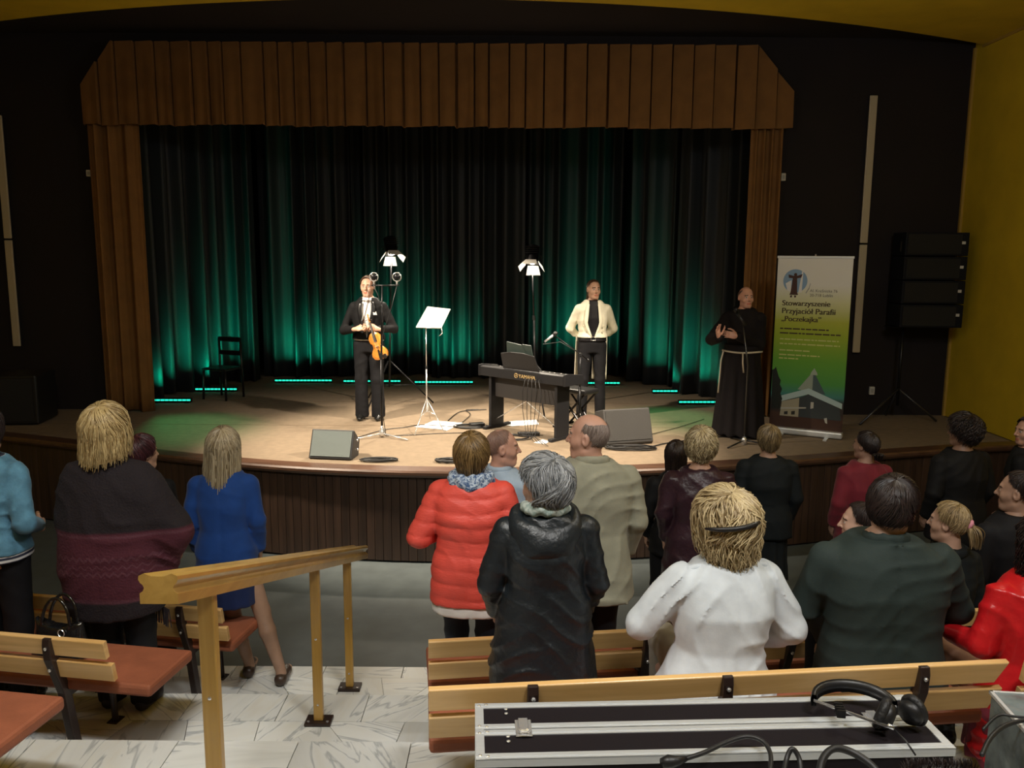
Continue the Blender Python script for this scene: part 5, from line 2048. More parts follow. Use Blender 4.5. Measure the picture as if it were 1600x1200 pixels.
for k, t in enumerate((t1, t2)):
    c = t + Vector((0.01 if k == 0 else -0.005, 0, 0.095))
    ring = [(c.x + 0.048 * math.cos(a), c.y, c.z + 0.048 * math.sin(a)) for a in np.linspace(0, 2 * PI, 25)[:-1]]
    mk_ = MB().tube(ring, 0.006, 8, closed=True).build('microphone', M_CHROME, e, smooth=True)
    mb = MB().lathe([(0.02, 0), (0.033, 0.012), (0.033, 0.028), (0.02, 0.04)], 16, M=TR((c.x, c.y - 0.02, c.z), rx=-PI / 2))
    mb.build('capsule', M_BLKM, mk_, smooth=True)
    mb = MB()
    for a in (0.6, 2.2, 3.8, 5.4):
        rod(mb, (c.x + 0.03 * math.cos(a), c.y, c.z + 0.03 * math.sin(a)), (c.x + 0.047 * math.cos(a), c.y, c.z + 0.047 * math.sin(a)), 0.003, 5)
    mb.build('suspension', M_CHROME, mk_)
    MB().lathe([(0.009, 0), (0.011, 0.02), (0.011, 0.05)], 10, M=TR((t.x + (0.01 if k == 0 else -0.005), t.y, t.z))).build('adapter', M_CHROME, mk_)
mb = MB().tube([t2 + Vector((0, -0.01, 0.02)), t2 + Vector((-0.06, -0.02, -0.22)), Vector((0.03, -0.02, 1.2)), Vector((0.012, -0.016, 0.9)), Vector((0.025, -0.018, 0.6)), Vector((0.012, -0.016, 0.3)), Vector((0.05, -0.03, 0.02)), Vector((0.2, 0.06, 0.008)), Vector((0.6, 0.18, 0.008)), Vector((1.0, 0.25, 0.008))], 0.005, 6)
mb.build('cable', M_CABLE, e, smooth=True)
mb = MB().tube([t1 + Vector((0, -0.01, 0.02)), t1 + Vector((0.06, -0.02, -0.12)), Vector((0.04, -0.02, 1.45)), Vector((0.028, -0.015, 1.2))], 0.005, 6)
mb.build('cable', M_CABLE, e, smooth=True)

# violin and bow ----------------------------------------------------------------
def violin(parent_loc, M):
    e = empty('violin', (0, 0, 0), 0, 'orange brown violin held upright by the violinist', 'violin')
    e.matrix_world = M
    half = [(0.0, 0.0), (0.05, 0.003), (0.085, 0.02), (0.103, 0.06), (0.100, 0.095), (0.082, 0.13), (0.060, 0.155), (0.056, 0.18), (0.060, 0.205), (0.076, 0.225), (0.083, 0.26), (0.078, 0.30), (0.055, 0.335), (0.025, 0.352), (0.0, 0.355)]
    out = half + [(-x_, y_) for x_, y_ in half[::-1][1:-1]]
    mw = wood('violin varnish', (0.42, 0.13, 0.02), (0.70, 0.30, 0.05), 'Y', 2.0, 0.25, 0.8)
    mb = MB()
    mb.prism(out, -0.02, 0.014)
    c = (0, 0.17)
    ins = [(x_ * 0.8, c[1] + (y_ - c[1]) * 0.85) for x_, y_ in out]
    v = [(x_, y_, 0.014) for x_, y_ in out] + [(x_, y_, 0.024) for x_, y_ in ins]
    n_ = len(out)
    mb.add(v, [(i, (i + 1) % n_, n_ + (i + 1) % n_, n_ + i) for i in range(n_)] + [tuple(range(n_, 2 * n_))])
    mb.build('body', mw, e, bevel=0.002)
    me_ = mat('ebony', (0.015, 0.01, 0.008), 0.3)
    MB().add([(-0.021, 0.23, 0.034), (0.021, 0.23, 0.034), (0.012, 0.49, 0.022), (-0.012, 0.49, 0.022), (-0.021, 0.23, 0.03), (0.021, 0.23, 0.03), (0.012, 0.49, 0.012), (-0.012, 0.49, 0.012)], [(0, 1, 2, 3), (4, 7, 6, 5), (0, 4, 5, 1), (2, 6, 7, 3), (0, 3, 7, 4), (1, 5, 6, 2)]).build('fingerboard', me_, e)
    MB().tube([(0, 0.35, 0.0), (0, 0.42, 0.004), (0, 0.50, 0.006)], [0.018, 0.012, 0.011], 10).build('neck', mw, e, smooth=True)
    sc = [(0, 0.50, 0.006), (0, 0.54, 0.0), (0, 0.575, -0.006)] + [(0, 0.585 + 0.012 * math.sin(a), -0.012 + 0.012 * math.cos(a)) for a in np.linspace(0, 5, 10)]
    MB().tube(sc, [0.010, 0.010, 0.009] + [0.008] * 10, 8).build('scroll', mw, e, smooth=True)
    for k, y_ in ((1, 0.515), (-1, 0.53), (1, 0.545), (-1, 0.56)):
        MB().tube([(0, y_, 0), (k * 0.03, y_, 0), (k * 0.042, y_, 0)], [0.003, 0.003, 0.007], 6).build('peg', me_, e)
    MB().box(-0.022, 0.022, 0.165, 0.17, 0.02, 0.052).build('bridge', mat('maple', (0.6, 0.4, 0.2), 0.5), e)
    MB().add([(-0.02, 0.02, 0.034), (0.02, 0.02, 0.034), (0.01, 0.125, 0.036), (-0.01, 0.125, 0.036)], [(0, 1, 2, 3)]).build('tailpiece', me_, e)
    MB().lathe([(0.03, 0), (0.032, 0.006), (0.024, 0.012)], 12, M=TR((0.055, 0.02, 0.02))).build('chin_rest', me_, e)
    mb = MB()
    for k in range(4):
        mb.tube([((k - 1.5) * 0.009, 0.125, 0.037), ((k - 1.5) * 0.009, 0.167, 0.053), ((k - 1.5) * 0.005, 0.49, 0.026)], 0.0008, 4)
    mb.build('string', M_CHROME, e)
    mb = MB()
    for k in (-1, 1):
        mb.tube([(k * 0.03, 0.20, 0.0245), (k * 0.036, 0.18, 0.0245), (k * 0.042, 0.16, 0.024), (k * 0.05, 0.14, 0.023)], 0.0025, 4)
    mb.build('sound_hole', me_, e)
    return e


a_ = pY(597, 561, 10.20)      # bottom of the body
b_ = pY(574, 492, 10.30)      # scroll
yv = (b_ - a_).normalized()
zv = Vector((-0.15, -1, 0.12))
zv = (zv - yv * zv.dot(yv)).normalized()
xv = yv.cross(zv)
Mv = Matrix((xv, yv, zv)).transposed().to_4x4()
Mv.translation = a_
violin(None, Mv @ Matrix.Scale((b_ - a_).length / 0.59, 4))
e = empty('violin_bow', (0, 0, 0), 0, 'thin violin bow held upright in front of the violinist face', 'bow')
a_, b_ = pY(567, 505, 10.22), pY(583, 428, 10.26)
d_ = (b_ - a_).normalized()
e.location = a_
bb = (b_ - a_)
MB().tube([d_ * -0.05, bb * 0.5 + Vector((0.012, 0, 0)), bb], [0.006, 0.005, 0.004], 6).build('stick', mat('bow wood', (0.10, 0.035, 0.015), 0.3), e, smooth=True)
MB().tube([Vector((-0.02, 0, 0)), bb + Vector((-0.018, 0, 0))], 0.002, 4).build('bow_hair', F_SHIRT, e)
MB().box(-0.024, 0.0, -0.006, 0.006, -0.02, 0.03).build('frog', M_BLK, e)

# music stand -------------------------------------------------------------------
b = pz(667, 668, SZ)
e = empty('music_stand', b, 0, 'folding chrome music stand holding white sheets', 'music stand')
zt_ = pY(667, 514, b.y).z - SZ
mb = MB()
rod(mb, (0, 0, 0.2), (0, 0, zt_ * 0.62), 0.009)
mb.build('lower_pole', M_CHROME, e, smooth=True)
mb = MB()
rod(mb, (0, 0, zt_ * 0.6), (0, 0, zt_), 0.006)
mb.build('upper_pole', M_CHROME, e, smooth=True)
MB().lathe([(0.014, 0), (0.014, 0.03)], 10, M=TR((0, 0, zt_ * 0.6))).build('clamp', M_BLK, e)
for (px, py) in ((648, 681), (694, 676), (672, 655)):
    q = pz(px, py, SZ) - b
    mb = MB().tube([(0, 0, 0.36), (q.x * 0.5, q.y * 0.5, 0.19), (q.x, q.y, 0.008)], 0.006, 6)
    rod(mb, (0, 0, 0.21), (q.x * 0.5, q.y * 0.5, 0.19), 0.004, 5)
    mb.build('leg', M_CHROME, e, smooth=True)
dk = [pY(650, 512, b.y - 0.06) - b, pY(690, 513, b.y + 0.02) - b, pY(704, 484, b.y + 0.16) - b, pY(668, 480, b.y + 0.08) - b]
mid = sum(dk, Vector()) / 4
mb = MB()
for (i, j) in ((0, 2), (1, 3), (0, 1)):
    rod(mb, dk[i], dk[j], 0.004, 5)
rod(mb, (0, 0, zt_), mid, 0.006, 6)
rod(mb, (dk[0] + dk[3]) / 2, (dk[1] + dk[2]) / 2, 0.004, 5)
mb.tube([dk[1], dk[1] + Vector((0.01, -0.04, -0.06)), dk[1] + Vector((-0.03, -0.05, -0.09))], 0.004, 5)
mb.build('desk', M_CHROME, e, smooth=True)
sh_ = tag(MB().add([p + b + Vector((0, -0.014, 0.006)) for p in dk] + [p + b + Vector((0, -0.011, 0.010)) for p in dk], [(0, 1, 2, 3), (7, 6, 5, 4), (0, 4, 5, 1), (1, 5, 6, 2), (2, 6, 7, 3), (3, 7, 4, 0)]).build('sheet_music', M_PAPER), 'white sheet music on the music stand', 'sheet music')


# papers on the floor
def paper(pts, lab, z=SZ + 0.003):
    P_ = [pz(x_, y_, z) for x_, y_ in pts]
    c = sum(P_, Vector()) / len(P_)
    o = MB().prism([((p.x - c.x), (p.y - c.y)) for p in P_], 0, 0.003).build('paper_sheet', M_PAPER)
    o.location = (c.x, c.y, z)
    return tag(o, lab, 'paper')


paper([(647, 667), (662, 664), (678, 657.5), (723, 661), (698, 673), (690, 671)], 'white papers lying on the stage under the music stand')
paper([(788, 664), (793, 659), (838, 656), (842, 663), (800, 666)], 'white paper lying on the stage under the keyboard')
paper([(834, 692), (848, 687), (858, 690), (852, 694)], 'small white paper at the near foot of the keyboard', SZ + 0.002)

# digital piano -------------------------------------------------------------------
pa, pb = pz(762, 670, SZ), pz(864, 690, SZ)
dirx = (pb - pa)
ang = math.atan2(dirx.y, dirx.x)
ctr = (pa + pb) / 2
e = empty('digital_piano', (ctr.x, ctr.y, SZ), ang, 'black digital piano on a panel stand, its back with gold lettering to the hall', 'piano')
LP = 1.36
ls = dirx.length / 2
# local: x along the back, +y towards the player
M_PIANO = mat('charcoal piano case', (0.014, 0.014, 0.016), 0.5, bump=(200, 0.15), spec=0.3)
prof = [(0.0, 0.655), (0.0, 0.765), (0.05, 0.775), (0.13, 0.765), (0.135, 0.735), (0.30, 0.73), (0.30, 0.70), (0.33, 0.70), (0.33, 0.655)]
MX = Matrix(((0, 0, 1, 0), (1, 0, 0, 0), (0, 1, 0, 0), (0, 0, 0, 1)))
MB().prism(prof, -LP / 2 + 0.03, LP / 2 - 0.03, M=MX).build('case', M_PIANO, e, bevel=0.004)
side = [(0.0, 0.65), (0.0, 0.785), (0.06, 0.79), (0.33, 0.755), (0.345, 0.74), (0.345, 0.65)]
for k in (-1, 1):
    MB().prism(side, k * (LP / 2 - 0.015) - 0.015, k * (LP / 2 - 0.015) + 0.015, M=MX).build('end_cheek', M_PIANO, e, bevel=0.004)
wk = LP - 0.08
kw = wk / 52
mi = mat('white piano key', (0.75, 0.73, 0.68), 0.3)
key = None
for i in range(52):
    x_ = -wk / 2 + kw * (i + 0.5)
    if key is None:
        key = MB().box(-kw * 0.46, kw * 0.46, 0.14, 0.29, 0.73, 0.748).build('white_key', mi, e)
        o = key
    else:
        o = key.copy()
        C.objects.link(o)
        o.parent = e
    o.location = (x_, 0, 0)
bk = None
for i in range(51):
    if i % 7 in (1, 4):
        continue
    x_ = -wk / 2 + kw * (i + 1)
    if bk is None:
        bk = MB().box(-kw * 0.25, kw * 0.25, 0.14, 0.235, 0.74, 0.76).build('black_key', M_BLK, e)
        o = bk
    else:
        o = bk.copy()
        C.objects.link(o)
        o.parent = e
    o.location = (x_, 0, 0)
for k in (-1, 1):
    MB().box(k * ls - 0.02, k * ls + 0.02, 0.04, 0.27, 0.03, 0.655).build('leg_panel', M_PIANO, e, bevel=0.003)
    MB().box(k * ls - 0.028, k * ls + 0.028, -0.06, 0.40, 0.0, 0.035).build('foot', M_PIANO, e, bevel=0.004)
MB().box(-ls + 0.02, ls - 0.02, 0.10, 0.115, 0.40, 0.65).build('back_panel', mat('dark piano panel', (0.022, 0.02, 0.02), 0.5), e)
mb = MB()
rod(mb, (-ls, 0.14, 0.1), (ls * 0.1, 0.12, 0.42), 0.006, 6)
rod(mb, (ls, 0.14, 0.1), (-ls * 0.1, 0.12, 0.42), 0.006, 6)
mb.build('brace', M_CHROME, e)
# music rest
rest = MB().add([(-0.28, 0.02, 0.775), (0.28, 0.02, 0.775), (0.26, -0.05, 0.96), (0.1, -0.06, 0.985), (-0.1, -0.06, 0.985), (-0.26, -0.05, 0.96)], [(0, 1, 2, 3, 4, 5)]).build('music_rest', M_PIANO, e)
rest.modifiers.new('t', 'SOLIDIFY').thickness = 0.012
# logo lettering
def text_mesh(s, size, m, parent, M, name='lettering', extrude=0.0015, align='LEFT'):
    cu = bpy.data.curves.new('t', 'FONT')
    cu.body = s
    cu.size = size
    cu.extrude = extrude
    cu.align_x = align
    ob = bpy.data.objects.new('t', cu)
    C.objects.link(ob)
    bpy.context.view_layer.update()
    me = bpy.data.meshes.new_from_object(ob.evaluated_get(bpy.context.evaluated_depsgraph_get()))
    bpy.data.objects.remove(ob)
    bpy.data.curves.remove(cu)
    me.materials.clear()
    me.materials.append(m)
    o = link(bpy.data.objects.new(name, me), parent)
    o.matrix_local = M
    return o


gold = mat('gold print', (0.60, 0.42, 0.18), 0.4, emit=None)
text_mesh('YAMAHA', 0.062, gold, e, TR((-0.015, -0.002, 0.685), rx=PI / 2))
mb = MB().tube([(-0.055 + 0.026 * math.cos(a), -0.003, 0.708 + 0.026 * math.sin(a)) for a in np.linspace(0, 2 * PI, 21)[:-1]], 0.003, 5, closed=True)
for k in range(3):
    a = PI / 2 + k * 2 * PI / 3
    rod(mb, (-0.055, -0.003, 0.708), (-0.055 + 0.024 * math.cos(a), -0.003, 0.708 + 0.024 * math.sin(a)), 0.003, 4)
mb.build('emblem', gold, e)
for k in range(5):
    x_ = 0.12 + 0.05 * k
    mb = MB().tube([(x_, -0.002, 0.70), (x_ + 0.01, -0.05, 0.69), (x_ - 0.02 + 0.02 * k, -0.06, 0.55), (x_ + 0.05 * (k - 2) * 0.4, -0.03 - 0.01 * k, 0.3), (x_ + 0.04, -0.06 - 0.02 * k, 0.06), (x_ + 0.12 + 0.05 * k, -0.12 - 0.03 * k, 0.008)], 0.004, 5)
    mb.build('cable', M_CABLE, e, smooth=True)
# score book on the rest
bm_ = MB().add([(-0.22, -0.045, 0.80), (0.20, -0.045, 0.80), (0.18, -0.09, 1.05), (0.06, -0.095, 1.055), (0.03, -0.085, 1.045), (-0.19, -0.095, 1.07)], [(0, 1, 2, 3, 4, 5)], M=Matrix.Translation((0.0, 0.07, 0.03)))
o = bm_.build('score_book', mat('dark green folder', (0.03, 0.045, 0.04), 0.5))
o.location = e.location
o.rotation_euler = (0, 0, ang)
o.modifiers.new('t', 'SOLIDIFY').thickness = 0.015
tag(o, 'dark open score folder standing on the keyboard music rest', 'score')

# stool
b = pz(897, 640, SZ)
e = empty('piano_stool', (0.80, 10.15, SZ), ang, 'black padded folding stool with crossed legs behind the keyboard', 'stool')
MB().box(-0.24, 0.24, -0.15, 0.15, 0.44, 0.50).build('cushion', M_BLK, e, bevel=0.02)
for y_ in (-0.12, 0.12):
    mb = MB()
    rod(mb, (-0.2, y_, 0.01), (0.2, y_, 0.44), 0.014)
    rod(mb, (0.2, y_ * 0.8, 0.01), (-0.2, y_ * 0.8, 0.44), 0.014)
    mb.build('cross_leg', M_BLKM, e)
for x_ in (-0.2, 0.2):
    mb = MB()
    rod(mb, (x_, -0.2, 0.014), (x_, 0.2, 0.014), 0.014)
    mb.build('floor_bar', M_BLKM, e)

# boom microphone at the keyboard
Yb = 9.9
b = pz(906, 655, SZ)
b = Vector((pY(905, 640, Yb).x, Yb, SZ))
e = empty('boom_microphone', b, 0, 'microphone on a boom stand beside the pianist', 'mic stand')
jn = pY(907, 554, Yb) - b
hd = pY(868, 525, Yb - 0.1) - b
tl = pY(921, 564, Yb + 0.05) - b
mb = MB()
rod(mb, (0, 0, 0.02), (0, 0, 0.55), 0.013)
mb.build('lower_pole', M_BLKM, e, smooth=True)
mb = MB()
rod(mb, (0, 0, 0.52), jn, 0.009)
mb.build('upper_pole', M_BLKM, e, smooth=True)
mb = MB()
rod(mb, tl, hd, 0.007)
mb.build('boom', M_BLKM, e, smooth=True)
mb = MB()
rod(mb, tl, tl + (jn - tl) * 0.25, 0.016)
mb.build('counterweight', M_BLK, e, smooth=True)
MB().lathe([(0.02, -0.02), (0.022, 0), (0.02, 0.02)], 10, M=TR(tuple(jn), rx=PI / 2)).build('clutch', M_BLK, e)
a_, b2 = pY(851, 534, Yb - 0.1) - b, pY(871, 519, Yb - 0.1) - b
mb = MB().tube([a_, a_ + (b2 - a_) * 0.72], [0.012, 0.017], 10)
mc = mb.build('microphone', M_CHROME, e, smooth=True)
mb = MB().tube([a_ + (b2 - a_) * 0.7, a_ + (b2 - a_) * 0.85, b2], [0.022, 0.027, 0.016], 10)
mb.build('windscreen', M_BLK, mc, smooth=True)
MB().tube([a_, a_ + Vector((-0.02, 0, -0.03)), hd + Vector((0.06, 0, -0.07)), jn + Vector((-0.02, -0.02, 0.02)), Vector((0.015, -0.015, 0.5)), Vector((0.02, -0.02, 0.02))], 0.004, 5).build('cable', M_CABLE, e, smooth=True)
for k in range(3):
    a = 0.5 + k * 2 * PI / 3
    mb = MB()
    rod(mb, (0, 0, 0.06), (0.3 * math.cos(a), 0.3 * math.sin(a), 0.012), 0.009)
    mb.build('leg', M_BLKM, e, smooth=True)

# friar microphone
b = pz(1165, 684, SZ)
b = Vector((b.x, 9.25, SZ))
b.x = pY(1163, 684, 9.25).x
e = empty('microphone_stand', b, 0, 'straight microphone stand in front of the friar', 'mic stand')
tp = pY(1150, 484, 9.25) - b
jz = pY(1160, 500, 9.25) - b
mb = MB().tube([(0, 0, 0.03), (0.0, 0, 0.9), (jz.x, 0, jz.z)], [0.012, 0.011, 0.007], 8)
mb.build('pole', mat('grey stand tube', (0.10, 0.10, 0.10), 0.3, 0.8), e, smooth=True)
MB().lathe([(0.03, 0), (0.03, 0.06), (0.015, 0.09)], 12).build('hub', M_CHROME, e, smooth=True)
for k in range(3):
    a = -0.3 + k * 2 * PI / 3
    mb = MB()
    rod(mb, (0, 0, 0.05), (0.33 * math.cos(a), 0.33 * math.sin(a), 0.012), 0.009)
    mb.build('leg', M_BLKM, e, smooth=True)
mb = MB().tube([jz + Vector((0.03, -0.04, -0.06)), tp + Vector((0.012, 0.01, -0.03))], [0.012, 0.018], 10)
mc = mb.build('microphone', M_BLK, e, smooth=True)
mb = MB().tube([tp + Vector((0.014, 0.01, -0.035)), tp, tp + Vector((-0.012, 0.02, 0.026))], [0.022, 0.028, 0.016], 10)
mb.build('windscreen', M_BLKM, mc, smooth=True)

# stage monitors --------------------------------------------------------------------
def monitor(loc, rz, W, prof, lab, m, gm):
    e = empty('stage_monitor', loc, rz, lab, 'monitor speaker')
    cab = MB().prism(prof, -W / 2, W / 2, M=MX).build('cabinet', m, e, bevel=0.012)
    (y0, z0), (y1, z1) = prof[0], prof[1]
    # slanted grille
    nrm = Vector((0, -(z1 - z0), (y1 - y0))).normalized()
    a, c = Vector((0, y0, z0)), Vector((0, y1, z1))
    v = []
    for (t, x_) in ((0.08, -0.46), (0.08, 0.46), (0.94, 0.46), (0.94, -0.46)):
        v.append(a + (c - a) * t + Vector((x_ * W, 0, 0)))
    g = MB().add(v + [p + nrm * 0.008 for p in v], [(3, 2, 1, 0), (4, 5, 6, 7), (0, 1, 5, 4), (1, 2, 6, 5), (2, 3, 7, 6), (3, 0, 4, 7)]).build('grille', gm, e)
    for k in (-1, 1):
        for z_ in (0.07, 0.17):
            MB().lathe([(0.014, 0), (0.012, 0.005)], 10, M=TR((k * W / 2, prof[2][0] * 0.72, z_), ry=k * PI / 2)).build('screw', M_CHROME, e)
    return e


P1 = [(0.0, 0.012), (0.13, 0.30), (0.30, 0.16), (0.25, 0.0), (0.03, 0.0)]
c = pz(515, 719, SZ)
monitor((c.x, c.y, SZ), R(-8), 0.46, P1, 'small black stage monitor at the front edge below the violinist', mat('charcoal monitor cabinet', (0.02, 0.02, 0.022), 0.5, bump=(200, 0.3)), mat('grey monitor grille painted as lit', (0.15, 0.18, 0.175), 0.5, 0.2, bump=(700, 0.6)))  # grille colour paled to carry the stage light reflecting off it
P2 = [(0.0, 0.03), (0.13, 0.40), (0.36, 0.34), (0.40, 0.05), (0.36, 0.0), (0.03, 0.0)]
c = pz(985, 696, SZ)
monitor((c.x, c.y, SZ), R(18), 0.58, P2, 'large grey stage monitor behind the olive jacket man', mat('grey monitor cabinet', (0.04, 0.038, 0.037), 0.6, bump=(200, 0.3)), mat('dark grey monitor grille', (0.05, 0.048, 0.046), 0.6, 0.1, bump=(700, 0.6)))

# left floor loudspeaker
c = pz(60, 680, SZ)
e = empty('floor_loudspeaker', (-6.35, 9.95, SZ), R(8), 'big black loudspeaker cabinet on the stage at the left edge', 'loudspeaker')
MB().box(-0.55, 0.55, 0, 0.6, 0.02, 0.62).build('cabinet', M_BLK, e, bevel=0.02)
MB().box(-0.50, 0.50, -0.012, 0.0, 0.06, 0.58).build('grille', mat('black grille', (0.006, 0.007, 0.009), 0.6, 0.0, bump=(600, 0.6)), e)
MB().lathe([(0.035, 0), (0.03, 0.006)], 16, M=TR((0.05, -0.012, 0.13), rx=PI / 2)).build('badge', M_WHITEP, e)
for k in (-1, 1):
    MB().box(k * 0.45 - 0.05, k * 0.45 + 0.05, 0.1, 0.5, 0, 0.02).build('foot', M_BLK, e)

# right column loudspeaker on tripod
Ya = 10.55
tl_, br = pY(1418, 362, Ya), pY(1501, 513, Ya)
cx = (tl_.x + br.x) / 2
W = br.x - tl_.x
e = empty('column_loudspeaker', (cx, Ya, br.z), R(-4), 'black four-box loudspeaker high on a stand by the yellow wall', 'loudspeaker')
hh = (tl_.z - br.z) / 4
m_spk = mat('blue black loudspeaker', (0.005, 0.006, 0.010), 0.6, spec=0.2)
for k in range(4):
    q = MB().box(-W / 2, W / 2, 0, 0.42, k * hh + 0.006, (k + 1) * hh - 0.006).build('speaker_box', m_spk, e, bevel=0.008)
    MB().box(-W / 2 + 0.03, W / 2 - 0.09, -0.008, 0, k * hh + 0.03, (k + 1) * hh - 0.03).build('grille', MATS['black grille'], q)
    MB().box(W / 2 - 0.09, W / 2 - 0.045, -0.006, 0, k * hh + hh * 0.5, k * hh + hh * 0.5 + 0.035).build('badge', M_WHITEP, q)
MB().tube([(-W / 2 - 0.03, 0.05, hh * 3.7), (-W / 2 - 0.05, 0.0, hh * 3.6), (-W / 2 - 0.03, 0.05, hh * 3.2)], 0.012, 6).build('handle', M_BLKM, e)
st = empty('speaker_stand', (cx - 0.25, Ya + 0.2, SZ), 0, 'black tripod stand carrying the four-box loudspeaker', 'speaker stand')
zt_ = br.z - SZ
mb = MB()
rod(mb, (0, 0, 0.2), (0, 0, zt_), 0.02)
mb.build('pole', M_BLKM, st, smooth=True)
MB().box(-0.18, 0.22, -0.1, 0.16, zt_ - 0.006, zt_).build('top_plate', M_BLKM, st)
mleg = mat('worn grey tube', (0.09, 0.09, 0.10), 0.35, 0.7)
for (dx, dy) in ((-0.62, -0.35), (0.48, -0.1), (0.0, 0.3)):
    mb = MB()
    rod(mb, (0, 0, 0.42), (dx, dy, 0.012), 0.014)
    mb.build('leg', mleg, st, smooth=True)

# chair at the back left
c = pz(352, 622, SZ)
e = empty('chair', (c.x - 0.02, c.y, SZ), R(160), 'black wooden chair in the dark at the back left of the stage', 'chair')
M_CH = mat('black chair wood', (0.010, 0.008, 0.008), 0.35)
MB().box(-0.21, 0.21, -0.2, 0.2, 0.43, 0.46).build('seat', M_CH, e, bevel=0.01)
for (x_, y_) in ((-0.19, -0.18), (0.19, -0.18), (-0.19, 0.18), (0.19, 0.18)):
    mb = MB()
    rod(mb, (x_ * 1.05, y_ * 1.1, 0), (x_, y_, 0.43 if y_ > 0 else 0.88), 0.017)
    mb.build('leg', M_CH, e, smooth=True)
for z_ in (0.62, 0.82):
    MB().box(-0.19, 0.19, -0.195, -0.17, z_, z_ + 0.07).build('back_rail', M_CH, e, bevel=0.008)


# cables on the stage ----------------------------------------------------------------
def cable(pts, lab, r=0.006, z=SZ + 0.008, seed=1):
    r2 = random.Random(seed)
    P_ = [pz(x_, y_, z) + Vector((0, 0, r2.uniform(0, 0.004))) for x_, y_ in pts]
    out = []
    n_ = len(P_)
    for i in range(n_ - 1):
        p0, p1, p2, p3 = P_[max(i - 1, 0)], P_[i], P_[i + 1], P_[min(i + 2, n_ - 1)]
        for k in range(6):
            t = k / 6
            out.append(0.5 * ((2 * p1) + (p2 - p0) * t + (2 * p0 - 5 * p1 + 4 * p2 - p3) * t * t + (3 * p1 - p0 - 3 * p2 + p3) * t ** 3))
    out.append(P_[-1])
    return tag(MB().tube(out, r, 6).build('cable', M_CABLE, smooth=True), lab, 'cable')


def coil(px, py, rx, ry, turns, lab, seed):
    r2 = random.Random(seed)
    c = pz(px, py, SZ)
    pts = []
    for i in range(turns * 14):
        a = i * 2 * PI / 14
        k = 1 + 0.12 * math.sin(a * 0.37 + seed) + r2.uniform(-0.04, 0.04)
        pts.append((rx * k * math.cos(a) + 0.02 * math.sin(a * 0.21), ry * k * math.sin(a), 0.008 + 0.004 * (i // 14) + r2.uniform(0, 0.004)))
    o = MB().tube(pts, 0.006, 6).build('cable_coil', M_CABLE, smooth=True)
    o.location = c
    return tag(o, lab, 'cable')


coil(592, 721, 0.17, 0.06, 6, 'black cable coil beside the small stage monitor', 2)
coil(700, 722, 0.12, 0.07, 6, 'black cable coil by the brown bob on the stage edge', 3)
coil(985, 702, 0.26, 0.09, 7, 'tangled black cable coil in front of the large grey monitor', 4)
coil(800, 685, 0.20, 0.13, 4, 'loose cable loops under the keyboard', 6)
coil(733, 668, 0.16, 0.10, 5, 'heap of black cables left of the keyboard', 7)
cable([(560, 683), (600, 672), (632, 668), (660, 664), (720, 668)], 'thin cable running from the stereo microphone stand across the stage', 0.005)
cable([(700, 657), (718, 644), (745, 641), (760, 640)], 'cable looping behind the white papers', 0.006)
cable([(722, 660), (735, 648), (728, 641), (748, 640)], 'second cable loop left of the keyboard legs', 0.005)
cable([(1005, 702), (1035, 694), (1062, 690), (1100, 684), (1140, 682)], 'black cable running from the large monitor towards the friar', 0.007)
cable([(960, 700), (1000, 684), (1060, 668), (1100, 655)], 'thin cable crossing the green lit floor', 0.004)
c = pz(826, 681, SZ)
e = empty('power_strip', (c.x, c.y, SZ), R(6), 'black power strip on the stage under the keyboard', 'power strip')
MB().box(-0.13, 0.13, -0.035, 0.035, 0, 0.045).build('body', M_BLK, e, bevel=0.006)
for k in range(4):
    MB().lathe([(0.018, 0), (0.018, 0.004)], 12, M=TR((-0.09 + k * 0.06, 0, 0.045))).build('socket', M_BLKM, e)
c = pz(745, 668, SZ)
e = empty('power_adapter', (c.x, c.y, SZ), R(20), 'black adapter box among the cables left of the keyboard', 'adapter')
MB().box(-0.09, 0.09, -0.05, 0.05, 0, 0.06).build('body', M_BLK, e, bevel=0.008)
MB().tube([(0.09, 0, 0.03), (0.15, 0.0, 0.015), (0.22, 0.05, 0.008)], 0.006, 6).build('lead', M_CABLE, e)

# roll-up banner -------------------------------------------------------------------------
ba, bb = pz(1200, 675, SZ), pz(1316, 687, SZ)
dv = bb - ba
BW = dv.length
bang = math.atan2(dv.y, dv.x)
bc = (ba + bb) / 2
e = empty('roll_up_banner', (bc.x, bc.y, SZ), bang, 'roll-up banner with white to green print, emblem and church picture', 'banner')
BH = pY(1268, 401, bc.y).z - SZ
MB().box(-BW / 2, BW / 2, -0.06, 0.06, 0.008, 0.085).build('base_cassette', M_ALU, e, bevel=0.02)
for k in (-1, 1):
    MB().box(k * BW * 0.3 - 0.02, k * BW * 0.3 + 0.02, -0.20, 0.20, 0, 0.012).build('foot', M_ALU, e)
MB().box(-BW / 2, BW / 2, -0.012, 0.012, BH - 0.02, BH + 0.008).build('top_rail', M_ALU, e, bevel=0.004)
mb = MB()
rod(mb, (0, 0.03, 0.08), (0, 0.015, BH + 0.03), 0.009)
mb.build('pole', M_ALU, e, smooth=True)


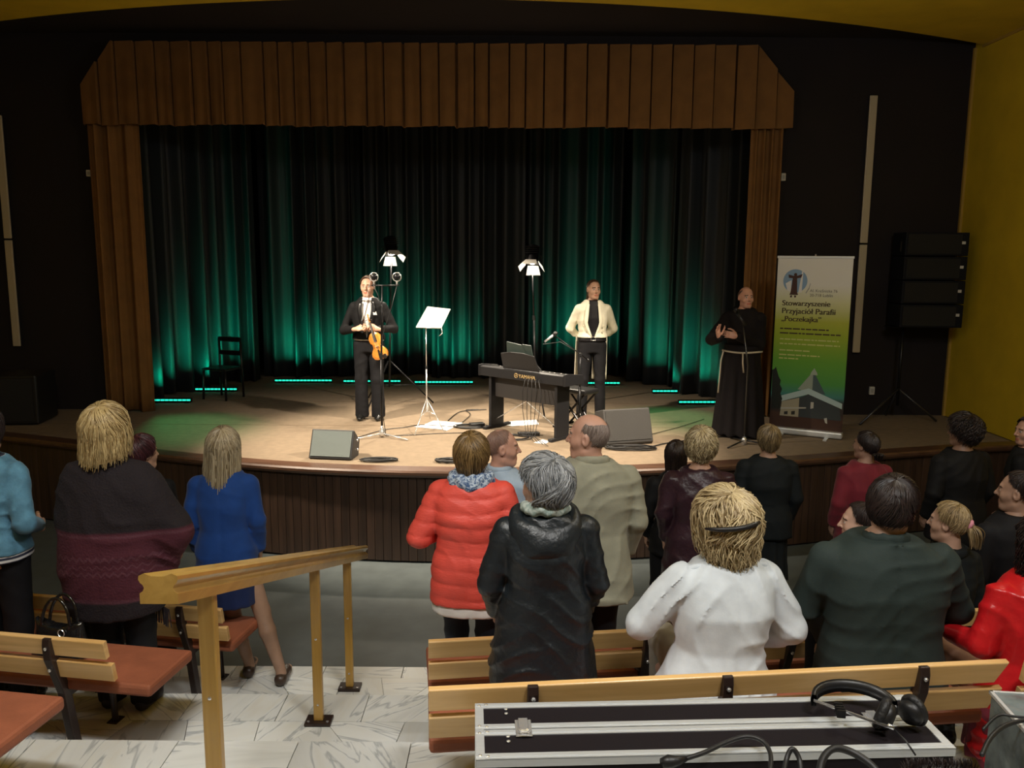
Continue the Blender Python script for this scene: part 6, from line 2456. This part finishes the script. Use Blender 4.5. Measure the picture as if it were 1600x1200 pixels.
def banner_mat():
    m = bpy.data.materials.new('banner print gradient')
    m.use_nodes = True
    nt = m.node_tree
    b = nt.nodes['Principled BSDF']
    b.inputs['Roughness'].default_value = 0.55
    tc = nt.nodes.new('ShaderNodeTexCoord')
    sx = nt.nodes.new('ShaderNodeSeparateXYZ')
    nt.links.new(tc.outputs['Object'], sx.inputs[0])
    mr = nt.nodes.new('ShaderNodeMapRange')
    mr.inputs['From Min'].default_value = 0.08
    mr.inputs['From Max'].default_value = BH
    nt.links.new(sx.outputs['Z'], mr.inputs[0])
    rp = nt.nodes.new('ShaderNodeValToRGB')
    e_ = rp.color_ramp.elements
    e_[0].position, e_[0].color = 0.0, (0.05, 0.02, 0.012, 1)
    e_[1].position, e_[1].color = 1.0, (0.74, 0.74, 0.72, 1)
    for p_, c_ in ((0.085, (0.06, 0.025, 0.014, 1)), (0.10, (0.03, 0.018, 0.014, 1)), (0.17, (0.035, 0.03, 0.03, 1)), (0.20, (0.05, 0.22, 0.20, 1)), (0.27, (0.07, 0.30, 0.055, 1)), (0.40, (0.12, 0.34, 0.025, 1)), (0.55, (0.30, 0.40, 0.015, 1)), (0.63, (0.40, 0.44, 0.04, 1)), (0.74, (0.62, 0.63, 0.36, 1)), (0.84, (0.74, 0.74, 0.70, 1))):
        k = e_.new(p_)
        k.color = c_
    nt.links.new(mr.outputs[0], rp.inputs[0])
    nt.links.new(rp.outputs[0], b.inputs['Base Color'])
    return m


o = MB().box(-BW / 2 + 0.01, BW / 2 - 0.01, -0.004, 0.0, 0.08, BH - 0.01).build('print_sheet', banner_mat(), e)
FY_ = -0.0045
# crop frame of the banner: u 0..1 left-right, v 0..1 top-bottom taken from the photograph
PW = BW - 0.02


def uv(u, v):
    return ((u - 0.5) * PW, BH - 0.01 - v * (BH - 0.09))


def flat(polys, m, name, d=0.001):
    mb = MB()
    for poly in polys:
        q = [uv(*p) for p in poly]
        n_ = len(q)
        mb.add([(x_, FY_ - d, z_) for x_, z_ in q], [tuple(range(n_))])
    return mb.build(name, m, o)


def circ(cu, cv, r, n=32, sy=1.0):
    return [(cu + r * math.cos(a), cv + r * PW / (BH - 0.09) * sy * math.sin(a)) for a in np.linspace(0, 2 * PI, n + 1)[:-1]]


pm = lambda n_, c_: mat('print ' + n_, c_, 0.55)
flat([circ(0.25, 0.135, 0.165)], pm('sky blue', (0.22, 0.36, 0.55)), 'emblem_disc')
flat([[(0.30, 0.20), (0.335, 0.085), (0.345, 0.03), (0.352, 0.085), (0.345, 0.20)], [(0.12, 0.15), (0.2, 0.13), (0.2, 0.2), (0.15, 0.19)]], pm('white', (0.75, 0.75, 0.75)), 'emblem_spire', 0.0015)
flat([[(0.155, 0.098), (0.16, 0.117), (0.215, 0.119), (0.195, 0.20), (0.18, 0.215), (0.30, 0.215), (0.285, 0.20), (0.275, 0.119), (0.33, 0.115), (0.345, 0.094), (0.28, 0.104), (0.255, 0.103), (0.22, 0.105)], [(0.195, 0.218), (0.22, 0.218), (0.215, 0.230), (0.19, 0.230)], [(0.245, 0.218), (0.275, 0.218), (0.27, 0.230), (0.25, 0.230)], circ(0.25, 0.098, 0.022, 14)], pm('dark brown', (0.055, 0.018, 0.012)), 'emblem_figure', 0.002)
flat([[(0.40, 0.2), (0.44, 0.17), (0.455, 0.145), (0.46, 0.15), (0.445, 0.178), (0.405, 0.207)]], pm('grey', (0.3, 0.32, 0.34)), 'emblem_swoosh')
inkb = pm('brown lettering', (0.05, 0.03, 0.008))
inkg = pm('grey lettering', (0.12, 0.12, 0.10))


def fit(s, u0, u1, v, m, dx=0.0, tall=1.0):
    x_, z_ = uv(u0, v)
    t = text_mesh(s, 0.1, m, o, Matrix.Identity(4), extrude=0.0005)
    xs_ = [q.co.x for q in t.data.vertices]
    k = (u1 - u0) * PW / (max(xs_) - min(xs_))
    t.data.transform(TR((x_ + dx, FY_ - 0.0016, z_), rx=PI / 2) @ Matrix.Diagonal((k, k * tall, 1, 1)))
    return t


fit('Al. Kraśnicka 76', 0.455, 0.82, 0.196, inkg)
fit('20-718 Lublin', 0.455, 0.76, 0.222, inkg)
for s, u1, v in (('Stowarzyszenie', 0.73, 0.277), ('Przyjaciół Parafii', 0.80, 0.323), ('„Poczekajka”', 0.62, 0.368)):
    t = fit(s, 0.085, u1, v, inkb)
    # heavier strokes: the letters doubled sideways within the same mesh
    me2 = t.data.copy()
    me2.transform(Matrix.Translation((0.005, -0.0002, 0)))
    bm2 = bmesh.new()
    bm2.from_mesh(t.data)
    bm2.from_mesh(me2)
    bm2.to_mesh(t.data)
    bm2.free()


def words(u0, u1, v, h, m, seed):
    r2 = random.Random(seed)
    ps = []
    u = u0
    while u < u1 - 0.01:
        w_ = min(r2.uniform(0.03, 0.12), u1 - u)
        ps.append([(u, v), (u + w_, v), (u + w_, v + h), (u, v + h)])
        u += w_ + 0.013
    return flat(ps, m, 'small_print')


inky = pm('pale lettering', (0.55, 0.58, 0.20))
words(0.08, 0.74, 0.408, 0.008, inkb, 1)
words(0.08, 0.90, 0.434, 0.008, inkb, 2)
for (u1, v, sd) in ((0.88, 0.470, 3), (0.90, 0.497, 4), (0.50, 0.535, 5), (0.64, 0.562, 6), (0.36, 0.583, 7)):
    words(0.085, u1, v, 0.007, inky, sd)
# church picture
flat([[(0.02, 0.99 - 0.10), (0.0, 0.66), (0.03, 0.655), (0.05, 0.64), (0.075, 0.67), (0.10, 0.70), (0.13, 0.72), (0.12, 0.745), (0.155, 0.77), (0.135, 0.80), (0.165, 0.83), (0.14, 0.86), (0.15, 0.89)]], pm('near black green', (0.008, 0.012, 0.008)), 'picture_tree', 0.003)
flat([[(0.37, 0.765), (0.53, 0.675), (0.57, 0.665), (0.57, 0.78)]], pm('pale roof', (0.30, 0.36, 0.30)), 'picture_roof', 0.0015)
flat([[(0.57, 0.665), (0.61, 0.68), (0.75, 0.785), (0.56, 0.78)]], pm('slate roof', (0.06, 0.10, 0.11)), 'picture_roof')
flat([[(0.54, 0.66), (0.58, 0.635), (0.62, 0.66), (0.63, 0.675), (0.53, 0.675)]], pm('light tower', (0.35, 0.42, 0.34)), 'picture_tower', 0.002)
flat([[(0.15, 0.81), (0.52, 0.755), (0.52, 0.79), (0.15, 0.845)], [(0.52, 0.755), (0.98, 0.83), (0.98, 0.862), (0.52, 0.79)]], pm('pale blue eaves', (0.42, 0.56, 0.58)), 'picture_eaves', 0.002)
flat([[(0.16, 0.845), (0.40, 0.815), (0.40, 0.93), (0.14, 0.93)]], pm('cream wall', (0.36, 0.33, 0.24)), 'picture_wall', 0.0018)
flat([[(0.40, 0.815), (0.52, 0.79), (0.95, 0.862), (0.98, 0.93), (0.40, 0.93)]], pm('dark glass wall', (0.035, 0.045, 0.05)), 'picture_wall', 0.0018)
flat([[(0.20, 0.905), (0.25, 0.90), (0.25, 0.92), (0.20, 0.922)], [(0.30, 0.90), (0.35, 0.895), (0.35, 0.917), (0.30, 0.92)]], pm('dark window', (0.02, 0.02, 0.02)), 'picture_window', 0.0025)
for q in ([(0.56, 0.835), (0.60, 0.835), (0.60, 0.87), (0.56, 0.875)], [(0.14, 0.88), (0.50, 0.868), (0.50, 0.876), (0.14, 0.892)], [(0.75, 0.925), (0.79, 0.92), (0.80, 0.955), (0.77, 0.95)]):
    flat([q], pm('light detail', (0.45, 0.45, 0.40)), 'picture_detail', 0.0025)

# ================================================================== FOREGROUND CLUTTER
# flight case standing on its side
fl, fr = pz(742, 1099, 1.45), pz(1420, 1085, 1.45)
ca = math.atan2(fr.y - fl.y, fr.x - fl.x)
CL = 1.59
CD = 0.34
e = empty('flight_case', (fl.x, fl.y, LV['D']), ca, 'black flight case with aluminium edges standing behind the near bench', 'case')
CHh = 1.45 - LV['D']
M_LAM = mat('black case laminate', (0.010, 0.007, 0.009), 0.75, bump=(300, 0.2), spec=0.2)
# local: x along, y from -CD (near) to 0 (far)
for (y0, y1, nm) in ((-CD / 2 + 0.001, 0.0, 'lid'), (-CD, -CD / 2 - 0.001, 'base')):
    q = MB().box(0.004, CL - 0.004, y0 + 0.004, y1 - 0.004, 0.0, CHh - 0.004).build(nm, M_LAM, e)
    mb = MB()
    for (ya, yb_) in ((y0, y0 + 0.033), (y1 - 0.033, y1)):
        mb.box(0, CL, ya, yb_, CHh - 0.006, CHh)
        mb.box(0, CL, ya + 0.011, ya + 0.015, CHh, CHh + 0.002)
        mb.box(0, 0.003, ya, yb_, 0, CHh)
    mb.box(0, CL, y0, y0 + 0.003, CHh - 0.03, CHh)
    mb.box(0, CL, y1 - 0.003, y1, CHh - 0.03, CHh)
    mb.box(0, 0.03, y0, y1, CHh - 0.006, CHh + 0.0005)
    mb.box(CL - 0.03, CL, y0, y1, CHh - 0.006, CHh + 0.0005)
    mb.build('edge_profile', M_ALU, q, bevel=0.0015)
    for (x_, y_) in ((0.015, y0 + 0.02), (0.04, y0 + 0.014), (0.015, y1 - 0.02), (0.04, y1 - 0.014), (0.11, (y0 + y1) / 2 + 0.04), (0.11, (y0 + y1) / 2 + 0.012)):
        MB().lathe([(0.007, 0), (0.0065, 0.002), (0.003, 0.004)], 10, M=TR((x_, y_, CHh))).build('rivet', M_CHROME, q)
for x_ in (0.165, 1.40):
    mb = MB()
    mb.box(x_ - 0.028, x_ + 0.028, -CD / 2 - 0.05, -CD / 2 + 0.05, CHh, CHh + 0.004)
    mb.box(x_ - 0.016, x_ + 0.016, -CD / 2 - 0.03, -CD / 2 + 0.045, CHh + 0.004, CHh + 0.014)
    mb.lathe([(0.02, 0), (0.02, 0.008), (0.012, 0.012)], 14, M=TR((x_, -CD / 2 - 0.02, CHh + 0.004)))
    mb.tube([(x_ - 0.02, -CD / 2 - 0.03, CHh + 0.012), (x_ - 0.012, -CD / 2 - 0.055, CHh + 0.018), (x_ + 0.012, -CD / 2 - 0.055, CHh + 0.018), (x_ + 0.02, -CD / 2 - 0.03, CHh + 0.012)], 0.003, 6)
    mb.build('catch', M_CHROME, e, bevel=0.002)

# headphones on the case
hp_o = pz(1355, 1122, 1.47)
e = empty('headphones', hp_o, R(-8), 'black studio headphones lying on the right end of the flight case', 'headphones')
arc = []
for i in range(17):
    a = PI * (0.02 + 0.96 * i / 16)
    arc.append((-0.02 + 0.135 * math.cos(a) - 0.02, 0.02 + 0.095 * math.sin(a), 0.035 + 0.02 * math.sin(a)))
sec = [(-0.008, -0.02), (0.008, -0.022), (0.012, 0), (0.008, 0.022), (-0.008, 0.02)]
mb = MB()
rows = []
for i, p in enumerate(arc):
    a = PI * (0.02 + 0.96 * i / 16)
    rd = Vector((math.cos(a), math.sin(a), 0))
    rows.append([tuple(Vector(p) + rd * s0 + Vector((0, 0, s1))) for s0, s1 in sec])
mb.grid(rows, closed=True)
mb.build('headband', mat('black headband leather', (0.012, 0.012, 0.013), 0.35), e, smooth=True)
for k, (c, tl) in enumerate((((0.045, -0.055, 0.045), (-0.9, 0.35, 0.3)), ((0.135, -0.02, 0.045), (0.75, 0.55, 0.25)))):
    n_ = Vector(tl)
    M = axis_m(c, Vector(c) + n_)
    cup = MB().lathe([(0.012, -0.026), (0.034, -0.024), (0.043, -0.012), (0.046, 0.0), (0.043, 0.01)], 24, M=M).build('ear_cup', M_BLK, e, smooth=True)
    MB().tube([M @ Vector((0.036 * math.cos(a), 0.045 * math.sin(a), 0.016)) for a in np.linspace(0, 2 * PI, 25)[:-1]], 0.015, 8, closed=True).build('ear_pad', mat('black ear pad', (0.014, 0.014, 0.015), 0.5, bump=(60, 0.6)), cup, smooth=True)
    MB().tube([M @ Vector((0.05, 0, -0.01)), M @ Vector((0.056, 0, -0.03)), Vector(arc[0 if k else -1])], [0.006, 0.006, 0.006], 6).build('yoke', M_CHROME, e, smooth=True)
mb = MB()
for i in range(4):
    mb.box(-0.115, -0.085, -0.005 - 0.016 * i, 0.004 - 0.016 * i, 0.02, 0.05)
mb.build('slider', M_BLKM, e, bevel=0.003)
MB().tube([(0.05, -0.1, 0.03), (0.08, -0.15, 0.015), (0.1, -0.19, -0.01)], 0.003, 6).build('lead', M_CABLE, e, smooth=True)


def cable3(pts, lab, r, mname=M_CABLE, parts=None):
    P_ = [Vector(p) for p in pts]
    out = []
    n_ = len(P_)
    for i in range(n_ - 1):
        p0, p1, p2, p3 = P_[max(i - 1, 0)], P_[i], P_[i + 1], P_[min(i + 2, n_ - 1)]
        for k in range(8):
            t = k / 8
            out.append(0.5 * ((2 * p1) + (p2 - p0) * t + (2 * p0 - 5 * p1 + 4 * p2 - p3) * t * t + (3 * p1 - p0 - 3 * p2 + p3) * t ** 3))
    out.append(P_[-1])
    return out


# mains lead with plug lying on the near edge of the case
e = empty('mains_lead', pz(1050, 1190, 1.47), 0, 'black mains plug and lead lying across the flight case', 'cable')
o0 = e.location.copy()
q = cable3([pz(1066, 1187, 1.475), pz(1100, 1176, 1.48), pz(1135, 1160, 1.485), pz(1165, 1151, 1.49), pz(1190, 1157, 1.49), pz(1203, 1175, 1.48), pz(1204, 1200, 1.47), pz(1200, 1225, 1.44)], '', 0.007)
MB().tube([p - o0 for p in q], 0.0075, 8).build('lead', M_CABLE, e, smooth=True)
pl_ = MB().tube([pz(1034, 1193, 1.47) - o0, pz(1046, 1190, 1.472) - o0, pz(1058, 1189, 1.475) - o0, pz(1072, 1185, 1.476) - o0], [0.016, 0.022, 0.016, 0.009], 10).build('plug', M_BLK, e, smooth=True)
for (lab, pts, r) in (('thin black cable loop standing in the middle of the bottom edge', [(1222, 1230, 1.44), (1228, 1190, 1.47), (1238, 1170, 1.5), (1250, 1190, 1.47), (1252, 1230, 1.43)], 0.008),
                      ('thick black cable arching along the bottom edge right of centre', [(1280, 1230, 1.43), (1284, 1190, 1.47), (1302, 1170, 1.49), (1330, 1175, 1.48), (1362, 1196, 1.46), (1385, 1225, 1.43)], 0.012)):
    q = cable3([pz(*p) for p in pts], '', r)
    tag(MB().tube(q, r, 8).build('cable', M_CABLE, smooth=True), lab, 'cable', 'cables in front of the flight case')

# silver edged equipment box, bottom right
c = pz(1545, 1078, 1.42)
e = empty('equipment_box', (c.x, c.y, LV['D']), R(-6), 'silver edged clear equipment box at the bottom right corner', 'box')
bh = 1.42 - LV['D']
MB().box(0.006, 0.42, -0.34, -0.006, 0.0, bh - 0.004).build('body', mat('grey plastic film', (0.16, 0.19, 0.19), 0.18, noise=(7, 0.5), bump=(12, 0.8)), e, bevel=0.006)
mb = MB()
mb.box(0, 0.43, -0.012, 0, bh - 0.014, bh)
mb.box(0, 0.014, -0.346, 0, bh - 0.014, bh)
mb.box(0, 0.014, -0.35, -0.336, 0, bh)
mb.build('edge_profile', M_ALU, e, bevel=0.002)
q = cable3([pz(1536, 1140, 1.44), pz(1560, 1118, 1.46), pz(1590, 1120, 1.46), pz(1640, 1124, 1.46)], '', 0.006)
tag(MB().tube(q, 0.005, 6).build('cable', M_CABLE, smooth=True), 'thin black cable across the clear equipment box', 'cable', None)
q = cable3([pz(1534, 1180, 1.44), pz(1550, 1150, 1.46), pz(1580, 1130, 1.465), pz(1640, 1120, 1.465)], '', 0.006)
tag(MB().tube(q, 0.008, 6).build('cable', M_CABLE, smooth=True), 'thicker black cable curving over the clear equipment box', 'cable', None)

# furry microphone windshield in the corner
c = pz(1470, 1215, 1.48)
rng = np.random.default_rng(3)
core = MB().tube([(-0.10, 0, 0), (-0.06, 0, 0.004), (0.06, 0, 0.004), (0.10, 0, 0)], [0.015, 0.033, 0.033, 0.015], 12).build('windshield', M_BLK, smooth=True)
core.location = c
tag(core, 'black furry microphone windshield at the bottom edge', 'windshield')
S_ = 900
a = rng.random(S_) * 6.28
x0 = rng.uniform(-0.1, 0.1, S_)
t = np.linspace(0, 1, 4)[None, :]
rr = 0.03 + 0.028 * t
P_ = np.stack([x0[:, None] + 0.02 * (rng.random((S_, 1)) - 0.5) * t, rr * np.cos(a)[:, None], rr * np.sin(a)[:, None]], 2)
V_, Q_, T_ = ribbons(P_, 0.0012, rng)
fu = fastmesh('fur', V_, Q_, [hair_mat((0.01, 0.01, 0.01), (0.03, 0.026, 0.024))], core, tone=T_)
fu['kind'] = 'stuff'


# handbags -----------------------------------------------------------------------------
def bag(loc, rz, W, D, Hh, m, lab, metal=True, sag=0.02):
    e = empty('handbag', loc, rz, lab, 'handbag')

    def fn(P):
        x, y, z = P
        rx = W / 2 * (1 - 0.12 * z / Hh)
        ry = D / 2 * (1 - 0.55 * z / Hh)
        k = (np.abs(x / rx) ** 4 + np.abs(y / ry) ** 3) ** (1 / 3.5)
        d = (k - 1) * D / 2
        d = np.maximum(d, np.maximum(-z + 0.002, z - Hh + sag * np.cos(x / W * 6)))
        return d + creases(P, 3, 0.004)
    V, Q = shape((-W / 2 - 0.02, -D / 2 - 0.02, -0.01), (W / 2 + 0.02, D / 2 + 0.02, Hh + 0.03), 0.010, fn, 2)
    fastmesh('body', V, Q, [m], e)
    for y_ in (-0.03, 0.03):
        MB().tube([(W * 0.26 * math.cos(a_), y_ + 0.02 * math.sin(a_), Hh * 0.9 + 0.16 * math.sin(a_)) for a_ in np.linspace(0, PI, 13)], 0.009, 7).build('handle', m, e, smooth=True)
    if metal:
        MB().box(-0.025, 0.025, -D / 2 * 0.62 - 0.012, -D / 2 * 0.62, Hh * 0.55, Hh * 0.55 + 0.03).build('clasp', M_CHROME, e, bevel=0.003)
        MB().tube([(0.05 + 0.02 * math.cos(a_), -D / 2 * 0.5 - 0.01, Hh * 0.8 + 0.02 * math.sin(a_)) for a_ in np.linspace(0, 2 * PI, 17)[:-1]], 0.003, 6, closed=True).build('ring', M_CHROME, e)
    return e


M_PAT = mat('glossy black patent', (0.008, 0.008, 0.009), 0.08, coat=0.6, bump=(14, 0.6))
sb = LV['B'] + 0.465
bag((-2.48, 4.32, sb), R(-12), 0.34, 0.16, 0.20, M_PAT, 'glossy black patent handbag on the bench at the left edge')
bag((-2.62, 4.98, LV['A'] + 0.48), R(-8), 0.34, 0.2, 0.34, mat('black bag leather', (0.012, 0.012, 0.014), 0.4), 'black handbag with chrome clasp left of the plum poncho')
bag((0.80, 4.28, sb), R(20), 0.30, 0.17, 0.24, mat('brown metallic bag leather', (0.10, 0.07, 0.045), 0.28, 0.3, noise=(9, 0.4)), 'shiny brown handbag on the bench beside the white jacket')
